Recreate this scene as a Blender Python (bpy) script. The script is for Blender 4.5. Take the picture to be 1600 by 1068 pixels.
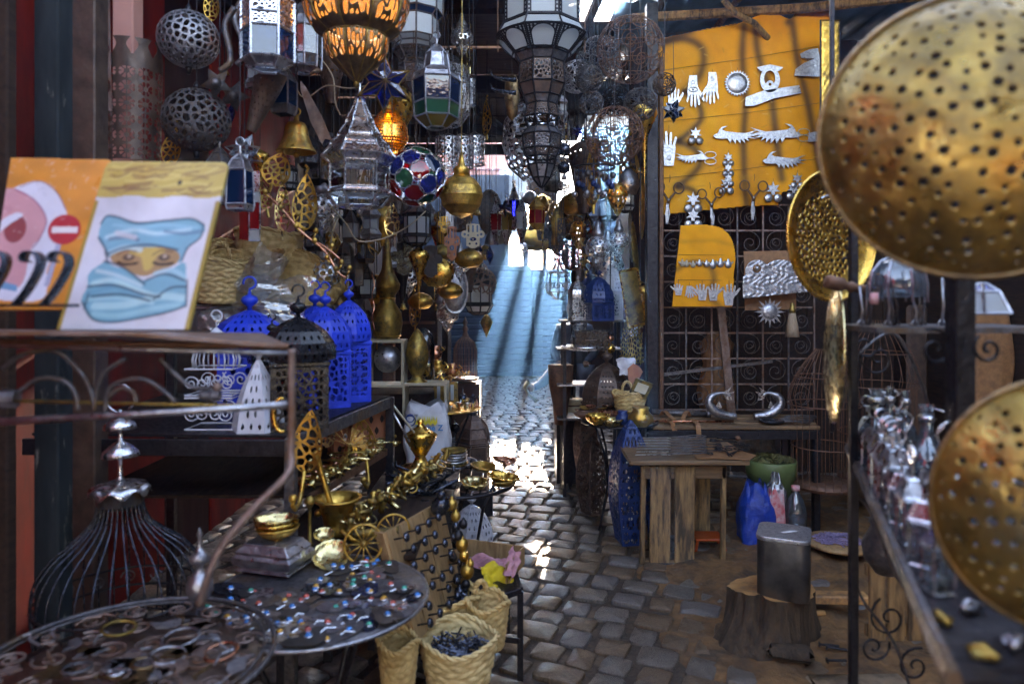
import bpy, math, random
import numpy as np
from mathutils import Vector, Matrix
from math import sin, cos, pi, radians, sqrt, atan2
random.seed(7); rng = np.random.RandomState(7)
SC = bpy.context.scene; COL = SC.collection
for _o in list(bpy.data.objects): bpy.data.objects.remove(_o)

# ---------------- camera, sky, sun, exposure ----------------
EYE, FPX, HZ = 1.4, 1100.0, 460.0
cam_d = bpy.data.cameras.new('camera'); cam = bpy.data.objects.new('camera', cam_d); COL.objects.link(cam)
cam.location = (0, 0, EYE); cam.rotation_euler = (radians(90), 0, 0)
cam_d.sensor_width = 36; cam_d.lens = FPX/1600*36; cam_d.shift_y = -(534-HZ)/1600
cam_d.clip_start = 0.05; cam_d.clip_end = 3000
cam_d.dof.use_dof = True; cam_d.dof.focus_distance = 4.3; cam_d.dof.aperture_fstop = 2.5
SC.camera = cam
SUN_EL, SUN_AZ = atan2(0.341, 1.004), atan2(0.0885, 1.0)     # azimuth measured from +Y towards +X
w = bpy.data.worlds.new('World'); SC.world = w; w.use_nodes = True
nt = w.node_tree; nt.nodes.clear()
sky = nt.nodes.new('ShaderNodeTexSky'); sky.sky_type = 'NISHITA'; sky.sun_disc = False
sky.sun_elevation = SUN_EL; sky.sun_rotation = SUN_AZ; sky.air_density = 1.0; sky.dust_density = 1.0
bg = nt.nodes.new('ShaderNodeBackground'); bg.inputs['Strength'].default_value = 0.05
wo = nt.nodes.new('ShaderNodeOutputWorld')
nt.links.new(sky.outputs[0], bg.inputs[0]); nt.links.new(bg.outputs[0], wo.inputs[0])
sl = bpy.data.lights.new('sun', 'SUN'); sl.energy = 5.0; sl.angle = radians(0.5); sl.color = (1, .95, .87)
so = bpy.data.objects.new('sun', sl); COL.objects.link(so)
sd = Vector((sin(SUN_AZ)*cos(SUN_EL), cos(SUN_AZ)*cos(SUN_EL), sin(SUN_EL)))
so.rotation_euler = sd.to_track_quat('Z', 'Y').to_euler(); so.location = (2, 30, 12)
vs = SC.view_settings; vs.view_transform = 'Standard'; vs.look = 'None'; vs.gamma = 1; vs.use_curve_mapping = False
vs.exposure = 5.4
try:
    vs.use_white_balance = True; vs.white_balance_temperature = 8600; vs.white_balance_tint = 20
except Exception: pass
cy = SC.cycles
cy.max_bounces = 6; cy.diffuse_bounces = 3; cy.glossy_bounces = 3; cy.transmission_bounces = 4
cy.transparent_max_bounces = 14; cy.volume_bounces = 0; cy.sample_clamp_indirect = 3.0
cy.caustics_reflective = False; cy.caustics_refractive = False; cy.use_denoising = True

def P(px, py, Y): return Vector(((px-800)/FPX*Y, Y, EYE+(HZ-py)/FPX*Y))   # a point of the place from its bearing and distance
def S(n, Y): return n*Y/FPX

# ---------------- materials ----------------
MATS = {}
def M(name, col, col2=None, metal=0.0, rough=.5, rvar=.15, bump=.15, scale=14., spec=.5, dirt=None, dscale=5., dlim=(.5,.62), stretch=(1,1,1), emit=None, bd=.004, attr=None, coat=0):
    m = bpy.data.materials.new(name); m.use_nodes = True; n = m.node_tree.nodes; l = m.node_tree.links
    b = n['Principled BSDF']; MATS[name] = m
    tc = n.new('ShaderNodeTexCoord'); mp = n.new('ShaderNodeMapping'); mp.inputs['Scale'].default_value = stretch
    oi = n.new('ShaderNodeObjectInfo'); va = n.new('ShaderNodeVectorMath'); va.operation = 'ADD'
    mulr = n.new('ShaderNodeMath'); mulr.operation = 'MULTIPLY'; mulr.inputs[1].default_value = 37.0
    l.new(oi.outputs['Random'], mulr.inputs[0]); l.new(tc.outputs['Object'], mp.inputs[0])
    l.new(mp.outputs[0], va.inputs[0]); l.new(mulr.outputs[0], va.inputs[1])
    ns = n.new('ShaderNodeTexNoise'); ns.inputs['Scale'].default_value = scale; ns.inputs['Detail'].default_value = 5; ns.inputs['Roughness'].default_value = .62
    l.new(va.outputs[0], ns.inputs['Vector'])
    cr = n.new('ShaderNodeMix'); cr.data_type = 'RGBA'
    col2 = col2 or tuple(c*.6 for c in col)
    cr.inputs[6].default_value = (*col, 1); cr.inputs[7].default_value = (*col2, 1)
    mr = n.new('ShaderNodeMapRange'); mr.inputs[1].default_value = .35; mr.inputs[2].default_value = .68
    l.new(ns.outputs[0], mr.inputs[0]); l.new(mr.outputs[0], cr.inputs[0])
    out = cr.outputs[2]
    if attr:
        at = n.new('ShaderNodeAttribute'); at.attribute_name = attr
        mm = n.new('ShaderNodeMix'); mm.data_type = 'RGBA'; mm.blend_type = 'MULTIPLY'; mm.inputs[0].default_value = 1
        l.new(at.outputs['Color'], mm.inputs[6]); l.new(out, mm.inputs[7]); out = mm.outputs[2]
    if dirt:
        n2 = n.new('ShaderNodeTexNoise'); n2.inputs['Scale'].default_value = dscale; n2.inputs['Detail'].default_value = 8; n2.inputs['Roughness'].default_value = .7
        l.new(va.outputs[0], n2.inputs['Vector'])
        m2 = n.new('ShaderNodeMapRange'); m2.inputs[1].default_value = dlim[0]; m2.inputs[2].default_value = dlim[1]
        l.new(n2.outputs[0], m2.inputs[0])
        mx = n.new('ShaderNodeMix'); mx.data_type = 'RGBA'; mx.inputs[7].default_value = (*dirt, 1)
        l.new(m2.outputs[0], mx.inputs[0]); l.new(out, mx.inputs[6]); out = mx.outputs[2]
        if metal > .3:
            mm2 = n.new('ShaderNodeMapRange'); mm2.inputs[3].default_value = metal; mm2.inputs[4].default_value = metal*.35
            l.new(m2.outputs[0], mm2.inputs[0]); l.new(mm2.outputs[0], b.inputs['Metallic'])
    l.new(out, b.inputs['Base Color'])
    b.inputs['Metallic'].default_value = metal; b.inputs['Specular IOR Level'].default_value = spec
    if coat: b.inputs['Coat Weight'].default_value = coat; b.inputs['Coat Roughness'].default_value = .15
    rr = n.new('ShaderNodeMapRange'); rr.inputs[1].default_value = .3; rr.inputs[2].default_value = .7
    rr.inputs[3].default_value = max(.03, rough-rvar); rr.inputs[4].default_value = min(1, rough+rvar)
    n3 = n.new('ShaderNodeTexNoise'); n3.inputs['Scale'].default_value = scale*2.3; n3.inputs['Detail'].default_value = 3
    l.new(va.outputs[0], n3.inputs['Vector']); l.new(n3.outputs[0], rr.inputs[0]); l.new(rr.outputs[0], b.inputs['Roughness'])
    if bump:
        bp = n.new('ShaderNodeBump'); bp.inputs['Strength'].default_value = bump; bp.inputs['Distance'].default_value = bd
        l.new(n3.outputs[0] if metal > .3 else ns.outputs[0], bp.inputs['Height']); l.new(bp.outputs[0], b.inputs['Normal'])
    if emit: b.inputs['Emission Color'].default_value = (*emit[0], 1); b.inputs['Emission Strength'].default_value = emit[1]
    return m
def Glass(name, col, gloss=.12, diff=0.0, rough=.04, emit=None):
    m = bpy.data.materials.new(name); m.use_nodes = True; n = m.node_tree.nodes; l = m.node_tree.links; n.clear(); MATS[name] = m
    o = n.new('ShaderNodeOutputMaterial'); t = n.new('ShaderNodeBsdfTransparent'); t.inputs[0].default_value = (*col, 1)
    g = n.new('ShaderNodeBsdfGlossy'); g.inputs['Roughness'].default_value = rough
    tc = n.new('ShaderNodeTexCoord'); ns = n.new('ShaderNodeTexNoise'); ns.inputs['Scale'].default_value = 45
    l.new(tc.outputs['Object'], ns.inputs[0]); bp = n.new('ShaderNodeBump'); bp.inputs['Strength'].default_value = .12; bp.inputs['Distance'].default_value = .003
    l.new(ns.outputs[0], bp.inputs['Height']); l.new(bp.outputs[0], g.inputs['Normal'])
    fr = n.new('ShaderNodeFresnel'); fr.inputs[0].default_value = 1.5
    ad = n.new('ShaderNodeMath'); ad.operation = 'ADD'; ad.use_clamp = True; ad.inputs[1].default_value = gloss; l.new(fr.outputs[0], ad.inputs[0])
    mx = n.new('ShaderNodeMixShader'); l.new(ad.outputs[0], mx.inputs[0]); l.new(t.outputs[0], mx.inputs[1]); l.new(g.outputs[0], mx.inputs[2])
    out = mx
    if diff:
        d = n.new('ShaderNodeBsdfDiffuse'); d.inputs[0].default_value = (*col, 1)
        tr = n.new('ShaderNodeBsdfTranslucent'); tr.inputs[0].default_value = (*col, 1)
        dm = n.new('ShaderNodeMixShader'); l.new(d.outputs[0], dm.inputs[1]); l.new(tr.outputs[0], dm.inputs[2])
        m3 = n.new('ShaderNodeMixShader'); m3.inputs[0].default_value = diff; l.new(mx.outputs[0], m3.inputs[1]); l.new(dm.outputs[0], m3.inputs[2]); out = m3
    if emit:
        e = n.new('ShaderNodeEmission'); e.inputs[0].default_value = (*emit[0], 1); e.inputs[1].default_value = emit[1]
        ash = n.new('ShaderNodeAddShader'); l.new(out.outputs[0], ash.inputs[0]); l.new(e.outputs[0], ash.inputs[1]); out = ash
    l.new(out.outputs[0], o.inputs[0]); return m

M('brass', (.78,.46,.10), (.40,.23,.05), 1, .40, .14, .5, 22, dirt=(.11,.07,.025), dscale=9, dlim=(.48,.66))
M('brass_bright', (.92,.56,.13), (.62,.35,.07), 1, .28, .1, .3, 18)
M('brass_pale', (.80,.66,.34), (.58,.44,.18), 1, .26, .12, .3, 20)
M('brass_aged', (.46,.30,.08), (.20,.13,.04), .95, .48, .15, .5, 26, dirt=(.06,.045,.02), dscale=12)
M('brass_dull', (.50,.31,.085), (.19,.115,.03), .92, .40, .2, .8, 12, dirt=(.09,.065,.03), dscale=7, dlim=(.40,.66), bd=.006)
M('bronze', (.30,.19,.09), (.12,.08,.05), .9, .42, .15, .5, 30)
M('copper', (.62,.28,.17), (.34,.13,.08), 1, .3, .12, .4, 25)
M('silver', (.78,.79,.83), (.50,.51,.57), 1, .30, .14, .15, 26)
M('pewter', (.48,.48,.52), (.23,.23,.26), .95, .4, .15, .5, 30)
M('tin', (.54,.54,.57), (.30,.30,.34), .85, .38, .14, .7, 60, bd=.002)
M('iron', (.035,.032,.038), (.014,.012,.016), .6, .42, .15, .5, 40)
M('iron_gloss', (.09,.10,.135), (.03,.034,.048), .8, .25, .1, .3, 30)
M('iron_grey', (.17,.16,.17), (.06,.056,.065), .7, .5, .15, .6, 40, dirt=(.12,.07,.04), dscale=14)
M('rust', (.20,.095,.055), (.10,.05,.035), .45, .6, .15, .6, 30)
M('rust_grey', (.30,.21,.18), (.15,.10,.09), .55, .5, .15, .6, 26, dirt=(.16,.07,.035), dscale=12)
M('lace_brown', (.13,.08,.06), (.06,.037,.03), .4, .5, .12, .4, 18)
M('blue_paint', (.004,.055,.62), (.003,.03,.34), 0, .42, .14, .5, 12, spec=.4, dirt=(.02,.025,.06), dscale=18, dlim=(.62,.70))
M('navy_paint', (.012,.04,.17), (.008,.025,.10), .1, .42, .1, .35, 25)
M('white_paint', (.62,.62,.68), (.48,.48,.55), 0, .45, .1, .3, 18, dirt=(.3,.28,.28), dscale=8, dlim=(.58,.72))
M('black_paint', (.016,.016,.02), (.01,.01,.013), .2, .25, .1, .4, 30)
M('terracotta', (.42,.15,.07), (.30,.10,.05), 0, .6, .1, .3, 16)
M('red_wall', (.30,.018,.009), (.12,.008,.006), 0, .75, .12, .3, 4, spec=.2, stretch=(1,1,.3), dirt=(.07,.02,.018), dscale=2.2, dlim=(.5,.72))
M('red_dark', (.05,.01,.008), (.025,.006,.006), 0, .8, .12, .3, 5, spec=.2, stretch=(1,1,.3), dirt=(.03,.012,.01), dscale=3)
M('pink_wall', (.62,.30,.25), (.52,.24,.20), 0, .85, .1, .3, 3)
M('plaster', (.36,.26,.22), (.26,.18,.15), 0, .9, .1, .6, 5, dirt=(.14,.10,.08), dscale=2)
M('shutter', (.03,.045,.08), (.016,.024,.045), .2, .6, .1, .3, 8)
M('post_green', (.03,.036,.04), (.012,.014,.016), 0, .8, .1, .6, 12, spec=.15, stretch=(1,1,.25), dirt=(.20,.19,.17), dscale=16, dlim=(.6,.66))
M('wood_old', (.36,.21,.09), (.15,.08,.035), 0, .75, .12, .9, 9, stretch=(5,5,.7), dirt=(.06,.036,.02), dscale=7, dlim=(.47,.62))
M('wood_x', (.25,.14,.07), (.11,.06,.03), 0, .7, .12, .6, 9, stretch=(.7,7,7), dirt=(.09,.055,.035), dscale=5, dlim=(.52,.7))
M('wood_warm', (.44,.26,.12), (.26,.14,.06), 0, .55, .12, .45, 9, stretch=(6,6,.8), dirt=(.12,.07,.03), dscale=5, dlim=(.56,.72))
M('wood_dark', (.05,.028,.02), (.022,.013,.010), 0, .88, .1, .5, 9, spec=.15, stretch=(6,1,6))
M('ceiling_wood', (.16,.125,.11), (.08,.065,.06), 0, .75, .1, .5, 6, stretch=(1,9,9), dirt=(.05,.035,.03), dscale=3, dlim=(.5,.7))
M('corrugated', (.10,.15,.22), (.06,.09,.13), .5, .5, .12, .3, 6, dirt=(.10,.06,.045), dscale=3, dlim=(.55,.75))
M('stone', (.19,.148,.12), (.085,.065,.053), 0, .34, .17, .8, 30, spec=.6, dirt=(.075,.058,.048), dscale=16, dlim=(.5,.66), bd=.006)
M('stone_blue', (.19,.155,.14), (.085,.07,.064), 0, .38, .14, .8, 26, spec=.6, dirt=(.08,.062,.05), dscale=14, dlim=(.52,.7), bd=.006)
M('stone_brown', (.20,.125,.075), (.10,.06,.036), 0, .42, .16, .8, 26, spec=.5, dirt=(.085,.055,.035), dscale=12, dlim=(.48,.66), bd=.006)
M('mortar', (.075,.048,.032), (.038,.024,.017), 0, .8, .12, .9, 40, dirt=(.12,.075,.045), dscale=6, bd=.008)
M('dirt', (.24,.115,.042), (.12,.056,.022), 0, .72, .14, 1., 14, dirt=(.06,.036,.022), dscale=5, dlim=(.48,.64), bd=.02)
M('concrete', (.30,.20,.12), (.18,.12,.075), 0, .8, .1, .9, 12, dirt=(.1,.065,.04), dscale=5, bd=.01)
M('straw', (.68,.46,.20), (.42,.26,.10), 0, .75, .1, .6, 40, spec=.25)
M('straw_pale', (.76,.56,.28), (.52,.35,.15), 0, .75, .1, .6, 40, spec=.25)
M('bark', (.085,.05,.028), (.03,.018,.012), 0, .8, .1, 1., 18, stretch=(2.5,2.5,.7), bd=.02)
M('cut_wood', (.56,.28,.10), (.38,.17,.06), 0, .6, .1, .5, 12, dirt=(.2,.1,.05), dscale=10)
M('tin_box', (.10,.093,.095), (.035,.032,.033), .7, .45, .12, .3, 10, dirt=(.07,.05,.04), dscale=6)
M('paper', (.75,.74,.76), (.6,.58,.6), 0, .7, .1, .1, 10)
M('orange_plastic', (.45,.07,.012), (.3,.04,.01), 0, .35, .1, .05, 5)
M('blue_bag', (.003,.06,.44), (.002,.025,.2), 0, .38, .12, .9, 16, bd=.02)
M('green_tub', (.13,.17,.06), (.07,.10,.035), 0, .45, .1, .2, 8)
M('leather', (.34,.16,.07), (.20,.09,.04), 0, .5, .1, .4, 25)
M('leaves_dry', (.16,.15,.05), (.07,.06,.02), 0, .8, .1, .5, 30)
M('purple_keys', (.40,.32,.50), (.22,.16,.28), .2, .4, .1, .5, 60)
M('cloth_white', (.62,.60,.62), (.48,.46,.5), 0, .8, .1, .6, 14, bd=.01)
M('cloth_yellow', (.80,.58,.02), (.6,.4,.02), 0, .7, .1, .6, 14, bd=.01)
M('cloth_pink', (.55,.25,.28), (.40,.16,.2), 0, .75, .1, .6, 14, bd=.01)
M('red_pack', (.60,.05,.06), (.65,.55,.55), 0, .35, .1, .5, 22)
M('skin', (.40,.22,.14), None, 0, .5, .1, .1, 10)
M('robe', (.10,.13,.20), (.07,.09,.15), 0, .8, .1, .4, 10, bd=.01)
M('sole', (.62,.60,.40), None, 0, .6, .1, .1, 10)
M('canvas_paint', (1,1,1), (.82,.80,.80), 0, .38, .12, .12, 9, attr='Col', spec=.5)
M('yellow_paint', (1,1,1), (.84,.76,.66), 0, .6, .12, .3, 5, attr='Col', spec=.2, dirt=(.42,.20,.03), dscale=3.5, dlim=(.6,.85))
M('drum_skin', (.70,.62,.44), (.55,.46,.30), 0, .6, .1, .2, 12)
M('gem_blue', (.01,.22,.62), None, 0, .15, .05, 0)
M('gem_red', (.62,.10,.07), None, 0, .2, .05, 0)
M('gem_green', (.01,.36,.26), None, 0, .15, .05, 0)
M('gem_amber', (.70,.34,.05), None, 0, .2, .05, 0)
M('cloth_purple', (.30,.20,.50), None, 0, .7, .1, .3, 12)
M('lettering_blue', (.02,.22,.50), None, 0, .6, .1, 0)
M('print_yellow', (.80,.62,.05), None, 0, .6, .1, 0)
M('bone', (.42,.35,.25), (.3,.24,.16), 0, .5, .1, .2, 12)
M('hair_tassel', (.42,.30,.20), (.28,.19,.12), 0, .8, .1, .4, 30, stretch=(8,8,1))
def Cloth(name, col):
    m = M(name, col, None, 0, .9, .05, .3, 8); n = m.node_tree.nodes; l = m.node_tree.links
    tr = n.new('ShaderNodeBsdfTranslucent'); tr.inputs[0].default_value = (*col,1); mx = n.new('ShaderNodeMixShader'); mx.inputs[0].default_value = .45
    l.new(n['Principled BSDF'].outputs[0], mx.inputs[1]); l.new(tr.outputs[0], mx.inputs[2]); l.new(mx.outputs[0], n['Material Output'].inputs[0])
Cloth('shade_cloth', (.50,.62,.74))
Glass('glass_clear', (.86,.92,.97), .10)
Glass('glass_smoky', (.66,.76,.84), .12, .10)
Glass('glass_blue', (.02,.06,.55), .08, .3)
Glass('glass_navy', (.01,.05,.16), .10, .45)
Glass('glass_red', (.55,.01,.015), .10, .45)
Glass('glass_green', (.03,.24,.12), .10, .45)
Glass('glass_amber', (.62,.38,.06), .10, .4)
Glass('glass_milk', (.74,.80,.84), .08, .72)
Glass('glass_orange', (.80,.28,.03), .08, .5, emit=((1,.3,.04), .015))
Glass('film', (.92,.93,.96), .22, .16, .12)
Glass('glow_glass', (.95,.66,.34), .03, .22, emit=((1,.50,.16), .006))

# ---------------- mesh collector ----------------
def smooth_flag(me, on=True):
    me.polygons.foreach_set('use_smooth', [on]*len(me.polygons))
class G:
    def __init__(s): s.v = []; s.f = []
    def add(s, vs, fs, mtx=None):
        k = len(s.v)
        if mtx is not None: vs = [tuple(mtx @ Vector(p)) for p in vs]
        s.v.extend([tuple(p) for p in vs]); s.f.extend([tuple(i+k for i in f) for f in fs]); return s
    def box(s, c, d, rz=0, mtx=None, rx=0, ry=0, bev=0):
        x, y, z = d[0]/2, d[1]/2, d[2]/2
        if bev:
            b = min(bev, x*.9, y*.9, z*.9); vs = []; idx = {}
            for sx in (-1,1):
                for sy in (-1,1):
                    for sz in (-1,1):
                        for a in range(3):
                            p = [sx*(x-b), sy*(y-b), sz*(z-b)]; p[a] = (sx*x, sy*y, sz*z)[a]
                            idx[(sx,sy,sz,a)] = len(vs); vs.append(p)
            fs = []
            for a in range(3):
                o1, o2 = [q for q in range(3) if q != a]
                for sg in (-1,1):
                    q = []
                    for u, v_ in ((-1,-1),(1,-1),(1,1),(-1,1)):
                        k = [0,0,0]; k[a] = sg; k[o1] = u; k[o2] = v_; q.append(idx[(*k, a)])
                    fs.append(q if (sg > 0) ^ (a == 1) else q[::-1])
            for a in range(3):       # edges parallel to axis a
                o1, o2 = [q for q in range(3) if q != a]
                for u in (-1,1):
                    for v_ in (-1,1):
                        k0 = [0,0,0]; k0[a] = -1; k0[o1] = u; k0[o2] = v_; k1 = list(k0); k1[a] = 1
                        fs.append([idx[(*k0,o1)], idx[(*k1,o1)], idx[(*k1,o2)], idx[(*k0,o2)]])
            for sx in (-1,1):
                for sy in (-1,1):
                    for sz in (-1,1): fs.append([idx[(sx,sy,sz,a)] for a in range(3)])
        else:
            vs = [(-x,-y,-z),(x,-y,-z),(x,y,-z),(-x,y,-z),(-x,-y,z),(x,-y,z),(x,y,z),(-x,y,z)]
            fs = [(0,3,2,1),(4,5,6,7),(0,1,5,4),(1,2,6,5),(2,3,7,6),(3,0,4,7)]
        m = Matrix.Translation(c) @ Matrix.Rotation(rz,4,'Z') @ Matrix.Rotation(ry,4,'Y') @ Matrix.Rotation(rx,4,'X')
        if mtx is not None: m = mtx @ m
        return s.add(vs, fs, m)
    def tube(s, pts, r, seg=6, closed=False, taper=None, flat=1.0, mtx=None):
        pts = [Vector(p) for p in pts]; n = len(pts)
        if n < 2: return s
        vs = []; fs = []; up = Vector((0,0,1)); prev = None
        for i, p in enumerate(pts):
            if closed: t = pts[(i+1)%n]-pts[(i-1)%n]
            else: t = pts[min(i+1,n-1)]-pts[max(i-1,0)]
            if t.length < 1e-9: t = Vector((0,0,1))
            t.normalize()
            if prev is None:
                a = t.cross(Vector((0,0,1)) if abs(t.z) < .9 else Vector((1,0,0)))
            else:
                a = prev - t*prev.dot(t)
                if a.length < 1e-6: a = t.cross(Vector((1,0,0)))
            a.normalize(); prev = a; b = t.cross(a)
            rr = r if taper is None else r*(taper(i/(n-1)) if callable(taper) else taper[i])
            for k in range(seg):
                q = 2*pi*k/seg; vs.append(p+a*(cos(q)*rr)+b*(sin(q)*rr*flat))
        m = n if closed else n-1
        for i in range(m):
            for k in range(seg):
                j = (i+1)%n; fs.append((i*seg+k, i*seg+(k+1)%seg, j*seg+(k+1)%seg, j*seg+k))
        if not closed: fs.append(tuple(range(seg))[::-1]); fs.append(tuple((n-1)*seg+k for k in range(seg)))
        return s.add(vs, fs, mtx)
    def lathe(s, prof, seg=20, c=(0,0,0), flute=0, nf=8, mtx=None, cap=True, sq=None):
        vs = []; fs = []; n = len(prof)
        for (r, z) in prof:
            for k in range(seg):
                q = 2*pi*k/seg; rr = r*(1+flute*abs(cos(nf*q/2))-flute) if flute else r
                if sq: rr = rr/ (abs(cos(((q+pi/sq) % (2*pi/sq))-pi/sq)))
                vs.append((c[0]+rr*cos(q), c[1]+rr*sin(q), c[2]+z))
        for i in range(n-1):
            for k in range(seg): fs.append((i*seg+k, i*seg+(k+1)%seg, (i+1)*seg+(k+1)%seg, (i+1)*seg+k))
        if cap:
            if prof[0][0] > 1e-4: fs.append(tuple(range(seg))[::-1])
            if prof[-1][0] > 1e-4: fs.append(tuple((n-1)*seg+k for k in range(seg)))
        return s.add(vs, fs, mtx)
    def ball(s, c, r, seg=10, sz=1, mtx=None):
        return s.lathe([(max(1e-5, r*sin(pi*i/(seg//2+1))), -r*sz*cos(pi*i/(seg//2+1))) for i in range(seg//2+2)], seg, c, mtx=mtx)
    def slab(s, poly, t, mtx=None):     # an outline in x,z given thickness t in y
        n = len(poly); vs = [(x,-t/2,z) for x,z in poly]+[(x,t/2,z) for x,z in poly]
        fs = [tuple(range(n)), tuple(range(2*n-1,n-1,-1))]+[(i,i+n,(i+1)%n+n,(i+1)%n) for i in range(n)]
        return s.add(vs, fs, mtx)
    def mesh(s, name='mesh', sm=False):
        me = bpy.data.meshes.new(name); me.from_pydata(s.v, [], s.f); me.update()
        if sm: smooth_flag(me)
        return me
    def ob(s, name, mat, par=None, sm=False, loc=(0,0,0), rot=(0,0,0), thick=0, mod=None):
        return mk(name, s.mesh(name, sm), mat, par, loc, rot, thick, sm)
def mk(name, me, mat, par=None, loc=(0,0,0), rot=(0,0,0), thick=0, sm=False, scale=None):
    o = bpy.data.objects.new(name, me); COL.objects.link(o)
    if not me.materials: me.materials.append(MATS[mat])
    if par is not None: o.parent = par
    o.location = loc; o.rotation_euler = rot
    if scale: o.scale = scale if hasattr(scale, '__len__') else (scale,)*3
    if thick:
        m = o.modifiers.new('thickness', 'SOLIDIFY'); m.thickness = thick; m.offset = 0
    return o
def tag(o, label=None, cat=None, group=None, kind=None):
    if label: o['label'] = label
    if cat: o['category'] = cat
    if group: o['group'] = group
    if kind: o['kind'] = kind
    return o
def T(name, label, cat, loc=(0,0,0), rz=0, group=None, rot=None, scale=None):
    o = bpy.data.objects.new(name, None); COL.objects.link(o); o.empty_display_size = .02
    o.location = loc; o.rotation_euler = rot if rot else (0,0,rz)
    if scale: o.scale = (scale,)*3 if not hasattr(scale,'__len__') else scale
    return tag(o, label, cat, group)
KIDS = {}
def dup(root, label, loc, rz=0, scale=None, rot=None, group=None, swap=None):
    def cp(o, par):
        c = o.copy(); COL.objects.link(c)
        if par is not None: c.parent = par
        for ch in [q for q in o.children]: cp(ch, c)
        return c
    r = cp(root, None); r.location = loc; r.rotation_euler = rot if rot else (0,0,rz)
    if scale: r.scale = (scale,)*3 if not hasattr(scale,'__len__') else scale
    r['label'] = label
    if group: r['group'] = group
    return r
def swapmat(r, frm, to):
    for o in [r]+list(r.children_recursive):
        if o.type == 'MESH' and o.data.materials and o.data.materials[0] == MATS[frm]:
            o.data = o.data.copy(); o.data.materials[0] = MATS[to]
    return r

# ---------------- pierced metal: the part of a sheet where f > 0, cut along its true outline ----------------
def cut(f, nu, nv, mp, wrap=False):
    U, V = np.meshgrid(np.linspace(0,1,nu+1), np.linspace(0,1,nv+1), indexing='ij')
    F = f(U, V); F = np.where(np.abs(F) < 1e-6, 1e-6, F)
    if wrap: F[-1] = F[0]
    ids = {}; pts = []; fs = []
    def nid(key, u, v):
        k = ids.get(key)
        if k is None: k = len(pts); ids[key] = k; pts.append((u,v))
        return k
    pos = F > 0
    act = pos[:-1,:-1] | pos[1:,:-1] | pos[1:,1:] | pos[:-1,1:]
    for i, j in zip(*np.nonzero(act)):
        c = ((i,j),(i+1,j),(i+1,j+1),(i,j+1)); poly = []
        for a in range(4):
            p = c[a]; q = c[(a+1)%4]; fp = F[p]; fq = F[q]
            if fp > 0: poly.append(nid((p[0]%nu if wrap else p[0], p[1]), p[0]/nu, p[1]/nv))
            if (fp > 0) != (fq > 0):
                t = fp/(fp-fq); lo, hi = (p,q) if p <= q else (q,p)
                kk = (lo[0]%nu if wrap else lo[0], lo[1], hi[0]%nu if wrap else hi[0], hi[1])
                poly.append(nid(kk, (p[0]+(q[0]-p[0])*t)/nu, (p[1]+(q[1]-p[1])*t)/nv))
        if len(poly) >= 3: fs.append(tuple(poly))
    g = G(); g.v = [tuple(mp(u,v)) for u,v in pts]; g.f = fs; return g
def f_dots(nu, nv, r=.22, stag=True):
    def f(U,V):
        y = V*nv; x = U*nu + (.5*(np.floor(y)%2) if stag else 0)
        return np.hypot(x%1-.5, y%1-.5)-r
    return f
def f_leaf(nu, nv, w=.2, h=.36):
    def f(U,V):
        y = V*nv; x = U*nu + .5*(np.floor(y)%2)
        return np.abs(x%1-.5)/w+(np.abs(y%1-.5)/h)**1.6-1
    return f
def f_flower(nu, nv, k=4, stag=False):
    def f(U,V):
        y = V*nv; x = U*nu + (.5*(np.floor(y)%2) if stag else 0); a = x%1-.5; b = y%1-.5
        r = np.hypot(a,b); th = np.arctan2(b,a)
        return np.maximum(np.abs(r-.29)-.15, .13-np.abs(np.sin(k*th))*.32)
    return f
def f_lace(n, w=.10, seed=1, asp=1.0, wrap=False):
    r = np.random.RandomState(seed); q = r.rand(n,2)
    # relax the points a little so holes come out alike in size
    for _ in range(3):
        d = q[:,None]-q[None]; 
        if wrap: d[...,0] -= np.round(d[...,0])
        d[...,0] *= asp; L = np.hypot(d[...,0], d[...,1])+np.eye(n); m = (L < 1.1*sqrt(asp/n))
        q = q + (d/L[...,None]**2*m[...,None]).sum(1)*.12*asp/n*np.array([1/asp,1]); q[:,1] = np.clip(q[:,1],0,1); q[:,0] = q[:,0]%1 if wrap else np.clip(q[:,0],0,1)
    sc = sqrt(n/asp)
    def f(U,V):
        d1 = np.full(U.shape,9.); d2 = np.full(U.shape,9.)
        for a,b in q:
            for o in ((-1,0,1) if wrap else (0,)):
                d = np.hypot((U-a-o)*asp, V-b)*sc; m = d < d1
                d2 = np.where(m, d1, np.minimum(d2,d)); d1 = np.where(m, d, d1)
        return w*2-(d2-d1)
    return f
def f_scatter(n, r, seed, wrap=True, asp=1.0, rect=None):
    rr = np.random.RandomState(seed); q = rr.rand(n,2)
    def f(U,V):
        F = np.full(U.shape, 1.)
        for a,b in q: F = np.minimum(F, np.hypot((U-a)*asp, V-b)-r)
        return F
    return f
def border(f, bu=.05, bv=.05):
    def g(U,V):
        e = np.maximum(np.maximum(bu-U, U-1+bu)/max(bu,1e-3), np.maximum(bv-V, V-1+bv)/max(bv,1e-3))
        return np.maximum(f(U,V), e*.2)
    return g
def sph(r, z0=0, lo=-.48, hi=.48, sz=1.0):
    def m(u,v):
        a = 2*pi*u; b = pi*(lo+(hi-lo)*v); return (r*cos(b)*cos(a), r*cos(b)*sin(a), z0+r*sz*sin(b))
    return m
def lerp(a,b,t): return a+(b-a)*t
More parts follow.
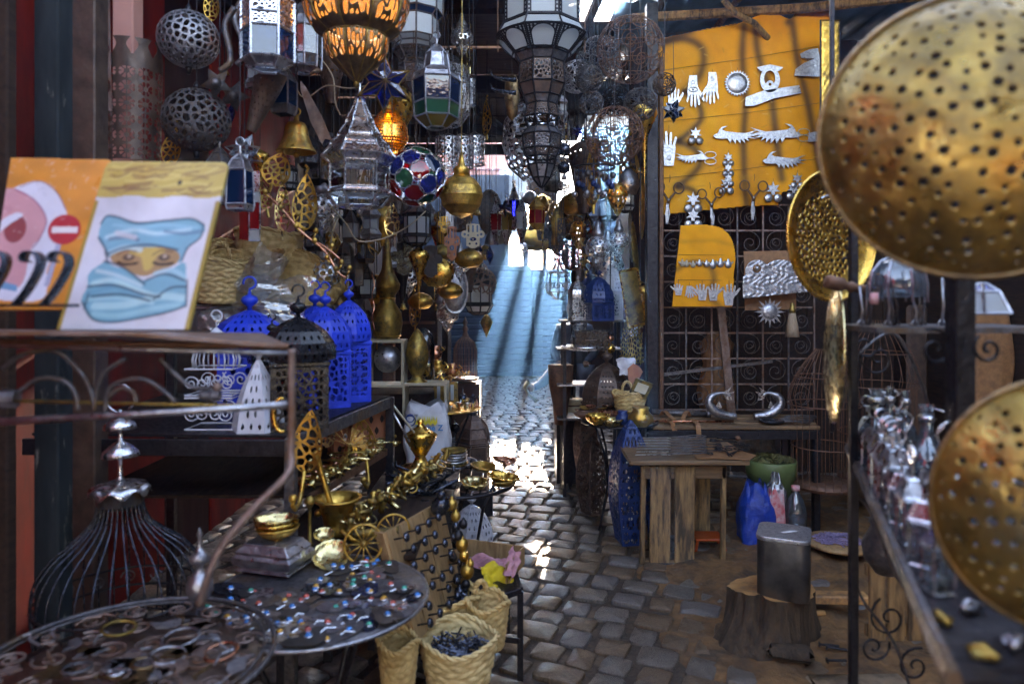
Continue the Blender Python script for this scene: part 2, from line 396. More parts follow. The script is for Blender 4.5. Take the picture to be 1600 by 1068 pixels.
def prof_map(prof, ang0=0, ang1=2*pi, sides=None):      # lathe map along a profile, v runs by length
    L = [0]
    for (a,b),(c,d) in zip(prof, prof[1:]): L.append(L[-1]+math.hypot(c-a,d-b))
    def m(u,v):
        t = v*L[-1]; i = 0
        while i < len(L)-2 and L[i+1] < t: i += 1
        k = (t-L[i])/max(1e-9, L[i+1]-L[i]); r = lerp(prof[i][0],prof[i+1][0],k); z = lerp(prof[i][1],prof[i+1][1],k)
        a = lerp(ang0,ang1,u)
        if sides:
            w_ = 2*pi/sides; q = (a % w_)-w_/2; r = r*cos(w_/2)/cos(q)
        return (r*cos(a), r*sin(a), z)
    return m
def circle(r, n=24, z=0, c=(0,0)): return [(c[0]+r*cos(2*pi*i/n), c[1]+r*sin(2*pi*i/n), z) for i in range(n)]
def spiral(c, r0, turns=1.4, a0=0, n=22, r1=.12, d=1):   # 2-D scroll from its outer end inwards
    return [(c[0]+cos(a0+d*2*pi*turns*t)*lerp(r0, r0*r1, t**.8), c[1]+sin(a0+d*2*pi*turns*t)*lerp(r0, r0*r1, t**.8)) for t in [i/(n-1) for i in range(n)]]
# ---------------- the ground and its cobblestones ----------------
def struct(name, g, mat, par=None, sm=False, label=None):
    o = g.ob(name, mat, par, sm)
    if par is None: o['kind'] = 'structure'
    if label: o['label'] = label
    return o
g = G(); g.add([(-400,-400,-.010),(400,-400,-.010),(400,400,-.010),(-400,400,-.010)], [(0,1,2,3)])
ground = struct('ground', g, 'mortar')
# trodden earth, an uneven sheet over the bed of the stones on the right hand side
def earth():
    g = G(); nx, ny = 90, 90; vs = []
    for j in range(ny+1):
        for i in range(nx+1):
            x = .35+2.9*i/nx; y = 1.9+3.4*j/ny
            e = min(1, max(0, (x-(.62+.15*sin(y*3.1)+.07*sin(y*8.3)+.34*(y-3.0)))/.42))
            z = -.012+.034*e+.010*sin(x*9+y*5)*e+.007*sin(x*21-y*17)*e+ .012*(rng.rand()-.5)*e
            vs.append((x,y,z if e > 0 else -.018))
    fs = [(j*(nx+1)+i, j*(nx+1)+i+1, (j+1)*(nx+1)+i+1, (j+1)*(nx+1)+i) for j in range(ny) for i in range(nx)]
    return g.add(vs, fs)
e = struct('path', earth(), 'dirt', sm=True, label='trodden brown earth lying over the cobblestones')
def stone_mesh(seed, n=16):
    r = np.random.RandomState(seed); vs = []; fs = []
    a, b = .5, .5
    out = []; c_ = .5
    for (sx,sy) in ((1,1),(-1,1),(-1,-1),(1,-1)):
        b1,b2 = .05+.10*r.rand(), .05+.10*r.rand(); jx,jy = 1-.11*r.rand(), 1-.11*r.rand()
        p = [(c_*sx*jx,(c_-b1)*sy*jy),(c_*sx*jx-.35*b2*sx,(c_-.35*b1)*sy*jy),((c_-b2)*sx*jx,c_*sy*jy)]
        out += p if sx*sy > 0 else p[::-1]
        out.append((0+.08*(r.rand()-.5), (.47+.03*r.rand())*sy) if sx*sy > 0 else ((.47+.03*r.rand())*sx, .08*(r.rand()-.5)))
    tilt = (r.rand(2)-.5)*.012
    rings = [(1.02,-.03),(1.0,.002),(.965,.009),(.91,.0115)]
    for (k_,z) in rings:
        for (x,y) in out:
            vs.append((x*k_, y*k_, z+ (x*tilt[0]+y*tilt[1] if z > 0 else 0)+ (-.006*(r.rand()**2) if z > .005 else 0)))
    vs.append((0,0,.0145+.003*(r.rand()-.5)))
    for i in range(3):
        for k in range(n): fs.append((i*n+k, i*n+(k+1)%n, (i+1)*n+(k+1)%n, (i+1)*n+k))
    for k in range(n): fs.append((3*n+k, 3*n+(k+1)%n, 4*n))
    gg = G().add(vs, fs); me = gg.mesh('cobblestone', True); return me
smesh = {}
for mt in ('stone','stone_blue','stone_brown'):
    for k in range(7):
        me = stone_mesh(k*11+len(mt)); me.materials.append(MATS[mt]); smesh[(mt,k)] = me
stones = []
row = 0; v = 1.75
while v < 13.5:
    dv = .128+.03*rng.rand() if v < 5 else .14
    s = .62*max(0, min(1, (6.2-v)/3.4)); x = -2.1+.2*rng.rand(); 
    while x < 2.6:
        wd = .115+.085*rng.rand()**1.3; xc = x+wd/2; y = v-s*xc*.75+.02*sin(xc*3+row)
        stones.append((xc, y, wd-.015, dv-.012, -atan2(s*.75,1)+.07*(rng.rand()-.5))); x += wd/1.0
    v += dv*(1+.12*s); row += 1
stones = [q for q in stones if 1.5 < q[1] < 13]
def inview(q):
    px = 800+q[0]/q[1]*FPX; py = HZ+EYE/q[1]*FPX
    e_ = (q[0]-(.62+.34*(q[1]-3.0))) if q[1] < 5.3 else -1
    return 560 < px < 1300 and py < 1090 and q[1] < 9.5 and e_ < .75
near = sorted([q for q in stones if inview(q)], key=lambda q: q[1])[:298]; nset = set(near)
for q in near:
    z = .004+.008*rng.rand(); mt = rng.choice(['stone','stone_blue','stone_brown'], p=[.42,.18,.40] if q[0] < .5 else [.3,.08,.62])
    o = bpy.data.objects.new('cobblestone', smesh[(mt, rng.randint(7))]); COL.objects.link(o); o.parent = ground
    o.location = (q[0], q[1], z-.012); o.rotation_euler = (.05*(rng.rand()-.5), .05*(rng.rand()-.5), q[4]); o.scale = (q[2], q[3], 1)
rest = G(); tm = [(np.array([v_.co[:] for v_ in smesh[('stone',k)].vertices]), [tuple(p.vertices) for p in smesh[('stone',k)].polygons]) for k in range(7)]
for q in stones:
    if q in nset: continue
    vs_, fs_ = tm[rng.randint(7)]; c_, s_ = cos(q[4]), sin(q[4]); zz = -.006+.008*rng.rand()
    X = vs_[:,0]*q[2]; Y = vs_[:,1]*q[3]
    rest.add(np.stack([q[0]+X*c_-Y*s_, q[1]+X*s_+Y*c_, vs_[:,2]+zz],1).tolist(), fs_)
o = rest.ob('cobblestone_field', 'stone_blue', ground, True); o['kind'] = 'stuff'

# ---------------- haze ----------------
g = G(); g.box((0,11,3.0),(60,52,8.4))
hz = g.ob('haze', 'stone'); hz['kind'] = 'stuff'
hm = bpy.data.materials.new('haze'); hm.use_nodes = True; hn = hm.node_tree.nodes; hn.clear()
pv = hn.new('ShaderNodeVolumePrincipled'); ho = hn.new('ShaderNodeOutputMaterial')
pv.inputs['Density'].default_value = .0095; pv.inputs['Anisotropy'].default_value = .82; pv.inputs['Color'].default_value = (.15,.46,1,1)
hm.node_tree.links.new(pv.outputs[0], ho.inputs['Volume']); hz.data.materials[0] = hm

# ---------------- walls ----------------
def wallthing(name, label, cat='wall'): return T(name, label, cat)
# left wall: red painted boards
t = wallthing('red_wall', 'dark red painted wall of upright boards behind the left hand stalls')
for k in range(30):
    y = -3.0+k*.55
    g = G(); g.box((-1.80+.006*(k%3), y+.27, 1.7),(.04,.535,3.4), bev=.006); g.ob('plank', 'wood_dark' if k > 16 and k%4 else 'red_wall' if k%4 else 'red_dark', t)
g = G(); g.box((-1.90,5.2,1.7),(.08,17,3.4)); g.ob('backing', 'wood_dark', t)
# right wall
t = wallthing('side_wall', 'dark brown wall closing the right hand side of the alley')
g = G(); g.box((3.1,4.0,1.8),(.2,17,3.6)); g.ob('render_coat', 'wood_dark', t)
t = wallthing('stall_partition', 'dark boarded back wall of the stall behind the scrollwork grille')
for k in range(11):
    g = G(); g.box((1.02+.2*k, 5.55+.008*(k%2), 1.7),(.192,.03,3.4), bev=.004); g.ob('plank', 'wood_dark', t)
t = wallthing('stall_side_wall', 'dark wall beside the lantern display at the right of the alley')
g = G(); g.box((1.62,8.2,1.6),(.06,5.2,3.2)); g.ob('board', 'wood_dark', t)
# far end: low shuttered front, cloth above it added to block the sun
t = T('shop_front', 'low blue grey shuttered shop front across the far end of the alley', 'shop front')
g = G(); g.box((-.72,12.06,.92),(2.1,.03,1.84)); g.box((1.28,12.08,.92),(1.95,.03,1.84)); g.ob('backing','shutter',t)
for k in range(19):
    g = G(); g.box((-.72,12.0,.05+k*.1),(2.1,.05,.085), bev=.012); g.ob('slat', 'shutter', t)
for k in range(19):
    if k*.1+.05 < 1.84:
        g = G(); g.box((1.3,12.02,.05+k*.1),(1.9,.05,.085), bev=.012); g.ob('slat', 'shutter', t)
for x, w_ in ((.235,.10),(.93,.06),(-.10,.07),(-1.75,.1),(.56,.075)):
    g = G(); g.box((x,12.05,1.2),(w_,.1,2.45)); g.ob('post', 'iron', t)  # inner posts widened and added to cut streaks in the sunbeams
g = G(); g.box((-1.25,12.1,2.6),(2.4,.08,1.7)); g.ob('upper_wall', 'shutter', t)
g = G(); g.box((2.17,12.1,3.1),(1.95,.08,2.8)); g.ob('side_panel', 'shutter', t)  # hidden panel, its height raised to stop stray sun
g = cut(lambda U,V: np.minimum(np.hypot((U-.749)/.085,(V-.228)/.034)-1, np.minimum(np.maximum(np.abs(U-.07-.02*V)-.022,np.abs(V-.26)-.2), np.maximum(np.abs(U-.27+.03*V)-.018,np.abs(V-.24)-.17))*20), 90, 70, lambda u,v: (-.06+1.26*u, 12.1+.03*sin(u*14)+.02*sin(u*33+v*5), 2.38+2.15*v))
g.ob('sun_block_cloth', 'shade_cloth', t, True)  # added cloth: stops the sun, glows, and its slits shape thin beams
# pink house beyond
t = T('pink_house', 'pink plastered house with barred windows beyond the end of the alley', 'building')
g = G(); g.box((-5.4,23,3.75),(10.6,4,7.5)); g.ob('wall', 'pink_wall', t)
g = G(); g.box((-5.4,20.9,5.15),(10.8,.3,.10)); g.ob('cornice', 'pink_wall', t)
for x in (-1.15,-3.4,.02-5.6,-7.6):
    g = G(); g.box((x,20.97,3.75),(.8,.08,1.1)); f_ = g.ob('window', 'iron', t)
    g = G()
    for k in range(6): g.box((x-.34+.136*k,20.91,3.75),(.03,.03,1.1))
    g.ob('bar', 'iron_grey', f_)
g = G(); g.box((.68,21.2,6.65),(1.46,.4,1.9)); g.ob('sun_block_storey','pink_wall',t)  # storey added to keep stray sun off the left stalls
t = T('far_house', 'hazy pinkish house standing further off in the bright light', 'building')
g = G(); g.box((6.1,31,3.2),(8.4,3,6.5)); g.ob('wall', 'pink_wall', t)
for x in (2.2,4.4):
    g = G(); g.box((x,29.46,4.2),(.8,.1,1.2)); g.ob('window', 'iron', t)

# ---------------- roof ----------------
t = T('plank_ceiling', 'dark brown plank ceiling over the left half of the alley', 'ceiling')
for k in range(30):
    y = 2.05+k*.225
    g = G(); g.box((-.83, y, 3.27-.012*k*.0+.006*(k%3)),(2.45,.215,.03), rz=.012*sin(k*1.7), bev=.004); g.ob('plank', 'ceiling_wood', t)
for k, y in enumerate((2.6,4.3,6.0,7.7,8.7)):
    g = G(); g.box((-.80, y, 3.19),(2.4,.09,.12)); g.ob('beam', 'wood_dark', t)
g = G(); g.tube([(-1.7,2.2,3.13),(.3,8.6,3.13)], .035, 8); g.ob('pole', 'wood_dark', t)
t = T('corrugated_roof', 'blue grey corrugated metal roof above the yellow board', 'roof')
for s in range(3):
    g = G(); vs = []; nn = 90; y0 = 3.2+1.75*s
    for j in range(2):
        for i in range(nn+1):
            x = .74+2.5*i/nn; vs.append((x+.0, y0+1.85*j, 3.5-.03*s+.018*cos(i*.9)+.05*(x-.95)))
    g.add(vs, [(i,i+1,nn+2+i,nn+1+i) for i in range(nn)]); g.ob('sheet', 'corrugated', t, True, thick=.003)
for (x0,y0,x1,y1,z,r_,mt) in ((.85,5.0,3.1,4.5,3.36,.035,'wood_old'),(.9,6.2,3.1,6.0,3.42,.04,'wood_dark'),(1.05,4.2,1.0,8.8,3.44,.03,'wood_dark'),(1.55,4.4,1.5,8.5,3.42,.025,'wood_old')):
    g = G(); g.tube([(x0,y0,z),((x0+x1)/2,(y0+y1)/2,z-.03),(x1,y1,z)], r_, 8); g.ob('beam', mt, t)
g = G(); g.tube([P(1130,0,4.6),P(1150,22,4.65),P(1178,36,4.7),P(1200,60,4.8)], .02, 8); g.ob('pole', 'wood_old', t)
t = T('lane_roof_beams', 'rough poles and added sun-blocking boards laid across the bright gap in the roof', 'roof beams')
for (y0,w_) in ((3.45,.4),(5.0,3.8)):
    g = G(); g.box((.57,y0+w_/2,3.33),(.46,w_,.02), rz=.05*sin(y0*5)); g.ob('board','wood_dark',t)  # boards added to shut most of the gap against the sun
for (x0,y0,x1,y1,z,r_) in ((.2,7.4,1.1,6.9,3.25,.03),(.62,3.8,.30,8.8,3.34,.035),(.3,9.6,1.3,9.3,3.2,.04)):
    g = G(); g.tube([(x0,y0,z),(x1,y1,z)], r_, 8); g.ob('pole', 'wood_dark', t)
t = T('added_lane_roof', 'unseen boarded roof behind the viewer, added to narrow the sky light', 'roof')  # unseen, added to narrow the skylight and deepen contrast
for k in range(12):
    g = G(); g.box((.6,-8.2+.5*k,3.3),(5.4,.48,.04)); g.ob('plank','ceiling_wood',t)
t = T('added_end_wall', 'unseen dark wall behind the viewer, added to cut back sky light', 'wall')
g = G(); g.box((.6,-8.4,1.7),(5.4,.2,3.4)); g.ob('wall','wood_dark',t)  # unseen, added with the roof to hold back sky light
# far covered stretch
t = T('far_awning', 'grey awning stretched across the passage at the far end', 'awning')
g = G(); g.box((-1.0,13.6,3.44),(3.2,2.9,.05)); g.ob('sheet', 'shutter', t)

# ---------------- posts ----------------
def post(px, Y, w_, z0, z1, mat, label, name='iron_post', d=None, cat='post', dx=0):
    x = (px-800)/FPX*Y; g = G(); g.box((0,0,(z1-z0)/2),(w_,d or w_,z1-z0), bev=.004)
    o = g.ob(name, mat); o.location = (x, Y, z0); tag(o, label, cat); return o
post(8, 1.75, .036, 0, 3.2, 'wood_dark', 'narrow brown post at the left edge behind the painted arch sign', 'wooden_post')
post(84, 1.9, .066, 0, 3.3, 'post_green', 'worn grey green upright between two dark gaps behind the painted signs', 'wooden_post')
post(140, 2.15, .075, 0, 3.3, 'lace_brown', 'brown upright behind the bird cage, beside the grey green one', 'wooden_post')
post(200, 2.6, .075, 1.7, 3.3, 'pink_wall', 'pink painted upright behind the crenellated pierced sconce', 'wooden_post')
post(608, 5.6, .09, 0, 3.3, 'rust', 'red brown door post behind the tall brass vase', 'wooden_post')
post(1018, 4.62, .075, 0, 3.3, 'iron', 'scratched black post at the left side of the yellow board', 'iron_post')
post(1033, 4.75, .03, 0, 3.0, 'rust', 'thin rusty post just right of the scratched black one')
post(1000, 6.6, .06, 0, 3.3, 'wood_dark', 'dark post behind the silver hanging lanterns on the right')
o = post(966, 6.0, .0, 0, .01, 'iron', 'x'); bpy.data.objects.remove(o)
g = G(); g.tube([(0,0,0),(0,0,1.55)], .045, 14); t = T('downpipe', 'grey blue pipe with a white paper tag beside the blue lantern', 'pipe', ((966-800)/FPX*6.1,6.1,0)); g.ob('pipe', 'shutter', t, True)
g = G(); g.tube([(0,0,1.55),(0,0,1.62)], .055, 14); g.ob('collar', 'iron', t, True)
g = G(); g.box((-.0,-.05,1.40),(.05,.004,.085)); tg = g.ob('tag', 'paper', t)
g = G(); g.box((0,-.0535,1.41),(.012,.002,.02)); g.box((.0,-.0535,1.385),(.02,.002,.008)); g.ob('mark', 'black_paint', tg)
# ================= builders =================
def hook(g, z, r=.014, t=.003):
    g.tube([(r*sin(a), 0, z+r-r*cos(a)) for a in [2*pi*i/14 for i in range(14)]], t, 5, True); return g
def wire(par, z0, z1, mat='iron', r=.0022, link=False):
    if z1 <= z0: return
    g = G()
    if link:
        n = int((z1-z0)/.022)
        for i in range(n): g.tube([(.006*cos(a)*(i%2), .006*cos(a)*(1-i%2), z0+.022*i+.013*(1+sin(a))) for a in [2*pi*k/8 for k in range(8)]], .0018, 4, True)
    else: g.tube([(0,0,z0),(.003,0,(z0+z1)/2),(0,0,z1)], r, 5)
    g.ob('chain' if link else 'hanging_wire', mat, par)
CACHE = {}
def faceted(root, n, rings, bands, frame='silver', bar=.004, off=0., finial=.03, pane_inset=.002, join=False, hk=True):
    """A lantern with n sides: rings = [(corner radius, height)], bands = what fills each storey."""
    g = G()
    for (r,z) in rings:
        if r > .004: g.tube([(r*cos(off+2*pi*k/n), r*sin(off+2*pi*k/n), z) for k in range(n)], bar, 4, True)
    for (r0,z0),(r1,z1) in zip(rings, rings[1:]):
        for k in range(n):
            a = off+2*pi*k/n; g.tube([(r0*cos(a), r0*sin(a), z0),(r1*cos(a), r1*sin(a), z1)], bar, 4)
    if hk: zt = rings[-1][1]; g.tube([(0,0,zt-.004),(0,0,zt+finial)], bar*1.3, 6); hook(g, zt+finial)
    g.ob('frame', frame, root)
    for i, b in enumerate(bands):
        if not b: continue
        (r0,z0),(r1,z1) = rings[i], rings[i+1]; b = b if isinstance(b, tuple) else (b, None)
        q = .985; w_ = 2*pi/n
        p = [Vector((r0*q*cos(off),r0*q*sin(off),z0)), Vector((r0*q*cos(off+w_),r0*q*sin(off+w_),z0)), Vector((r1*q*cos(off+w_),r1*q*sin(off+w_),z1)), Vector((r1*q*cos(off),r1*q*sin(off),z1))]
        mp = lambda u,v: (p[0].lerp(p[1],u)).lerp(p[3].lerp(p[2],u), v)
        glass = b[0].startswith('glass') or b[0].startswith('glow')
        if b[1] is None: gg = G(); gg.add(p, [(0,1,2,3)])
        else: gg = cut(border(b[1], .07, .07), b[2] if len(b) > 2 else 22, b[3] if len(b) > 3 else 22, mp)
        gg.v = [tuple(x) for x in gg.v]
        me = gg.mesh('pane')
        mats = b[0].split('|')
        ms = []
        for mt in mats: m2 = me.copy() if mt != mats[0] else me; m2.materials.append(MATS[mt]); ms.append(m2)
        if join:
            big = G()
            for k in range(n): big.add([v_.co[:] for v_ in me.vertices], [tuple(q_.vertices) for q_ in me.polygons], Matrix.Rotation(w_*k,4,'Z'))
            big.ob('panes' if glass else 'wall', mats[0], root, thick=0 if glass else .0015)
        else:
            for k in range(n): mk('pane' if glass else 'panel', ms[k%len(ms)], mats[0], root, rot=(0,0,w_*k), thick=.0015 if (b[1] and not glass) else 0)
    return root
def lace_ball(root, r, mat, n=150, w=.10, seed=1, sz=1., nu=90, nv=50, thick=.0016, lo=-.49, hi=.49, name='shell'):
    key = ('lace', n, w, seed, nu, nv, lo, hi, sz, mat)
    if key not in CACHE:
        me = cut(f_lace(n, w, seed, 2, True), nu, nv, sph(1, 0, lo, hi, sz), True).mesh('shell', True); me.materials.append(MATS[mat]); CACHE[key] = me
    return mk(name, CACHE[key], mat, root, scale=r, thick=thick/r)
def scroll_ball(root, r, mat, rows=3, cols=10, t=.0022, ribs=16, gap=.0):
    g = G()
    for k in range(ribs):
        a = 2*pi*k/ribs; g.tube([(r*cos(b)*cos(a), r*cos(b)*sin(a), r*sin(b)) for b in [lerp(-1.5,1.5,i/12) for i in range(13)]], t*.8, 4)
    g.ob('rib', mat, root)
    g = G()
    for b in (-.95,-.5,0,.5,.95): g.tube([(r*cos(b)*cos(a), r*cos(b)*sin(a), r*sin(b)) for a in [2*pi*i/28 for i in range(28)]], t, 4, True)
    g.ob('band', mat, root)
    g = G()
    for j in range(rows):
        for k in range(cols):
            s0 = .72/rows*1.25; d = 1 if (k+j)%2 else -1
            cu = 2*pi*(k+.5*(j%2))/cols; cv = lerp(-.8,.8,(j+.5)/rows)
            g.tube([((r*1.01)*cos(cv+y)*cos(cu+x/max(.3,cos(cv))), (r*1.01)*cos(cv+y)*sin(cu+x/max(.3,cos(cv))), (r*1.01)*sin(cv+y)) for x,y in spiral((0,0), s0, 1.7, 1.5*d, 20, .15, d)], t, 4)
    g.ob('scroll', mat, root)
def tangle_ball(root, r, mat, n=46, t=.0019, seed=0):
    rr = random.Random(seed); g = G()
    for k in range(n):
        ax = Vector((rr.gauss(0,1), rr.gauss(0,1), rr.gauss(0,1))).normalized(); u = ax.cross(Vector((.3,.5,.8))).normalized(); v = ax.cross(u); h = rr.uniform(.25,.92); q = sqrt(1-h*h)
        a0 = rr.uniform(0,6); sp = rr.uniform(3.0,6.2)
        g.tube([(ax*h+(u*cos(a0+sp*i/14)+v*sin(a0+sp*i/14))*q)*r*(1-.10*(i/14)*rr.random()) for i in range(15)], t, 4)
    g.ob('wirework', mat, root)
def dome_lantern(root, mat, w, h_body, h_dome, n=4, body='flower', seed=1, ball=True, hookk=True, base=True, gore=.55, off=pi/4, ribm=None, neck=1.0):
    """A standing painted-metal lantern: pierced square or hexagonal body, ribbed dome, ball and hook."""
    R = w/2/cos(pi/n); th = .0016
    if body:
        fb = {'flower': f_flower(3,4,4), 'leaf': f_leaf(4,5), 'dots': f_dots(8,12,.26), 'lace': f_lace(60,.12,seed), 'star': f_flower(2,3,6)}[body]
        w_ = 2*pi/n
        me = cut(border(fb,.09,.07), 44, 48, lambda u,v: Vector((R*cos(off),R*sin(off),.012)).lerp(Vector((R*cos(off+w_),R*sin(off+w_),.012)),u)+Vector((0,0,v*h_body))).mesh('panel')
        me.materials.append(MATS[mat])
        for k in range(n): mk('panel', me, mat, root, rot=(0,0,w_*k), thick=th)
        g = G()
        for k in range(n): a = off+w_*k; g.tube([(R*cos(a),R*sin(a),0),(R*cos(a),R*sin(a),h_body+.012)], .0035, 5)
        g.lathe([(R*1.03,0),(R*1.03,.012)], n, mtx=Matrix.Rotation(off,4,'Z')); g.lathe([(R*1.04,h_body+.008),(R*1.07,h_body+.014),(R*1.07,h_body+.022),(R*1.0,h_body+.028)], n, mtx=Matrix.Rotation(off,4,'Z'))
        g.ob('frame', mat, root)
    z0 = h_body+.026 if body else 0
    prof = [(R*.98, z0),(R*1.0, z0+h_dome*.18),(R*.93, z0+h_dome*.42),(R*.72, z0+h_dome*.68),(R*.42, z0+h_dome*.87),(R*.10*neck, z0+h_dome)] if gore > .5 else \
           [(R*.98, z0),(R*.86, z0+h_dome*.3),(R*.60, z0+h_dome*.6),(R*.30, z0+h_dome*.85),(R*.08, z0+h_dome)]
    nn = n if gore <= .5 else max(6, n*2)
    w2 = 2*pi/nn; mp = prof_map(prof, off, off+w2, nn)
    def mp2(u,v):
        a = off+w2*u; x,y,z = prof_map(prof, 0, 1)(0, v); r = x; ar = r*cos(w2/2)/cos((u-.5)*w2); return (ar*cos(a), ar*sin(a), z)
    fd = f_leaf(3,6,.2,.34) if body != 'dots' else f_dots(5,9,.24)
    me = cut(border(fd,.09,.05), 26, 46, mp2).mesh('gore'); me.materials.append(MATS[mat])
    for k in range(nn): mk('gore', me, mat, root, rot=(0,0,w2*k), thick=th)
    g = G(); zt = z0+h_dome; b = w*.14
    if ball:
        g.lathe([(b*.35,zt-.006),(b*.30,zt+b*.5),(b*.9,zt+b*.9),(b*1.15,zt+b*1.35),(b*.9,zt+b*1.8),(b*.25,zt+b*2.1),(b*.2,zt+b*2.5)], 14); zt += b*2.4
    g.ob('finial', mat, root, True)
    if hookk:
        g = G(); r = w*.11
        g.tube([(0,0,zt),(0,0,zt+r*.5)]+[(r*sin(a)*1.0, 0, zt+r*1.6-r*cos(a)) for a in [lerp(.1,5.0,i/12) for i in range(13)]], w*.022, 6); g.ob('hook', mat, root, True)
    return root
def bell(root, r, mat='brass'):
    g = G(); g.lathe([(r,0),(r*.98,.0+r*.06),(r*.80,r*.35),(r*.62,r*.8),(r*.55,r*1.25),(r*.42,r*1.5),(r*.12,r*1.6),(r*.10,r*1.9)], 26, cap=False); g.ob('bell_body', mat, root, True, thick=r*.05)
    g = G(); g.tube([(0,0,r*1.4),(0,0,-r*.1)], r*.05, 6); g.ball((0,0,-r*.12), r*.16); g.ob('clapper', mat, root, True)
    g = G(); hook(g, r*1.9, r*.2, r*.05); g.ob('loop', mat, root)
def bowl_prof(r, h): return [(r*.42,0),(r*.46,h*.05),(r*.75,h*.3),(r*.93,h*.7),(r,h),(r*.97,h),(r*.88,h*.7),(r*.68,h*.34),(r*.3,h*.14),(1e-4,h*.12)]
def bowl(root, r, h, mat='brass', flute=0, nf=8, name='bowl'):
    g = G(); g.lathe(bowl_prof(r,h), 32, flute=flute, nf=nf); return g.ob(name, mat, root, True)
def spin(root, prof, mat, seg=28, name='body', flute=0, nf=8, sm=True, cap=True):
    g = G(); g.lathe(prof, seg, flute=flute, nf=nf, cap=cap); return g.ob(name, mat, root, sm)
def sil(root, poly, t, mat, name='plate', bev=True):
    g = G(); g.slab(poly, t); o = g.ob(name, mat, root)
    if bev: m = o.modifiers.new('edge', 'BEVEL'); m.width = t*.35; m.segments = 1; m.limit_method = 'ANGLE'
    return o
def hand_poly(w=.08, h=.12, spread=.18):
    """Outline of an open hand, fingers up, wrist at the bottom."""
    pts = [(-.30,0),(.30,0),(.33,.28),(.42,.40)]
    # thumb on the right
    pts += [(.62,.52),(.86,.70),(.90,.78),(.82,.82),(.66,.72),(.48,.62)]
    fs = [(.36,.93,.10),(.14,1.0,.03),(-.10,.97,-.04),(-.33,.84,-.12)]
    for i,(x,top,lean) in enumerate(fs):
        pts += [(x+.085, .60),(x+.075+lean, top-.05),(x+.03+lean, top),(x-.03+lean, top),(x-.075+lean, top-.05),(x-.085,.60)]
    pts += [(-.44,.50),(-.38,.25)]
    return [(x*w, y*h) for x,y in pts]
def hand(root, w, h, mat, down=False, flip=1, t=.004):
    p = hand_poly(w, h); p = [(x*flip, (y-.5*h)*(-1 if down else 1)) for x,y in p]
    if (flip < 0) ^ down: p = p[::-1]
    o = sil(root, p, t, mat, 'hand_plate', False)
    g = G(); k = -1 if down else 1
    g.tube([(flip*x*w, -t*.5, (y-.5)*h*k) for x,y in ((-.3,.35),(-.05,.42),(.2,.38),(.36,.46))], .0012, 4)
    g.tube([(flip*x*w, -t*.5, (y-.5)*h*k) for x,y in ((-.3,.46),(0,.53),(.3,.52))], .0012, 4)
    g.lathe([(.16*w,0),(.12*w,.002),(1e-4,.003)], 10, mtx=Matrix.Translation((-.0,-t*.5,(.22-.5)*h*k)) @ Matrix.Rotation(pi/2,4,'X')); g.ob('palm_line', mat, root)
    return o
def sun_poly(r, n, depth=.3, alt=0):
    out = []
    for i in range(2*n):
        a = pi*i/n; rr = r*(1-alt*((i//2)%2)) if i%2 == 0 else r*(1-depth); out.append((rr*sin(a), rr*cos(a)))
    return out[::-1]
def sunface(root, r, n, mat, depth=.25, alt=0):
    sil(root, sun_poly(r, n, depth, alt), .003, mat, 'rays')
    g = G(); rd = r*(1-depth)*.96
    g.lathe([(rd,.0),(rd*.95,.004),(rd*.6,.009),(1e-4,.011)], 28, mtx=Matrix.Translation((0,-.001,0)) @ Matrix.Rotation(pi/2,4,'X')); g.ob('disc', mat, root, True)
def hamsa(root, w, h, mat, holes=True, seed=0):
    """Stylised hand of five closed fingers, pierced, pointing down or up."""
    def f(U,V):
        x = (U-.5)*2; y = V*2-1     # y -1 bottom
        body = np.minimum(1, np.maximum(np.abs(x)/.66, np.abs(y+.05)/.85))
        d = np.maximum(np.abs(x)-.50, np.abs(y)-.80)
        d = np.minimum(d, np.hypot(np.abs(x)-.62, y-.05)-.26)                  # curled thumbs
        d = np.minimum(d, np.hypot(x, (y+.45)/1.0)-.50)
        top = np.where(y > .1, np.abs(x)-(.52-.02/(1.02-np.clip(y,0,1))), -1)
        d = np.maximum(d, np.where(y > .75, y-.80+.5*x*x, -1))
        s = -d
        if holes:
            for k in (-.33,0,.33): s = np.minimum(s, np.maximum(np.abs(x-k)-.07, np.abs(y-.45)-.25))
            s = np.minimum(s, np.abs(np.hypot(x,y+.28)-.26)-.05 + 0*s) if False else np.minimum(s, np.maximum(np.hypot(x/1.5,(y+.30)/.8)-.17, .06-np.hypot(x,y+.30)))
            for sx in (-1,1): s = np.minimum(s, np.hypot(x-.62*sx, y-.05)-.10)
            for q in (-.36,.36): s = np.minimum(s, np.hypot(x-q, y+.02)-.08)
            for q in (-.25,.25): s = np.minimum(s, np.hypot(x-q, y+.62)-.08)
        return s
    cut(f, 44, 56, lambda u,v: ((u-.5)*w*1.6, 0, (v-.5)*h)).ob('hand_plate', mat, root, thick=.0035)
def pierced_leaf(root, w, h, mat, seed=3, n=42, name='lattice'):
    fl = f_lace(n, .13, seed, w/h)
    def f(U,V):
        y = V; half = .5*np.sin(np.pi*np.clip(y,0,1)**.75)**.8; e = half-np.abs(U-.5)
        return np.minimum(e, np.maximum(fl(U,V)*.3, .045-e))
    return cut(f, 40, 60, lambda u,v: ((u-.5)*w, .10*w*cos((u-.5)*3), v*h)).ob(name, mat, root, thick=.003)
def coat_hook(root, w, h, mat='brass'):
    pierced_leaf(root, w, h, mat, seed=5, n=30)
    g = G(); g.tube([(0,0,.01),(0,-.006,-.25*h),(0,-.02,-.42*h),(0,-.06*1.0,-.46*h),(0,-.085,-.36*h),(0,-.09,-.27*h)], w*.075, 8); g.ball((0,-.09,-.25*h), w*.14)
    g.ob('hook_arm', mat, root, True)
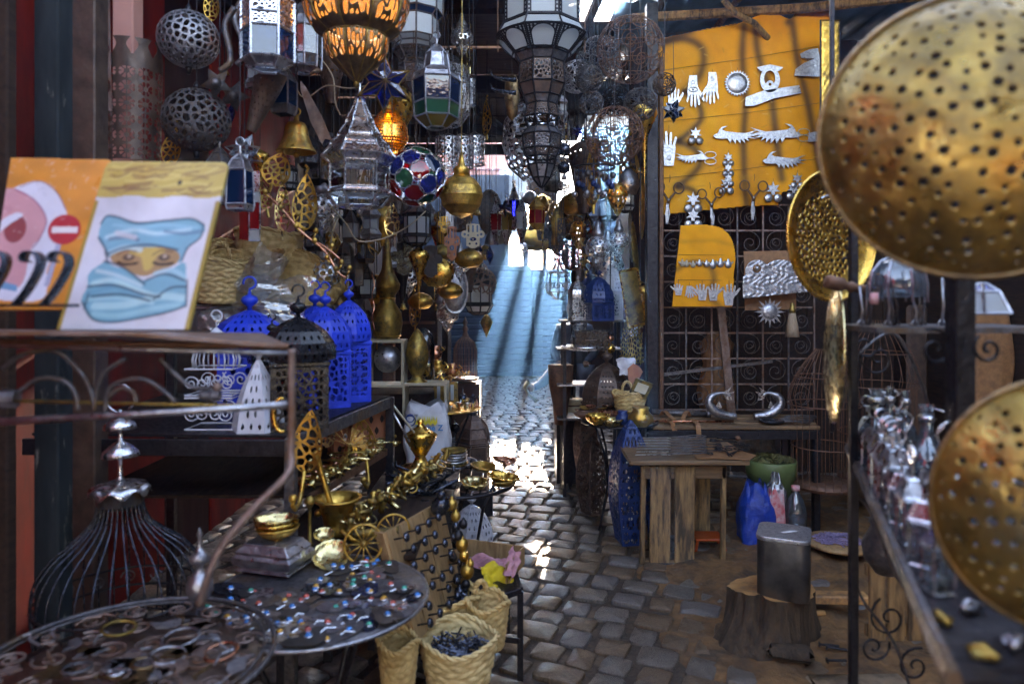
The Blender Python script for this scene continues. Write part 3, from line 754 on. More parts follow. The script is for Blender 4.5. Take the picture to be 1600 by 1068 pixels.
def dish(root, r, depth, mat, fpat=None, rim=.006, nu=120, nv=60, flat=.0, rings=None):
    prof = [(r*sin(a)/sin(1.15)*1.0, -depth*(cos(a)-cos(1.15))/(1-cos(1.15))) for a in [1.15*i/14 for i in range(15)]]
    prof[0] = (1e-4, prof[0][1])
    if fpat is None: spin(root, prof, mat, 48, 'dish', cap=False)
    else: cut(fpat, nu, nv, prof_map(prof), True).ob('dish', mat, root, True, thick=.0025)
    g = G(); g.tube(circle(r, 60), rim, 6, True); g.ob('rim', mat, root, True)
def table_round(root, r, h, mat='iron', top='iron', lattice=True, legs=3, spread=.75, t=.008, solid=False):
    g = G(); g.tube(circle(r, 48, h-.008), t, 6, True)
    if not solid: 
        for k in range(9): x = -r+2*r*(k+.5)/9; q = sqrt(max(0,r*r-x*x)); g.box((x,0,h-.012),(.008,2*q,.004))
    g.ob('rim', mat, root, True)
    if solid: spin(root, [(r*.99,h-.014),(r*.99,h-.002),(1e-4,h-.001)], top, 48, 'table_top')
    for k in range(legs):
        a = .6+2*pi*k/legs; g = G()
        g.tube([(r*.86*cos(a),r*.86*sin(a),h-.012),(r*.55*cos(a),r*.55*sin(a),h*.72),(r*.42*cos(a),r*.42*sin(a),h*.42),(r*.62*cos(a),r*.62*sin(a),h*.14),(r*spread*cos(a),r*spread*sin(a),0)], t*.9, 6); g.ob('leg', mat, root, True)
    g = G(); g.tube(circle(r*.44, 20, h*.42), t*.6, 5, True); g.ob('ring', mat, root)
def basket(root, r0, r1, h, mat='straw', oval=1.0, rings=9, handles=1, seg=36, wob=.02, seed=0):
    rr = random.Random(seed); n = rings*5
    vs = []; fs = []
    for j in range(n+1):
        t = j/n; R = lerp(r0, r1, t**.8)
        for k in range(seg*2):
            a = pi*k/seg; sl = (1 if (j//5)%2 else -1); br = 1+.030*abs(sin(pi*((j%5)+.5)/5))*(1+.8*sin(a*seg*.40+sl*(j%5)*.9))-.02+wob*sin(2*a+seed)*t+.01*sin(5*a+seed)*t
            vs.append((R*br*cos(a)*oval, R*br*sin(a), h*t+.010*sin(3*a+seed)*t))
    m = seg*2
    for j in range(n):
        for k in range(m): fs.append((j*m+k, j*m+(k+1)%m, (j+1)*m+(k+1)%m, (j+1)*m+k))
    fs.append(tuple(range(m))[::-1])
    g = G(); g.add(vs, fs); g.ob('basket_wall', mat, root, False, thick=.006)
    g = G()
    def rope(pts, r, closed=False):
        # two strands twisted round each other
        for ph in (0, pi):
            q = []
            N = len(pts)
            for i,p in enumerate(pts):
                p = Vector(p); a = i*1.1+ph; nx = pts[(i+1)%N] if (closed or i+1 < N) else p; tv = (Vector(nx)-p)
                if tv.length < 1e-6: tv = Vector((0,0,1))
                s_ = tv.cross(Vector((0,0,1)));  s_ = s_.normalized() if s_.length > 1e-5 else Vector((1,0,0)); b = tv.normalized().cross(s_)
                q.append(p+(s_*cos(a)+b*sin(a))*r*.6)
            g.tube(q, r*.75, 5, closed)
    rim = [(lerp(r0,r1,1)*1.01*cos(a)*oval*(1+wob*sin(2*a+seed)), r1*1.01*sin(a)*(1+wob*sin(2*a+seed)), h+.010*sin(3*a+seed)) for a in [2*pi*i/70 for i in range(70)]]
    rope(rim, .007, True); g.ob('rim_rope', mat, root, True)
    for s_ in ((-1,1) if handles == 2 else ((1,) if handles else ())):
        g = G(); y = s_*r1*.96
        rope([(r1*oval*.30*cos(a)*-1, y, h+.0+r1*.55*sin(a)) for a in [pi*i/26 for i in range(27)]], .008); g.ob('handle', mat, root, True)
    return root
def pane_star(root, r, mat, edge='silver', n=8, seed=2):
    """Spiky glass star lantern: pyramids on the faces of a cuboctahedron-like ball."""
    dirs = []
    for i in range(12):
        z = 1-2*(i+.5)/12; a = i*2.39996; q = sqrt(1-z*z); dirs.append(Vector((q*cos(a),q*sin(a),z)))
    g = G(); e = G()
    for d in dirs:
        u = d.orthogonal().normalized(); v = d.cross(u); base = [d*r*.42+(u*cos(2*pi*k/4)+v*sin(2*pi*k/4))*r*.34 for k in range(4)]; tip = d*r
        g.add(base+[tip], [(0,1,4),(1,2,4),(2,3,4),(3,0,4)])
        for k in range(4): e.tube([base[k], tip], r*.022, 4); e.tube([base[k], base[(k+1)%4]], r*.022, 4)
    g.ob('pane_facets', mat, root); e.ob('frame', edge, root)
def flat_star(root, r, mat, edge='brass', n=6, depth=.35):
    g = G(); e = G(); out = [((r if i%2 == 0 else r*.5)*sin(pi*i/n), (r if i%2 == 0 else r*.5)*cos(pi*i/n)) for i in range(2*n)]
    for s_ in (-1,1):
        c_ = (0, s_*r*depth, 0)
        for i in range(2*n):
            a = (out[i][0],0,out[i][1]); b = (out[(i+1)%(2*n)][0],0,out[(i+1)%(2*n)][1]); g.add([a,b,c_],[(0,1,2)]); e.tube([a,c_], r*.02, 4)
            if s_ > 0: e.tube([a,b], r*.025, 4)
    g.ob('pane_facets', mat, root); e.ob('frame', edge, root)
# ================= painted pictures (colour laid on a fine grid of the board itself) =================
class Paint:
    def __init__(s, w, h, base):
        s.w, s.h = w, h; s.X, s.Y = np.meshgrid(np.arange(w)+.5, np.arange(h)+.5); s.C = np.ones((h,w,3))*np.array(base)
    def mix(s, a, col):
        a = np.clip(a,0,1)[...,None]; s.C = s.C*(1-a)+np.array(col)*a; return s
    def stroke(s, pts, wd, col, soft=1.5, op=1.):
        d = np.full(s.X.shape, 1e9)
        for (x0,y0),(x1,y1) in zip(pts, pts[1:]):
            L = (x1-x0)**2+(y1-y0)**2+1e-9; t = np.clip(((s.X-x0)*(x1-x0)+(s.Y-y0)*(y1-y0))/L,0,1)
            d = np.minimum(d, np.hypot(s.X-x0-t*(x1-x0), s.Y-y0-t*(y1-y0)))
        return s.mix(op*np.clip((wd/2-d)/soft+.5,0,1) if soft < 6 else op*np.exp(-(d/(wd/2+soft*.3))**2), col)
    def ell(s, cx, cy, rx, ry, col, soft=1.5, op=1.):
        d = (np.hypot((s.X-cx)/rx,(s.Y-cy)/ry)-1)*min(rx,ry); return s.mix(op*np.clip(-d/soft+.5,0,1), col)
    def poly(s, pts, col, op=1.):
        ins = np.zeros(s.X.shape, bool); n = len(pts)
        for i in range(n):
            x0,y0 = pts[i]; x1,y1 = pts[(i+1)%n]
            if y0 == y1: continue
            c = ((y0 > s.Y) != (y1 > s.Y)) & (s.X < (x1-x0)*(s.Y-y0)/(y1-y0)+x0); ins ^= c
        return s.mix(ins*op, col)
    def noise(s, amt, k=6, seed=0):
        r = np.random.RandomState(seed); a = np.zeros(s.X.shape)
        for o in range(k):
            fx, fy = r.randn(2)*.03*(1.7**o); a += np.sin(s.X*fx+s.Y*fy+r.rand()*6)/(1.4**o)
        s.C = s.C*(1+amt*a[...,None]); return s
def smooth(pts, n=8, closed=False):
    out = []; N = len(pts); rngk = range(N if closed else N-1)
    for i in rngk:
        p0 = pts[(i-1)%N] if closed or i > 0 else pts[i]; p1 = pts[i]; p2 = pts[(i+1)%N]; p3 = pts[(i+2)%N] if closed or i+2 < N else p2
        for k in range(n):
            t = k/n; out.append(tuple(.5*((2*b)+(c-a)*t+(2*a-5*b+4*c-d)*t*t+(3*b-a-3*c+d)*t**3) for a,b,c,d in zip(p0,p1,p2,p3)))
    if not closed: out.append(tuple(pts[-1]))
    return out
def picture(paint, mp, keep=None, name='painted_face', mat='canvas_paint', par=None):
    """One sheet, a quad per dab of paint; keep masks the outline of the board."""
    h, w = paint.h, paint.w
    vid = -np.ones((h+1,w+1), int); vs = []; fs = []; cols = []
    K = np.ones((h,w), bool) if keep is None else keep
    for j, i in zip(*np.nonzero(K)):
        q = []
        for a,b in ((j,i),(j,i+1),(j+1,i+1),(j+1,i)):
            if vid[a,b] < 0: vid[a,b] = len(vs); vs.append(tuple(mp(b/w, a/h))); cols.append(paint.C[min(a,h-1),min(b,w-1)])
            q.append(int(vid[a,b]))
        fs.append(q[::-1])
    me = bpy.data.meshes.new(name); me.from_pydata(vs, [], fs); me.materials.append(MATS[mat])
    at = me.color_attributes.new('Col','FLOAT_COLOR','POINT')
    c4 = np.ones((len(vs),4), np.float32); c4[:,:3] = np.clip(np.array(cols),0,1); at.data.foreach_set('color', c4.ravel())
    smooth_flag(me); return mk(name, me, mat, par)

# ================= the yellow board =================
BY = 4.8
yb = T('yellow_display_board', 'large yellow board airbrushed with dark curves, hung with aluminium cut-outs', 'display board', P(1160,190,BY))
def toyb(px, py, d=0): return (S(px-1160,BY), d, S(190-py,BY))
pt = Paint(200, 250, (.86,.34,.012))          # covers px 1028..1300, py 5..335 of the photograph's bearing
def q(px,py): return ((px-1028)/272*200, (py-5)/330*250)
pt.noise(.05, 6, 3)
for cx,cy,rx,ry in ((1062,122,56,58),(1055,195,64,42),(1060,262,58,52),(1062,312,50,50)):
    pt.ell(*q(cx,cy), rx/272*200, ry/330*250, (.92,.42,.02), 6, .5)
dk = (.045,.025,.02)
for pts, wd in (([(1030,70),(1070,62),(1098,80),(1094,118),(1070,145)],7),([(1070,145),(1090,160),(1094,190),(1060,222)],4),([(1060,222),(1088,236),(1092,262),(1060,292)],6),([(1060,292),(1085,300),(1094,330)],4),
    ([(1163,40),(1160,90),(1165,160),(1162,220),(1164,290),(1168,330)],6),([(1180,40),(1186,90),(1205,150),(1213,215),(1222,280)],6.5),([(1238,38),(1247,100),(1262,160),(1275,230),(1290,300)],6),([(1262,5),(1240,25),(1232,36)],5),([(1030,68),(1080,50)],6)):
    pt.stroke([q(*z) for z in smooth(pts,5)], wd*.8, dk, 9, .82)
for y0 in (0,1,2,3): pass
rr_ = np.random.RandomState(5)
for k in range(70):
    a = rr_.rand(2)*np.array([200,250]); pt.stroke([tuple(a), tuple(a+rr_.randn(2)*4)], .8, (.9,.55,.2) if k%2 else (.45,.2,.03), 1, .6)
top = smooth([(1027,62),(1090,49),(1150,38),(1166,32),(1188,24),(1212,22),(1235,30),(1246,14),(1258,10),(1262,0),(1272,0),(1274,8),(1294,14),(1300,30)],4)
bot = [(1300,285),(1222,300),(1215,320),(1165,322),(1030,336)]
Kp = Paint(200,250,(0,0,0)); Kp.poly([q(*z) for z in list(top)+bot+[(1027,336)]], (1,1,1)); keep = Kp.C[...,0] > .5
def ymap(u,v):
    px = 1028+272*u; py = 5+330*v; x,_,z = toyb(px,py); return (x, .004*sin(u*14)+.012*u, z)
picture(pt, ymap, keep, 'painted_face', 'yellow_paint', yb)
yb.children[0].modifiers.new('thickness','SOLIDIFY').thickness = .012
yb.children[0].modifiers[0].offset = 1
# strings across the board
g = G()
for a,b in (((1030,112),(1290,72)),((1030,192),(1296,160)),((1030,280),(1296,246)),((1034,56),(1150,40))):
    g.tube([toyb(*a,-.02), toyb((a[0]+b[0])/2,(a[1]+b[1])/2+2,-.022), toyb(*b,-.02)], .0014, 4)
g.ob('string', 'rust', yb)
# items hanging on it
IY = BY-.03
def hung(name, label, cat, px, py, up=8, group=None, Y=IY, rot=None):
    t = T(name, label, cat, P(px,py,Y), 0, group, rot=rot)
    if up: g = G(); g.tube([(0,.002,S(2,Y)),(.001,0,S(up,Y))], .0012, 4); g.ob('string', 'rust', t)
    return t
t = hung('aluminium_hand', 'silver hand cut-out fingers down with an eye in its palm, left of another hand', 'ornament', 1083,143,30); hand(t, S(20,IY), S(50,IY), 'tin', down=True)
g = G(); g.tube([(x,-.006,z) for x,_,z in [(0.03*cos(a),0,.012+.016*sin(a)) for a in [2*pi*k/12 for k in range(12)]]], .002, 4, True); g.ball((0,-.006,.012),.006); g.ob('eye','pewter',t)
t = hung('aluminium_hand', 'plain silver hand cut-out fingers down beside the sun', 'ornament', 1113,138,30); hand(t, S(20,IY), S(50,IY), 'tin', down=True, flip=-1)
t = hung('aluminium_sun', 'silver sun disc with many short rays on the yellow board', 'ornament', 1152,130,24); sunface(t, S(21,IY), 26, 'tin', .2)
t = hung('aluminium_hand', 'pale hand cut-out fingers up at the left edge of the yellow board', 'ornament', 1045,232,36); hand(t, S(24,IY), S(54,IY), 'tin', flip=-1)
t = hung('aluminium_hand', 'silver hand half hidden behind the wire ball and blue star', 'ornament', 1052,158,30); hand(t, S(18,IY), S(44,IY), 'tin', down=False)
t = T('glass_star', 'small spiky blue glass star lantern in front of the yellow board', 'lantern', P(1052,173,4.3)); pane_star(t, S(19,4.3), 'glass_navy', 'silver'); wire(t, S(15,4.3), .42)
def pxpoly(pts, cx, cy, Y): return [(S(x-cx,Y), S(cy-y,Y)) for x,y in pts][::-1]
t = hung('aluminium_crescent', 'silver crescent figure holding a ring on the yellow board', 'ornament', 1203,122,24)
def fcres(U,V):
    x = (U-.5)*2; y = (V-.5)*2
    ring = .82-np.hypot(x/.86,(y+.12)); inner = .50-np.hypot((x+.02)/.8,(y+.02)); b = np.minimum(ring,-inner)
    b = np.maximum(b, np.minimum(.26-np.hypot(x,y+.42), -(.11-np.hypot(x,y+.42))))
    head = np.minimum(.16-np.abs(y-.72+.2*np.abs(x)), .95-np.abs(x)-np.abs(y-.7)*1.2); return np.maximum(b, head)
cut(fcres, 40,50, lambda u,v: (S((u-.5)*44,IY),0,S((v-.5)*48,IY))).ob('plate','tin',t,thick=.004)
t = hung('aluminium_plank', 'slanting silver bar with rounded left end under the crescent', 'ornament', 1208,140,0)
sil(t, pxpoly([(1164,166),(1165,152),(1180,146),(1195,141),(1249,133),(1252,146),(1210,154),(1178,166)],1208,140,IY), .004,'tin')
t = hung('aluminium_bird', 'silver bird head cut-out at the right of the yellow board', 'ornament', 1262,100,22)
sil(t, pxpoly([(1241,119),(1243,108),(1257,98),(1272,92),(1252,91),(1250,84),(1262,78),(1278,75),(1281,88),(1281,120)],1262,100,IY), .004,'tin')
def bird(label, cx, cy, w, flip=1, branch=False, Yd=IY):
    t = hung('aluminium_bird', label, 'ornament', cx, cy, 0, 'flying birds cut from aluminium', Yd)
    base = [(-1,.0),(-.92,.1),(-.80,.12),(-.72,.30),(-.60,.42),(-.34,.46),(-.60,.30),(-.45,.22),(.05,.16),(.40,.14),(1.0,.30),(.62,.10),(1.0,.06),(.62,-.02),(.95,-.12),(.50,-.08),(.60,-.24),(.36,-.10),(.40,-.32),(.20,-.12),(.2,-.34),(.02,-.14),(-.02,-.34),(-.18,-.12),(-.24,-.30),(-.38,-.10),(-.62,-.12),(-.85,-.10)]
    p = [(x*w/2*flip, y*w/2) for x,y in base]; p = p if flip < 0 else p[::-1]
    p = [(S(x,Yd),S(y,Yd)) for x,y in p]; sil(t, p, .004, 'tin', 'plate')
    g = G(); 
    for k in range(5): g.tube([(S(flip*w/2*(-.4+.22*k),Yd),-.003,S(w/2*.02,Yd)),(S(flip*w/2*(-.30+.22*k),Yd),-.003,S(-w/2*.08,Yd))], .001, 4)
    g.ob('feather_line','pewter',t)
    if branch:
        for j,s_ in enumerate((-1,1)):
            g = G(); g.tube([(S(x,Yd),0,S(y,Yd)) for x,y in [(flip*-w*.5+7*cos(a)*1.3+flip*-4, s_*5+5*sin(a)) for a in [2*pi*k/12 for k in range(12)]]], .003, 5, True); g.ob('ring','tin',t)
    return t
bird('long silver bird with spread feathers, beak at left, on the third string', 1150,213,72,1)
bird('silver bird with raised neck beside the looped one on the third string', 1212,211,80,-1,True)
bird('small grey bird with looped branch beside the pale hand cut-out', 1080,247,52,-1,True)
bird('silver bird holding a leafy twig on the lower half of the yellow board', 1226,252,70,1)
t = hung('aluminium_cutout', 'small silver plate cut off by the brass panel on the third string', 'ornament', 1272,214,0); sil(t, pxpoly([(1262,222),(1264,208),(1272,206),(1290,206),(1290,220)],1272,214,IY), .004,'tin')
def cherries(label, px, py, w, n=1, Yd=IY):
    t = hung('aluminium_cherries', label, 'ornament', px, py, w*.9, 'cherry and blossom pendants on the yellow board', Yd)
    for j in range(n):
        z0 = -j*w*.95
        for s_ in (-1,1):
            g = G(); g.lathe([(S(w*.27,Yd),0),(S(w*.2,Yd),.006),(1e-4,.009)], 14, mtx=Matrix.Translation((S(s_*w*.28,Yd),0,S(z0-w*.28,Yd))) @ Matrix.Rotation(pi/2,4,'X')); g.lathe([(S(w*.27,Yd),0),(1e-4,-.003)], 14, mtx=Matrix.Translation((S(s_*w*.28,Yd),0,S(z0-w*.28,Yd))) @ Matrix.Rotation(pi/2,4,'X')); g.ob('cherry','tin',t,True)
        p = [(S(x*w,Yd),S(z0+y*w,Yd)) for x,y in ((0,.75),(-.10,.45),(-.38,.52),(-.22,.25),(-.45,.10),(-.12,.10),(-.1,-.1),(.1,-.1),(.12,.10),(.45,.10),(.22,.25),(.38,.52),(.10,.45))]
        sil(t, p, .004, 'tin', 'blossom')
    return t
cherries('pair of silver cherries above the grey bird', 1087,214,22); cherries('chain of three silver cherry pendants near the middle of the board', 1138,250,17,3)
cherries('silver cherries under the hanging chain of cherries', 1135,292,22); cherries('two tiered silver cherries over the top of the arched board', 1083,318,26,2,IY-.03)
cherries('silver cherries right of the middle pair of shears', 1208,302,26); cherries('dull cherries half behind the brass dish rim', 1240,300,22)
cherries('small silver spray near the bottom edge of the yellow board', 1246,284,20)
def shears(label, px, py, h, Yd=IY-.02, mat='pewter', tilt=0, parent=None):
    t = T('hand_shears', label, 'scissors', P(px,py,Yd), 0, 'shears hanging from the bottom of the yellow board', rot=(0,tilt,0))
    k = S(h,Yd)
    for s_ in (-1,1):
        g = G(); g.tube([(s_*k*.23+k*.12*cos(a),0,k*.38+k*.13*sin(a)) for a in [2*pi*i/16 for i in range(16)]], k*.02, 5, True); g.tube([(s_*k*.15,0,k*.27),(s_*k*.05,0,k*.14),(-s_*k*.01,s_*.002,0)], k*.03, 5); g.ob('handle','rust',t,True)
        g = G(); g.slab([(-s_*k*.02-.004,.12*k),(-s_*k*.02+.006,.12*k),(s_*k*.06,-.25*k),(-s_*k*.02,-.5*k),(-s_*k*.05,-.25*k)][::(1 if s_>0 else 1)], .003, Matrix.Translation((0,s_*.002,0))); g.ob('blade',mat,t)
    g = G(); g.ball((0,0,k*.08), k*.035); g.ob('rivet','pewter',t); wire(t, k*.5, k*.68, 'rust')
    return t
shears('hand shears at the lower left corner of the yellow board', 1044,318,66,tilt=.06); shears('hand shears between the cherry pendants', 1112,324,58,tilt=-.08); shears('hand shears over the dark gap between the two boards', 1177,314,62,tilt=.04)
# brass relief panel
t = T('brass_relief_panel', 'tall narrow brass panel with embossed relief at the right end of the yellow board', 'panel', P(1296,150,4.5))
g = G(); w_, h_ = S(30,4.5), S(235,4.5); nx, nz = 10, 70
g.add([(w_*(i/nx-.5), -.010*abs(sin(i*1.9+j*.7)*cos(j*1.3+i))*(0<i<nx)-.01, h_*(j/nz-.5)) for j in range(nz+1) for i in range(nx+1)], [(j*(nx+1)+i,j*(nx+1)+i+1,(j+1)*(nx+1)+i+1,(j+1)*(nx+1)+i) for j in range(nz) for i in range(nx)]); g.ob('relief','brass',t,True,thick=.003)
g = G(); g.tube([(-w_/2,-.01,-h_/2),(w_/2,-.01,-h_/2),(w_/2,-.01,h_/2),(-w_/2,-.01,h_/2)], .006, 5, True); g.ob('border','iron',t)

# small arched board
SY = 4.55
pb = Paint(70,110,(.86,.34,.012)); pb.noise(.05,5,8); pb.stroke(smooth([(0,62),(20,50),(40,58),(46,76),(40,92),(56,110)],5), 4, dk, 7, .6); pb.stroke([(2,24),(40,22),(68,30)],3,(.6,.25,.02),6,.5)
t = T('small_yellow_board', 'small yellow board with rounded top right corner hung with little hands', 'display board', P(1103,415,SY))
def smap(u,v): px = 1054+96*u+ (14*(1-v)); py = 350+130*v; return (S(px-1103-6*1,SY), .004*sin(5*u), S(415-py,SY))
kk = Paint(70,110,(0,0,0)); kk.poly([(1,109),(1,2),(24,1)]+smooth([(30,1),(48,6),(60,20),(66,40),(67,60)],5)+[(69,109)],(1,1,1))
o = picture(pb, smap, kk.C[...,0] > .5, 'painted_face', 'yellow_paint', t); m_ = o.modifiers.new('thickness','SOLIDIFY'); m_.thickness = .012; m_.offset = 1
g = G()
for py in (398,437): g.tube([(S(1058-1103,SY),-.014,S(415-py,SY)),(S(1148-1103,SY),-.014,S(415-py-1,SY))], .0012, 4)
g.ob('string','rust',t)
for i,px in enumerate((1066,1073,1083,1093,1104,1114,1126,1138)):
    t = hung('little_pendant', ('leftmost','second','third','fourth','fifth','sixth','seventh','rightmost')[i]+' tiny charm in the upper row on the small yellow board', 'charm', px, 411+(i%3), 8, 'tiny charms on the small yellow board', SY-.02)
    k = S(12,SY) if i > 4 else S(9,SY); g = G()
    g.lathe([(1e-4,-k*.6),(k*.35,-k*.45),(k*.48,-k*.1),(k*.32,k*.25),(k*.15,k*.4),(k*.2,k*.55),(1e-4,k*.7)], 10, mtx=Matrix.Diagonal((1,.4,1,1))); g.ob('charm_body','bone' if i < 3 else 'tin',t,True)
    g = G(); 
    for s_ in (-1,1): g.tube([(0,0,0),(s_*k*.55,0,k*.12),(s_*k*.6,0,k*.32)], k*.12, 5)
    g.ob('arms','tin',t)
for i,(px,py,w_,h_,dn,fl) in enumerate(((1060,452,14,18,False,-1),(1077,456,13,19,True,1),(1097,456,18,26,False,-1),(1115,456,18,27,False,1),(1139,460,20,34,False,1))):
    lb = ['tiny hand with spread fingers at the left of the lower row on the small board','tiny closed hand pointing down on the small yellow board','small open hand in the middle of the lower row on the small board','small open hand beside the largest one on the small board','largest pale open hand, at the right bottom corner of the small board'][i]
    t = hung('little_hand', lb, 'charm', px, py, h_*.5+6, 'small hands on the arched yellow board', SY-.02); hand(t, S(w_,SY), S(h_,SY), 'tin', dn, fl, .003)
# silver relief + card + sun + tassel
t = T('cardboard_sheet', 'brown cardboard sheet hung behind the embossed silver piece', 'cardboard', P(1203,438,4.6)); g = G(); g.box((0,0,0),(S(80,4.6),.006,S(92,4.6)), ry=-.02); g.ob('sheet','leather',t)
t = T('silver_relief', 'embossed silver figure with a large eye beside the big brass dish', 'ornament', P(1208,438,4.5))
def frel(U,V):
    px = 1155+105*U; py = 470-75*V; b = np.minimum(py-(432-10*np.sin((px-1160)/15)-0), 466-.10*(px-1160)-py)
    b = np.minimum(b, px-1159); h1 = 18-np.hypot(px-1181,py-424); h2 = 22-np.hypot((px-1218)/1.3,py-428); s = np.maximum(np.maximum(b,h1),h2); return np.minimum(s, -(6.5-np.hypot(px-1181,py-420)))
def mrel(u,v): 
    px = 1155+105*u; py = 470-75*v; return (S(px-1208,4.5), -.02-.0025*sin(px*.5+3*sin(py*.23))*sin(py*.45+2*sin(px*.17)), S(438-py,4.5))
cut(frel, 60,46, mrel).ob('relief','tin',t,True,thick=.002)
g = G(); g.ball((S(1181-1208,4.5),-.02,S(438-419,4.5)), S(4,4.5)); g.ob('eye','pewter',t,True)
t = hung('silver_sunburst', 'silver sunburst with long pointed rays under the embossed figure', 'ornament', 1203,487,16,Y=4.5); sunface(t, S(25,4.5), 16, 'tin', .5, .2)
t = hung('broom_tassel', 'beige tassel with brass knob hanging right of the sunburst', 'tassel', 1238,500,26,Y=4.5)
spin(t, [(S(11,4.5),-S(26,4.5)),(S(9,4.5),-S(10,4.5)),(S(5,4.5),S(12,4.5)),(1e-4,S(14,4.5))], 'hair_tassel', 18, 'bristles', flute=.12, nf=9)
spin(t, [(S(5,4.5),S(11,4.5)),(S(5,4.5),S(18,4.5)),(S(3,4.5),S(20,4.5)),(S(4,4.5),S(24,4.5)),(1e-4,S(28,4.5))], 'brass_aged', 12, 'knob')

# ================= scrollwork grille =================
gr = T('scroll_grille', 'old iron grille of C-shaped scrolls behind the bench and under the boards', 'grille', P(1150,640,4.9))
GY = 4.9; cw = S(40,GY)
def scroll_mesh(r, t=.0042):
    g = G(); g.tube([(x,0,z) for x,z in spiral((0,0), r, 1.55, pi*.5, 24, .14, 1)], t, 5, flat=.7); return g.mesh('scroll', True)
sm_ = scroll_mesh(cw*.46)
x0 = -S(118,GY); nxc, nzc = 6, 8
for j in range(nzc):
    for i in range(nxc):
        for k in range(2):
            if rng.rand() < .06: continue
            fl = 1 if (i+j+k)%2 else -1
            o = mk('scroll', sm_, 'iron_grey', gr, (x0+cw*(i+.5)+ (cw*.02*(rng.rand()-.5)), 0, cw*.5+cw*j+ (.25 if k else -.25)*cw*.0), (0, (0 if k else pi)+(.15*(rng.rand()-.5)), 0))
            o.scale = (fl*(1 if k else .62), 1, (1 if k else .62))
for i in range(nxc+1):
    g = G(); g.box((x0+cw*i,0,cw*nzc/2),(.011,.011,cw*nzc)); g.ob('bar','iron_grey' if i%2 else 'rust_grey',gr)
for j in range(nzc+1):
    g = G(); g.box((x0+cw*nxc/2,.008,cw*j),(cw*nxc,.006,.012)); g.ob('cross_bar','rust_grey',gr)
g = G(); g.box((S(-40,GY),-.03,S(65,GY)),(S(190,GY),.012,.022), ry=-.12); g.ob('diagonal_bar','iron_grey',gr)
g = G(); g.box((S(-22,GY),-.05,S(110,GY)),(S(12,GY),.02,S(330,GY)), ry=-.10); g.ob('plank','rust_grey',gr)
t = T('hanging_cloth', 'crumpled brown cloth bundle seen behind the scrollwork', 'cloth', P(1120,590,5.2)); g = G(); g.lathe([(.12,-.25),(.15,-.1),(.10,.1),(.13,.25),(.05,.34)], 18, flute=.3, nf=7); g.ob('bundle','leather',t,True)

# ================= bench =================
BN = 4.2
t = T('work_bench', 'dark bench with an uneven brown slatted top in front of the grille', 'bench', P(1140,830,BN)); zt = S(830-665,BN)
for k in range(5):
    g = G(); g.box((.02,-.03+.085*k,zt+.004*(k%2)),(S(258,BN)+.03*sin(k*2),.078,.022), bev=.004, rz=.01*sin(k*3)); g.ob('plank','wood_x',t)
g = G(); g.box((0.0,-.075,zt-.04),(S(262,BN),.02,.05), bev=.003); g.ob('front_rail','iron',t)
for sx in (-1,1):
    for sy in (0,1): g = G(); g.box((sx*S(128,BN),-.06+.36*sy,zt/2-.012),(.04,.04,zt-.03), bev=.004); g.ob('leg','iron',t)
g = G()
for k in range(6): g.box((-.35+.17*k,-.02+.06*(k%2),zt+.0165),(.09,.008,.003))
g.ob('slot','wood_dark',t)
BT = BN-.02
def onb(px, Y=4.3): return ((px-800)/FPX*Y, Y, EYE+(HZ-665)/FPX*BN+.017)
for s_,px,lb in ((1,1150,'left curled fish of silver metal lying on the bench'),(-1,1178,'right curled fish of silver metal lying on the bench')):
    t = T('fish_handle', lb, 'door handle', onb(px,4.3), 0); k = S(1,4.3)
    pts = smooth([(0,0,.022),(-18*k*s_,0,.03),(-33*k*s_,0,.055),(-42*k*s_,0,.10),(-38*k*s_,0,.145),(-22*k*s_,0,.165),(-14*k*s_,0,.15)],6)
    g = G(); n = len(pts); g.tube(pts, .026, 10, taper=lambda u: .55+.55*sin(pi*min(1,u*1.15+.12)) if u < .75 else .28+.75*(1-u)); g.ob('body','pewter',t,True)
    g = G(); g.slab([(x*k*s_, z) for x,z in ((-16,.135),(-20,.17),(-8,.20),(-12,.165),(-2,.175),(-8,.15),(-6,.12),(-13,.125))][::-s_], .008); g.ob('tail','silver',t)
    g = G(); g.slab([(x*k*s_, z) for x,z in ((-34,.07),(-22,.075),(-26,.115))][::-s_], .006); g.ob('fin','silver',t)
    g = G(); g.ball((-6*k*s_,-.018,.03),.005); g.ob('eye','black_paint',t)
t = T('metal_rod', 'thick grey metal rod lying at the back of the bench', 'rod', onb(1065,4.42)); g = G(); g.tube([(-S(46,4.4),0,.03),(S(42,4.4),-.02,.018)], .017, 10); g.ob('shaft','iron_grey',t,True); g = G(); g.tube([(S(38,4.4),-.02,.018),(S(43,4.4),-.021,.018)], .021, 10); g.ob('ferrule','pewter',t,True)
t = T('metal_rod', 'thin brown rod across the front of the bench', 'rod', onb(1080,4.2)); g = G(); g.tube([(-S(68,4.2),0,.012),(S(65,4.2),-.01,.010)], .007, 8); g.ob('shaft','copper',t,True)
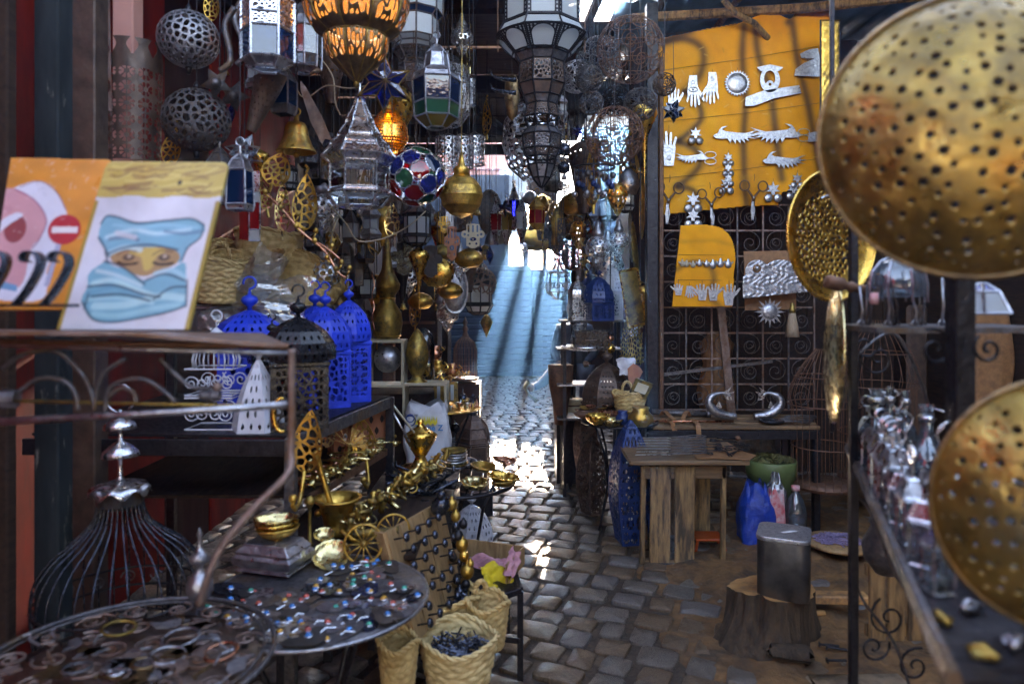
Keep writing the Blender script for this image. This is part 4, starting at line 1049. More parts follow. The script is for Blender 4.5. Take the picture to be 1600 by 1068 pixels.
for i,(px,Y,ln,rz) in enumerate(((1040,4.35,.11,.3),(1072,4.32,.15,-.5),(1045,4.2,.12,.15),(1088,4.14,.0,0))):
    t = T('leather_strap', ['rust leather strap over the left end of the bench','folded rust leather strap across the thick rod','rust strap dangling over the bench edge near the black post','long rust strap with buckle hanging below the bench edge'][i], 'strap', onb(px,Y), rz)
    if ln: pts = [(0,ln/2,.01),(0,ln*.2,.045),(0,-ln*.3,.03),(.01,-ln*.8,.005)]; 
    else: pts = [(0,.10,.015),(0,.02,.012),(0,-.035,.005),(.003,-.045,-.06),(0,-.045,-.13)]
    if i == 2: pts = [(0,.1,.012),(0,-.05,.012),(0,-.068,-.01),(.02,-.07,-.06),(.0,-.07,-.075)]
    g = G(); n=len(pts)
    for (a,b_) in zip(smooth(pts,5), smooth(pts,5)[1:]): 
        A,B = Vector(a),Vector(b_); g.add([A+Vector((-.014,0,0)),A+Vector((.014,0,0)),B+Vector((.014,0,0)),B+Vector((-.014,0,0))],[(0,1,2,3)])
    g.ob('band','leather',t,thick=.004)
    if i >= 2: z_ = pts[-1]; g = G(); g.tube([(z_[0]-.014,z_[1]-.004,z_[2]-.012),(z_[0]+.014,z_[1]-.004,z_[2]-.012),(z_[0]+.014,z_[1]-.004,z_[2]+.012),(z_[0]-.014,z_[1]-.004,z_[2]+.012)], .003, 5, True); g.ob('buckle','iron_grey',t)
t = T('hand_mirror', 'black hand mirror lying on the right end of the bench', 'mirror', onb(1206,4.2)); g = G(); g.tube([(x*1.0,y*.8,.012) for x,y,_ in circle(S(18,4.2),24)], .007, 6, True); g.ob('rim','iron',t,True); g = G(); g.lathe([(S(17,4.2),.008),(1e-4,.009)],24,mtx=Matrix.Diagonal((1,.8,1,1))); g.ob('glass','iron_gloss',t)
for i in range(4):
    t = T('tongs', ('nearest','second','third','hindmost')[i]+' iron tongs in the heap at the right end of the bench', 'tongs', onb(1240+4*i,4.17+.03*i), -.12+.08*i, 'iron tongs heaped at the end of the bench')
    g = G(); g.tube([(-S(26,4.2),0,.01+.006*i),(0,.006,.016+.006*i),(S(24,4.2),-.01,.008+.006*i)], .006, 6, taper=lambda u:.6+.7*u); g.ob('arm','iron_grey',t,True); g = G(); g.tube([(-S(26,4.2),.014,.01+.006*i),(0,.01,.016+.006*i),(S(24,4.2),.012,.008+.006*i)], .006, 6); g.ob('arm','iron_grey',t,True)

# ================= crate and its shears =================
CY = 3.66
t = T('pallet_crate', 'upended slatted wooden crate used as a table for shears', 'crate', (0,0,0)); 
def bx(px0,py0,px1,py1,Y,d,mat,name,par,ry=0):
    a = P(px0,py0,Y); b = P(px1,py1,Y); g = G(); c = (a+b)/2; g.box((0,0,0),(abs(b.x-a.x),d,abs(a.z-b.z)), bev=.004); o = g.ob(name,mat,par); o.location = (c.x,c.y+d/2,c.z); o.rotation_euler = (0,ry,0); return o
for px0,px1 in ((1016,1048),(1055,1086)): bx(px0,728,px1,884,CY,.018,'wood_old','slat',t,.012)
for px0,px1 in ((1001,1009),(1127,1135)): bx(px0,728,px1,888,CY+.02,.03,'wood_old','corner_post',t,.01)
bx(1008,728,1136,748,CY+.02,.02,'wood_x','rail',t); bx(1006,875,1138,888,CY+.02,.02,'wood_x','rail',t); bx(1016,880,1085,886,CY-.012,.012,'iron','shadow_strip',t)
for py in (740,820): bx(1005,py,1012,py+24,CY+.2,.3,'wood_old','side_slat',t)
for px0,px1 in ((1030,1062),(1080,1110)): bx(px0,728,px1,882,CY+.42,.018,'wood_old','back_slat',t)
g = G(); a = P(984,730,CY-.06); b = P(1172,730,CY-.06)
o = G().box((0,0,0),(b.x-a.x,.50,.022),bev=.004).ob('table_top','wood_x',t); o.location = ((a.x+b.x)/2,CY+.19,a.z+.03); o.rotation_euler = (radians(2.0),0,0)
CT = a.z+.045
bx(1012,890,1140,893,CY,.35,'rust','base_sheet',t)
t = T('cardboard_scrap', 'torn cardboard laid over the crate top beneath the small tools', 'cardboard', ((1128-800)/FPX*CY,CY+.17,CT-.004)); g = G(); g.slab([(-.13,-.2),(.14,-.21),(.15,.05),(.19,.14),(.12,.24),(-.05,.2),(-.14,.22)],.004,Matrix.Rotation(pi/2,4,'X')); g.ob('sheet','leather',t)
for i in range(7):
    Y = CY+.01+.05*i; t = T('sheep_shears', ('frontmost','second','third','middle','fifth','sixth','rearmost')[i]+' pair of sprung iron shears in the row on the crate', 'shears', ((1072-800)/FPX*Y,Y,CT+.010+.004*i), .10-.01*i, 'sheep shears stacked on the crate')
    k = .9
    for s_ in (-1,1):
        g = G(); g.slab([(-.30*k,s_*.002),(-.10*k,s_*.018),(-.10*k,-s_*.004),(-.29*k,-s_*.003)][::s_],.003,Matrix.Rotation(pi/2,4,'X')); g.ob('blade','silver' if i < 2 else 'pewter',t)
        g = G(); g.tube([(-.11*k,s_*.008,0),(-.03*k,s_*.012,.003),(.06*k,s_*.028,.006),(.11*k,s_*.020,.006),(.125*k,0,.006)], .006, 6, flat=.5); g.ob('spring_handle','iron_grey',t,True)
for i,(px,Y,s_,rz) in enumerate(((1112,3.76,.8,.1),(1112,3.84,.8,0),(1112,3.92,.7,-.1),(1135,3.72,1.2,1.5),(1152,3.74,1.1,.9),(1098,3.70,.7,-.2),(1150,3.88,1.,.4),(1130,4.0,1.,2.8))):
    t = T('iron_scissors', ['small dark scissors on the cardboard, topmost of three laid in a column','small dark scissors in the middle of three laid in a column','small dark scissors, hindmost of three in a column','round handled scissors standing out at the front of the crate top','open scissors with a ring at the front right of the crate top','smallest scissors in front of the column on the crate','dull scissors at the right edge of the crate top','scissors at the back of the crate top beside a wooden knob'][i], 'scissors', ((px-800)/FPX*Y,Y,CT+.004), rz, scale=s_)
    for q_ in (-1,1):
        g = G(); g.tube([(.055+.02*cos(a), q_*.022+.016*sin(a),.004) for a in [2*pi*j/12 for j in range(12)]], .0028, 5, True); g.tube([(.038,q_*.014,.004),(0,0,.004),(-.075,-q_*.006,.003)], .0032, 5); g.ob('half','iron',t,True)
t = T('knob_rod', 'dark knob on a rod at the back corner of the crate', 'knob', ((1153-800)/FPX*4.0,4.0,CT+.012)); g = G(); g.ball((0,0,.01),.016); g.ob('head','rust',t,True); g = G(); g.tube([(-.12,0,.012),(0,0,.012)],.005,6); g.ob('rod','iron',t,True)  # a dark knob on a rod, not a mallet

# ================= things under the bench and on the floor =================
t = T('orange_stool', 'orange plastic stool seen through the crate', 'stool', P(1105,868,3.9)); g = G(); g.box((0,0,.11),(.16,.14,.012),bev=.004); g.ob('seat','orange_plastic',t)
for sx in (-1,1):
    for sy in (-1,1): g = G(); g.tube([(sx*.07,sy*.06,.105),(sx*.09,sy*.075,0)],.008,5); g.ob('leg','orange_plastic',t)
t = T('green_tub', 'round pale green tub heaped with dry leaves under the bench', 'tub', P(1205,800,4.25)); z_ = 0
spin(t, [(.125,0),(.14,S(60,4.25)),(.148,S(62,4.25)),(.15,S(82,4.25)),(.143,S(84,4.25)),(.138,S(62,4.25)),(1e-4,S(60,4.25))], 'green_tub', 30, 'tub_wall')
o = G()
for k in range(120): a = rng.rand()*6.28; r_ = .125*sqrt(rng.rand()); o.box((r_*cos(a),r_*sin(a),S(84,4.25)+.02*(1-r_/.125)),(.03,.016,.004),rz=a*3,rx=rng.rand(),ry=rng.rand())
o = o.ob('leaf_heap','leaves_dry',t); o['kind'] = 'stuff'
def bagmesh(w, d, h, seed, nf=10, top=.55):
    r = random.Random(seed); g = G(); vs = []; m, n = 40, 18; ph = [r.uniform(0,6) for _ in range(8)]
    for j in range(n+1):
        t_ = j/n; k = (1-.10*abs(t_-.35))*(1 if t_ < .72 else lerp(1,top,(t_-.72)/.28))
        for i in range(m):
            a = 2*pi*i/m; c = 1+.06*sin(3*a+ph[0]+4*t_)+.035*sin(7*a+ph[1]-6*t_)+.022*sin(13*a+ph[2]+9*t_)+ .03*sin(9*t_+2*a+ph[3])
            sx = abs(cos(a))**.6*(1 if cos(a) > 0 else -1); sy = abs(sin(a))**.6*(1 if sin(a) > 0 else -1)
            vs.append((w/2*k*c*sx, d/2*k*c*sy, h*t_+(.03*sin(5*a+ph[4])*(t_ > .9))))
    fs = [(j*m+i,j*m+(i+1)%m,(j+1)*m+(i+1)%m,(j+1)*m+i) for j in range(n) for i in range(m)]; fs.append(tuple(range(m))[::-1]); fs.append(tuple(n*m+i for i in range(m))); return g.add(vs,fs)
t = T('blue_plastic_bag', 'crumpled bright blue plastic bag between the crate and the bench leg', 'bag', P(1180,868,4.0)); bagmesh(.19,.2,S(112,3.95),3).ob('sack','blue_bag',t,True)
t = T('clear_plastic_bag', 'knotted transparent bag beside the blue plastic bag', 'bag', P(1212,812,4.0)); bagmesh(.10,.12,S(68,4.0),8,top=.3).ob('sack','film',t,True)
t = T('red_white_packet', 'red and white packet leaning beside the blue bag', 'packet', P(1212,830,3.96)); bagmesh(.10,.08,S(62,3.96),5,top=.8).ob('packet','red_pack',t,True)
t = T('plastic_bottle', 'large clear plastic bottle with red cap beside the packet', 'bottle', P(1243,832,3.95)); k = S(1,3.95)
spin(t, [(15*k,0),(17*k,3*k),(17*k,30*k),(16*k,38*k),(12*k,52*k),(6*k,62*k),(5*k,68*k),(5*k,70*k)], 'glass_smoky', 24, 'bottle_body'); spin(t, [(6*k,66*k),(6.5*k,74*k),(1e-4,74.5*k)], 'orange_plastic', 14, 'cap').data.materials[0] = MATS['red_pack']
spin(t, [(15*k,.002),(16*k,4*k),(16*k,26*k),(1e-4,26.5*k)], 'glass_smoky', 20, 'liquid')
t = T('dark_sack', 'dull grey plastic sack stored on the shelf beneath the bench top', 'sack', P(1160,715,4.5)); bagmesh(.42,.2,.20,12,top=.5).ob('sack','iron_grey',t,True)
# metal box on stump
def stump():
    g = G(); r_ = random.Random(4); m, n = 64, 14; vs = []
    for j in range(n+1):
        t_ = j/n
        for i in range(m):
            a = 2*pi*i/m; fl = 1.0+.55*(1-t_)**2.2*max(0,cos(a-3.5))**3+.40*(1-t_)**2.4*max(0,cos(a-4.55))**6+.3*(1-t_)**2*max(0,cos(a-.3))**4
            notch = 1-.30*math.exp(-((a-4.05)/.10)**2)*(.4+.6*t_) ; c = fl*notch*(1+.05*sin(3*a+1)+.02*sin(11*a+3*t_)+.02*sin(19*a))
            vs.append((.158*c*cos(a)*1.08,.135*c*sin(a),.20*t_+ (.012*sin(2*a) if j == n else 0)))
    fs = [(j*m+i,j*m+(i+1)%m,(j+1)*m+(i+1)%m,(j+1)*m+i) for j in range(n) for i in range(m)]; g.add(vs,fs); return g, [vs[n*m+i] for i in range(m)]
t = T('tree_stump', 'split tree stump with flared root standing on the brown earth', 'stump', ((1205-800)/FPX*2.86,2.86,.01), .1)
g, ringt = stump(); g.ob('bark','bark',t,False)
g = G(); g.add(ringt+[(0,0,.203)], [(i,(i+1)%64,64) for i in range(64)]); g.ob('cut_face','cut_wood',t)
g = G(); g.box((-.02,-.19,.035),(.17,.09,.05),rz=-.35,bev=.02); g.ob('root','bark',t,True)
t = T('metal_box', 'square grey metal tin with rounded corners standing on the stump', 'metal box', ((1228-800)/FPX*2.80,2.82,.21), -.42)
def rbox(w,d,h,r,n=6): 
    p = []
    for cx,cy,a0 in ((w/2-r,d/2-r,0),(-w/2+r,d/2-r,pi/2),(-w/2+r,-d/2+r,pi),(w/2-r,-d/2+r,1.5*pi)):
        for k in range(n+1): a = a0+pi/2*k/n; p.append((cx+r*cos(a),cy+r*sin(a)))
    m = len(p); vs = [(x,y,z) for z in (0,h) for x,y in p]; return G().add(vs,[(i,(i+1)%m,m+(i+1)%m,m+i) for i in range(m)]+[tuple(range(m))[::-1],tuple(range(m,2*m))]), p
g,p_ = rbox(.195,.195,.235,.035); g.ob('body','tin_box',t,True); bv = t.children[0].modifiers.new('b','BEVEL'); bv.width = .006; bv.segments = 2; bv.limit_method = 'ANGLE'
g,p_ = rbox(.201,.201,.018,.037); o = g.ob('lid','tin',t,False); o.location = (0,0,.226); bv = o.modifiers.new('b','BEVEL'); bv.width = .004; bv.segments = 2; bv.limit_method = 'ANGLE'
t = T('paper_scrap', 'scrap of white paper lying on the metal tin', 'paper', ((1228-800)/FPX*2.80+.01,2.80,.4575), .3); G().slab([(-.03,-.006),(.02,-.012),(.04,.004),(0,.01),(-.028,.008)],.0012,Matrix.Rotation(pi/2,4,'X')).ob('scrap','paper',t)
# round board with keys
t = T('round_wooden_board', 'round wooden board lying on the earth behind the metal tin', 'board', P(1312,850,3.75)); spin(t,[(.17,0),(.175,.012),(.165,.02),(1e-4,.021)],'wood_warm',40,'board')
g = G()
for k in range(150): a = rng.rand()*6.28; r_ = .13*sqrt(rng.rand()); g.box((r_*cos(a),r_*sin(a)*.8,.026+.02*rng.rand()*(1-r_/.14)),(.045,.008,.004),rz=rng.rand()*3,rx=.3*rng.rand(),ry=.3*rng.rand()-.15)
o = tag(g.ob('key_heap','purple_keys'),'heap of small purplish metal keys spread on the round wooden board','keys',kind='stuff'); o.location = P(1312,850,3.75)
t = T('timber_offcut', 'long squared timber lying on the earth right of the stump', 'timber', P(1300,940,3.05), -.05); G().box((0,0,.02),(.30,.07,.035),bev=.005).ob('timber','cut_wood',t)
t = T('wood_peg', 'short pale wooden peg beside the stump', 'peg', P(1278,962,3.0), .1); g = G(); g.tube([(-.03,0,.012),(.03,0,.012)],.012,8); g.ob('peg','cut_wood',t,True)
for i,(px,py,rz) in enumerate(((1296,1012,-.2),(1308,1017,-.35),(1308,1036,0))):
    t = T('iron_spike', ['dark iron spike lying uppermost in front of the timber','dark iron spike crossing the uppermost one','lowest dark iron spike on the earth'][i], 'spike', P(px,py,EYE*FPX/(py-HZ)*.985), rz); g = G(); g.tube([(-.035,0,.012),(.035,0,.012)],.005,6); g.box((-.037,0,.012),(.006,.016,.016)); g.ob('spike','iron',t)
t = T('stone_step', 'pale worn stone slab edge at the lower right corner of the ground', 'step', P(1345,1085,2.50), .02); G().box((0,.02,.02),(.36,.10,.05),bev=.015).ob('slab','concrete',t,True)
# wire cages at the right
for i,(px,py,Y,w_,h_,lb) in enumerate(((1287,760,4.15,95,215,'tall rusty wire bird cage with a domed top beyond the bench'),(1370,750,4.4,110,250,'rusty wire bird cage with onion top behind the glass bottles'))):
    t = T('wire_cage', lb, 'bird cage', P(px,py,Y)); w2 = S(w_,Y)/2; h2 = S(h_,Y)
    prof = lambda u: (w2 if u < .6 else w2*(1.12*cos((u-.6)/.4*1.35)))
    for k in range(26):
        a = 2*pi*k/26; g = G(); g.tube([(prof(u)*cos(a),prof(u)*sin(a),h2*u) for u in [j/14 for j in range(15)]], .0022, 4); g.ob('wire','rust',t)
    for u in (.02,.3,.6,.8): g = G(); g.tube(circle(prof(u),26,h2*u),.004,5,True); g.ob('hoop','rust',t)
    spin(t,[(w2,0),(w2,.03),(1e-4,.031)],'rust',26,'tray')
t = T('bark_board', 'rough strip of reddish timber standing behind the cages', 'timber', P(1432,640,4.7)); G().box((0,0,.25),(.14,.05,.9),bev=.02).ob('strip','lace_brown',t)
t = T('brown_cloth', 'brown cloth hanging at the back behind the right hand rack', 'cloth', P(1545,640,4.2)); bagmesh(.26,.08,.62,31,top=.9).ob('drape','leather',t,True)
# ================= right foreground =================
# big pierced brass dome, close to the viewer
def holed_dish(name, label, px, py, Y, rp, depth, seed, n, hole, tilt, azi, mat='brass_aged', rings=None, dens=None):
    t = T(name, label, 'dish', P(px,py,Y), rot=None); r = S(rp,Y)
    d = Vector((sin(azi)*cos(tilt), -cos(azi)*cos(tilt), sin(tilt))); t.rotation_euler = d.to_track_quat('Z','Y').to_euler()
    return t, r
def hole_field(rings):           # rings: (fraction of radius, count, hole size in dish units, phase)
    pts = [(R*cos(2*pi*k/n+ph+.25*sin(k*2.3)/n*6), R*sin(2*pi*k/n+ph), h*(.8+.4*((k*7)%5)/4)) for R,n,h,ph in rings for k in range(n)]
    pts = [(a+.017*sin(i*12.9),b+.017*cos(i*7.7),h) for i,(a,b,h) in enumerate(pts)]
    pa = np.array(pts)
    def f(U,V):
        X = V*np.cos(2*pi*U); Y = V*np.sin(2*pi*U); F = np.full(U.shape, 1.)
        for a,b,h in pa: F = np.minimum(F, np.hypot(X-a,Y-b)-h)
        return F
    return f
def flip_dish(t, r, depth, mat, f, nu=220, nv=70, bulge=1, rim=.006, am=1.15, rl=1):
    prof = [(max(1e-4,r*sin(a)/sin(am)), bulge*depth*(cos(a)-cos(am))/(1-cos(am))) for a in [am*i/20 for i in range(21)]]
    if rl: prof += [(r*1.02,-bulge*.002),(r*1.035,bulge*depth*.0-.004*bulge)]
    cut(f, nu, nv, prof_map(prof), True).ob('dish_shell', mat, t, True, thick=.003)
    g = G(); g.tube(circle(r*1.035 if rl else r, 80), rim, 6, True); g.ob('rim', 'bronze' if rl else mat, t, True)
rr = random.Random(3)
ringsA = [(.90,44,.014,.1),(.81,38,.021,.2),(.71,34,.023,.5),(.61,29,.023,.1),(.51,25,.024,.4),(.41,20,.024,.2),(.31,15,.024,0),(.21,10,.024,.3),(.10,5,.024,0)]
t, r = holed_dish('brass_dome', 'huge domed brass dish pierced with round holes, nearest thing at the upper right', 1524, 208, .92, 218, .1, 1, 1, .02, .05, -.35)
flip_dish(t, r, .075, 'brass_dull', hole_field(ringsA), rl=1, rim=.0035)
t, r = holed_dish('brass_dome', 'second pierced brass dome, cut by the lower right corner of the view', 1682, 792, .86, 196, .1, 1, 1, .02, .0, -.3)
flip_dish(t, r, .065, 'brass_dull', hole_field([(R,int(n*.9),h*1.1,ph+.3) for R,n,h,ph in ringsA]), rim=.0035)
# engraved brass tray with cut leaf pattern
t, r = holed_dish('brass_dish', 'shining brass dish with a dense pierced leaf pattern behind the black rack', 1302, 368, 1.95, 96, .1, 1, 1, .02, .0, .38)
_fl = f_lace(230,.17,11,1)
def fd2(U,V):
    X = .5+.68*V*np.cos(2*pi*U); Y = .5+.68*V*np.sin(2*pi*U); return np.maximum(_fl(X,Y)*.2, V-.70)
t.scale = (.95,1.06,1); flip_dish(t, r, .035, 'brass_bright', fd2, 200, 80, -1, .004, rl=0)
g = G()
for k in range(5): g.tube([(r*.62*cos(a)+.0, r*.62*sin(a), -.001) for a in [1.25+.16*k+.12*i/5 for i in range(6)]], .002, 4)
g.ob('engraved_arc','silver',t)
# edge-on brass plate
t = T('brass_plate', 'brass plate seen edge-on like a blade, hanging below the pierced dish', 'plate', P(1298,552,1.7), rot=(0,.03,0)); g = G()
g.lathe([(1e-4,-.008),(S(60,1.7),-.006),(S(104,1.7),.004),(S(108,1.7),.008),(S(104,1.7),.010),(S(60,1.7),.001),(1e-4,0)], 40, mtx=Matrix.Rotation(-.30,4,'Z') @ Matrix.Rotation(pi/2,4,'Y')); g.ob('plate','brass_pale',t,True)
g = G(); g.tube([(.008,.0,-S(40,1.7)),(.03,.0,-S(30,1.7)),(.045,0,-S(42,1.7)),(.035,0,-S(75,1.7)),(.008,0,-S(72,1.7))],.003,5); g.ob('handle','iron_grey',t)
t = T('wooden_spindle', 'short dark turned wooden spindle across the rack in front of the brass dish', 'spindle', P(1330,448,1.6), rot=(0,.22,0)); g = G(); g.lathe([(.012,-.06),(.016,-.055),(.016,-.02),(.008,-.012),(.013,.0),(.008,.012),(.012,.03),(.012,.06)],14,mtx=Matrix.Rotation(pi/2,4,'Y')); g.ob('body','rust',t,True)
# black rack
rk = T('black_iron_rack', 'black iron rack with scrolled ends holding bottles and cutlery at the right', 'rack', (0,0,0))
def barpp(a, b, r, mat='iron', name='rail', par=None, seg=5):
    g = G(); g.tube([a,b], r, seg); return g.ob(name, mat, par if par is not None else rk)
def pbox(px, Y, w_, z0, z1, mat='iron', name='upright', par=None):
    g = G(); g.box(((px-800)/FPX*Y,Y,(z0+z1)/2),(w_,w_,z1-z0),bev=.002); return g.ob(name,mat,par if par is not None else rk)
pbox(1333,1.75,.019,0,1.75); pbox(1500,1.28,.036,0,2.3); pbox(1336,2.7,.02,0,1.6); pbox(1300,2.05,.012,1.0,2.4)
A = P(1325,700,1.95); B = Vector((.484,.77,A.z))
g = G(); g.tube([A,B],.010,6,flat=1.6); g.ob('shelf_edge','iron_grey',rk)
z1 = A.z
g = G(); g.add([A,B,B+Vector((.42,0,0)),A+Vector((.30,0,0))],[(0,1,2,3)]); g.ob('shelf','iron',rk,thick=.006)
g = G(); g.box((.95,1.57,1.325),(.38,.20,.012)); g.ob('shelf','iron_grey',rk)
for (px,py,Y,rp,d,a0) in ((1372,560,1.75,30,1,2.6),(1352,540,1.75,22,-1,.4),(1545,545,1.2,26,1,2.2),(1385,700,1.75,22,-1,1.),(1390,965,1.75,34,1,2.0),(1365,1010,1.75,26,-1,.3),(1430,1040,1.75,30,1,1.2),(1318,330,2.0,20,1,1.5),(1322,410,2.0,18,-1,1.),(1390,360,1.6,26,1,3.),(1460,545,1.3,34,-1,2.)):
    c = P(px,py,Y); g = G(); g.tube([(c.x+x,c.y,c.z+z) for x,z in spiral((0,0),S(rp,Y),1.4,a0,24,.15,d)],.0032,5); g.ob('scroll','iron',rk)
for pts in (((1333,900),(1350,940),(1395,1000),(1420,1068)),((1333,560),(1395,520),(1440,600),(1455,660)),((1333,770),(1360,800),(1400,900),(1450,950))):
    g = G(); g.tube(smooth([tuple(P(a,b,1.75)) for a,b in pts],5),.004,5); g.ob('curved_bar','iron_grey',rk)
# cutlery hanging on the rack shelf
for i in range(13):
    px = 1345+14*i; t = T('serving_fork', ('first','second','third','fourth','fifth','sixth','seventh','eighth','ninth','tenth','eleventh','twelfth','last')[i]+' metal fork from the rack post in the row on the upper shelf', 'fork', (P(px,485,1.55).x,1.55+.02*(i%3),1.333), .4*sin(i*2), 'cutlery standing in a row on the upper rack shelf')
    g = G(); h_ = .085+.02*sin(i*3); g.tube([(0,0,0),(.004,0,h_*.4),(-.003+.01*sin(i),0,h_)],.0035,5,taper=lambda u:1-.3*u)
    for q_ in (-1,0,1): g.tube([(0,0,.012),(q_*.007,.0,.004),(q_*.008,0,-.004)],.002,4)
    g.ob('fork_body','iron_grey' if i%3 else 'pewter',t,True)
t = T('red_bound_grip', 'small red bound grip among the cutlery on the rack', 'grip', P(1366,466,1.5)); g = G(); g.lathe([(.008,-.012),(.009,0),(.008,.012)],10); g.ob('grip','red_pack',t,True)
t = T('glass_lantern', 'domed clear glass lantern with metal ribs above the cutlery', 'lantern', P(1402,450,1.55)); g = G(); R_ = S(42,1.55)
spin(t,[(R_,-.02),(R_,.01),(R_*.9,.035),(R_*.6,.058),(R_*.2,.07)],'glass_smoky',18,'dome')
for k in range(8): a = 2*pi*k/8; g.tube([(R_*u*cos(a),R_*u*sin(a),z) for u,z in ((1.02,-.03),(1.02,.01),(.92,.036),(.62,.059),(.1,.073))],.0025,4)
g.ob('rib','pewter',t)
# glassware
def slx(Y): return .484+.446*(Y-.77)/1.18
def carafe(label, px, py, Y, h, w_, blue=False, kind=0):
    t = T('glass_bottle' if not kind else 'oil_lamp', label, 'bottle' if not kind else 'lamp', P(px,py,Y)); k = S(1,Y)
    spin(t,[(w_*.42*k,0),(w_*.5*k,h*.06*k),(w_*.5*k,h*.3*k),(w_*.34*k,h*.48*k),(w_*.14*k,h*.62*k),(w_*.12*k,h*.9*k),(w_*.17*k,h*k)],'glass_smoky' if not blue else 'glass_clear',24,'glass_body',cap=False)
    spin(t,[(w_*.45*k,0),(w_*.5*k,.003),(w_*.44*k,h*.05*k)],'pewter',20,'foot'); spin(t,[(w_*.15*k,h*.80*k),(w_*.2*k,h*.84*k),(w_*.15*k,h*.88*k)],'silver',16,'collar')
    g = G(); g.tube([(w_*.16*k*cos(0)+w_*.3*k*sin(a)*1.0, 0, h*(.95-.32*a/3.14)*k+w_*.12*k*sin(a)) for a in [pi*i/10 for i in range(11)]],.0025,5); g.ob('handle','silver',t,True)
    return t
zsh = .925
for i,(px,Y,h,w_) in enumerate(((1392,1.75,118,62),(1425,1.6,112,50),(1452,1.5,104,46),(1438,1.72,125,44),(1472,1.45,96,44),(1408,1.9,90,50))):
    c = P(px,700,Y); t = carafe(['round bellied glass bottle nearest the rack post','glass bottle with looped handle second from the post','straight necked glass bottle beside the blue tinted lantern','tall thin glass bottle behind the others','short glass bottle against the thick black upright','dark glass bottle standing furthest back on the shelf'][i],px,700,Y,h,w_); t.location = (slx(Y)+.05+.03*(i%2),Y,A.z+.005)
for i,(px,Y) in enumerate(((1385,1.55),(1418,1.45),(1452,1.4))):
    t = T('silver_lantern', ['small silver glass-sided lantern at the post end of the middle shelf','small silver glass-sided lantern in the middle of the shelf','silver lantern with blue tinted arch beside the thick upright'][i], 'lantern', (slx(Y)+.035,Y,A.z+.006)); w_ = .026
    faceted(t,4,[(w_,0),(w_,.075),(w_*1.1,.08),(w_*.5,.11)],['glass_smoky' if i < 2 else 'glass_clear',None,'silver'],'silver',.003,pi/4)
for i in range(40):
    u = (i+.5)/40; c = A.lerp(B,u); t = T('metal_fitting', ('iron','pewter','brass')[i%3]+(' lobed',' squat')[i%2]+' fitting on the slanting shelf edge, '+('at its far end','second group from the far end','halfway along','nearer the viewer','close to the lower brass dome','at its near end')[i//7], 'fitting', (c.x+.02+.022*(i*5%7),c.y,c.z+.004), i*1.3, 'metal fittings strewn along the slanting shelf edge')
    g = G(); g.tube([(-.014,0,.006),(0,.008,.012),(.016,0,.006)],.0055,6); g.box((.0,.0,.006),(.02,.012,.01),rz=.5,bev=.002); g.ob('fitting_body',('iron_grey','pewter','brass_aged')[i%3],t,True)
for i,(px,py,Y,s_) in enumerate(((1468,842,1.15,44),(1480,878,1.1,36),(1545,1010,1.0,60),(1430,820,1.3,26))):
    t = T('silver_buckle', ['white metal clasp lying in front of the lower brass dome','smaller white clasp below the first','pale blurred metal piece at the foot of the lower brass dome','little grey clasp on the slanting shelf'][i], 'clasp', P(px,py,Y), rot=(.8,.2,.3)); k = S(s_,Y)
    g,_ = rbox(k,k*.7,.006,k*.15); g.ob('clasp_plate','silver' if i != 2 else 'pewter',t); g = G(); g.tube([(x,y,.008) for x,y,_ in circle(k*.2,14)],.002,5,True); g.ob('ring','pewter',t)
t = T('blue_white_lamp', 'blurred blue and white glass shade glinting under the big brass dome', 'lamp shade', P(1535,472,1.35)); faceted(t,6,[(.05,-.02),(.03,.02),(.008,.035)],['glass_milk|glass_clear','glass_blue'],'pewter',.003,hk=False)
t = T('lower_crate', 'dim wooden crate on the ground behind the scrolled foot of the rack', 'crate', P(1415,985,2.2)); 
for k in range(4): g = G(); g.box((-.09+.06*k,0,.09),(.05,.012,.24),bev=.003); g.ob('slat','wood_old',t)
g = G(); g.box((0,.012,.19),(.24,.012,.04)); g.box((0,.012,.0),(.24,.012,.04)); g.ob('rail','wood_old',t)
t = T('dark_pot', 'dark round pot on the low shelf behind the diagonal rack edge', 'pot', (P(1385,900,2.0).x,2.0,.61)); spin(t,[(.03,0),(.06,.04),(.065,.08),(.04,.13),(.045,.15)],'iron_grey',20,'pot_body')

cz = [o for o in COL.objects if o.get('category') == 'bottle' and o.name.startswith('glass_bottle')]; lz = [o for o in COL.objects if o.name.startswith('silver_lantern')]
wn = ('nearest the viewer','second from the viewer','third from the viewer','fourth along','fifth along','sixth along','seventh along','eighth along','ninth along','tenth along')
for i in range(10):
    Y = 1.02+.085*i; dup(cz[i%len(cz)],('clear','smoky','narrow')[i%3]+' glass bottle in the back row of the slanting shelf, '+wn[i],(slx(Y)+.13+.02*(i%3),Y,A.z+.005),i,.85+.06*(i%4))
for i in range(9):
    Y = 1.0+.10*i; dup(lz[i%3],('plain','bluish','tall')[i%3]+' silver glass lantern in the front row of the slanting shelf, '+wn[i],(slx(Y)+.035,Y,A.z+.005),i*.7,.8+.08*(i%3))
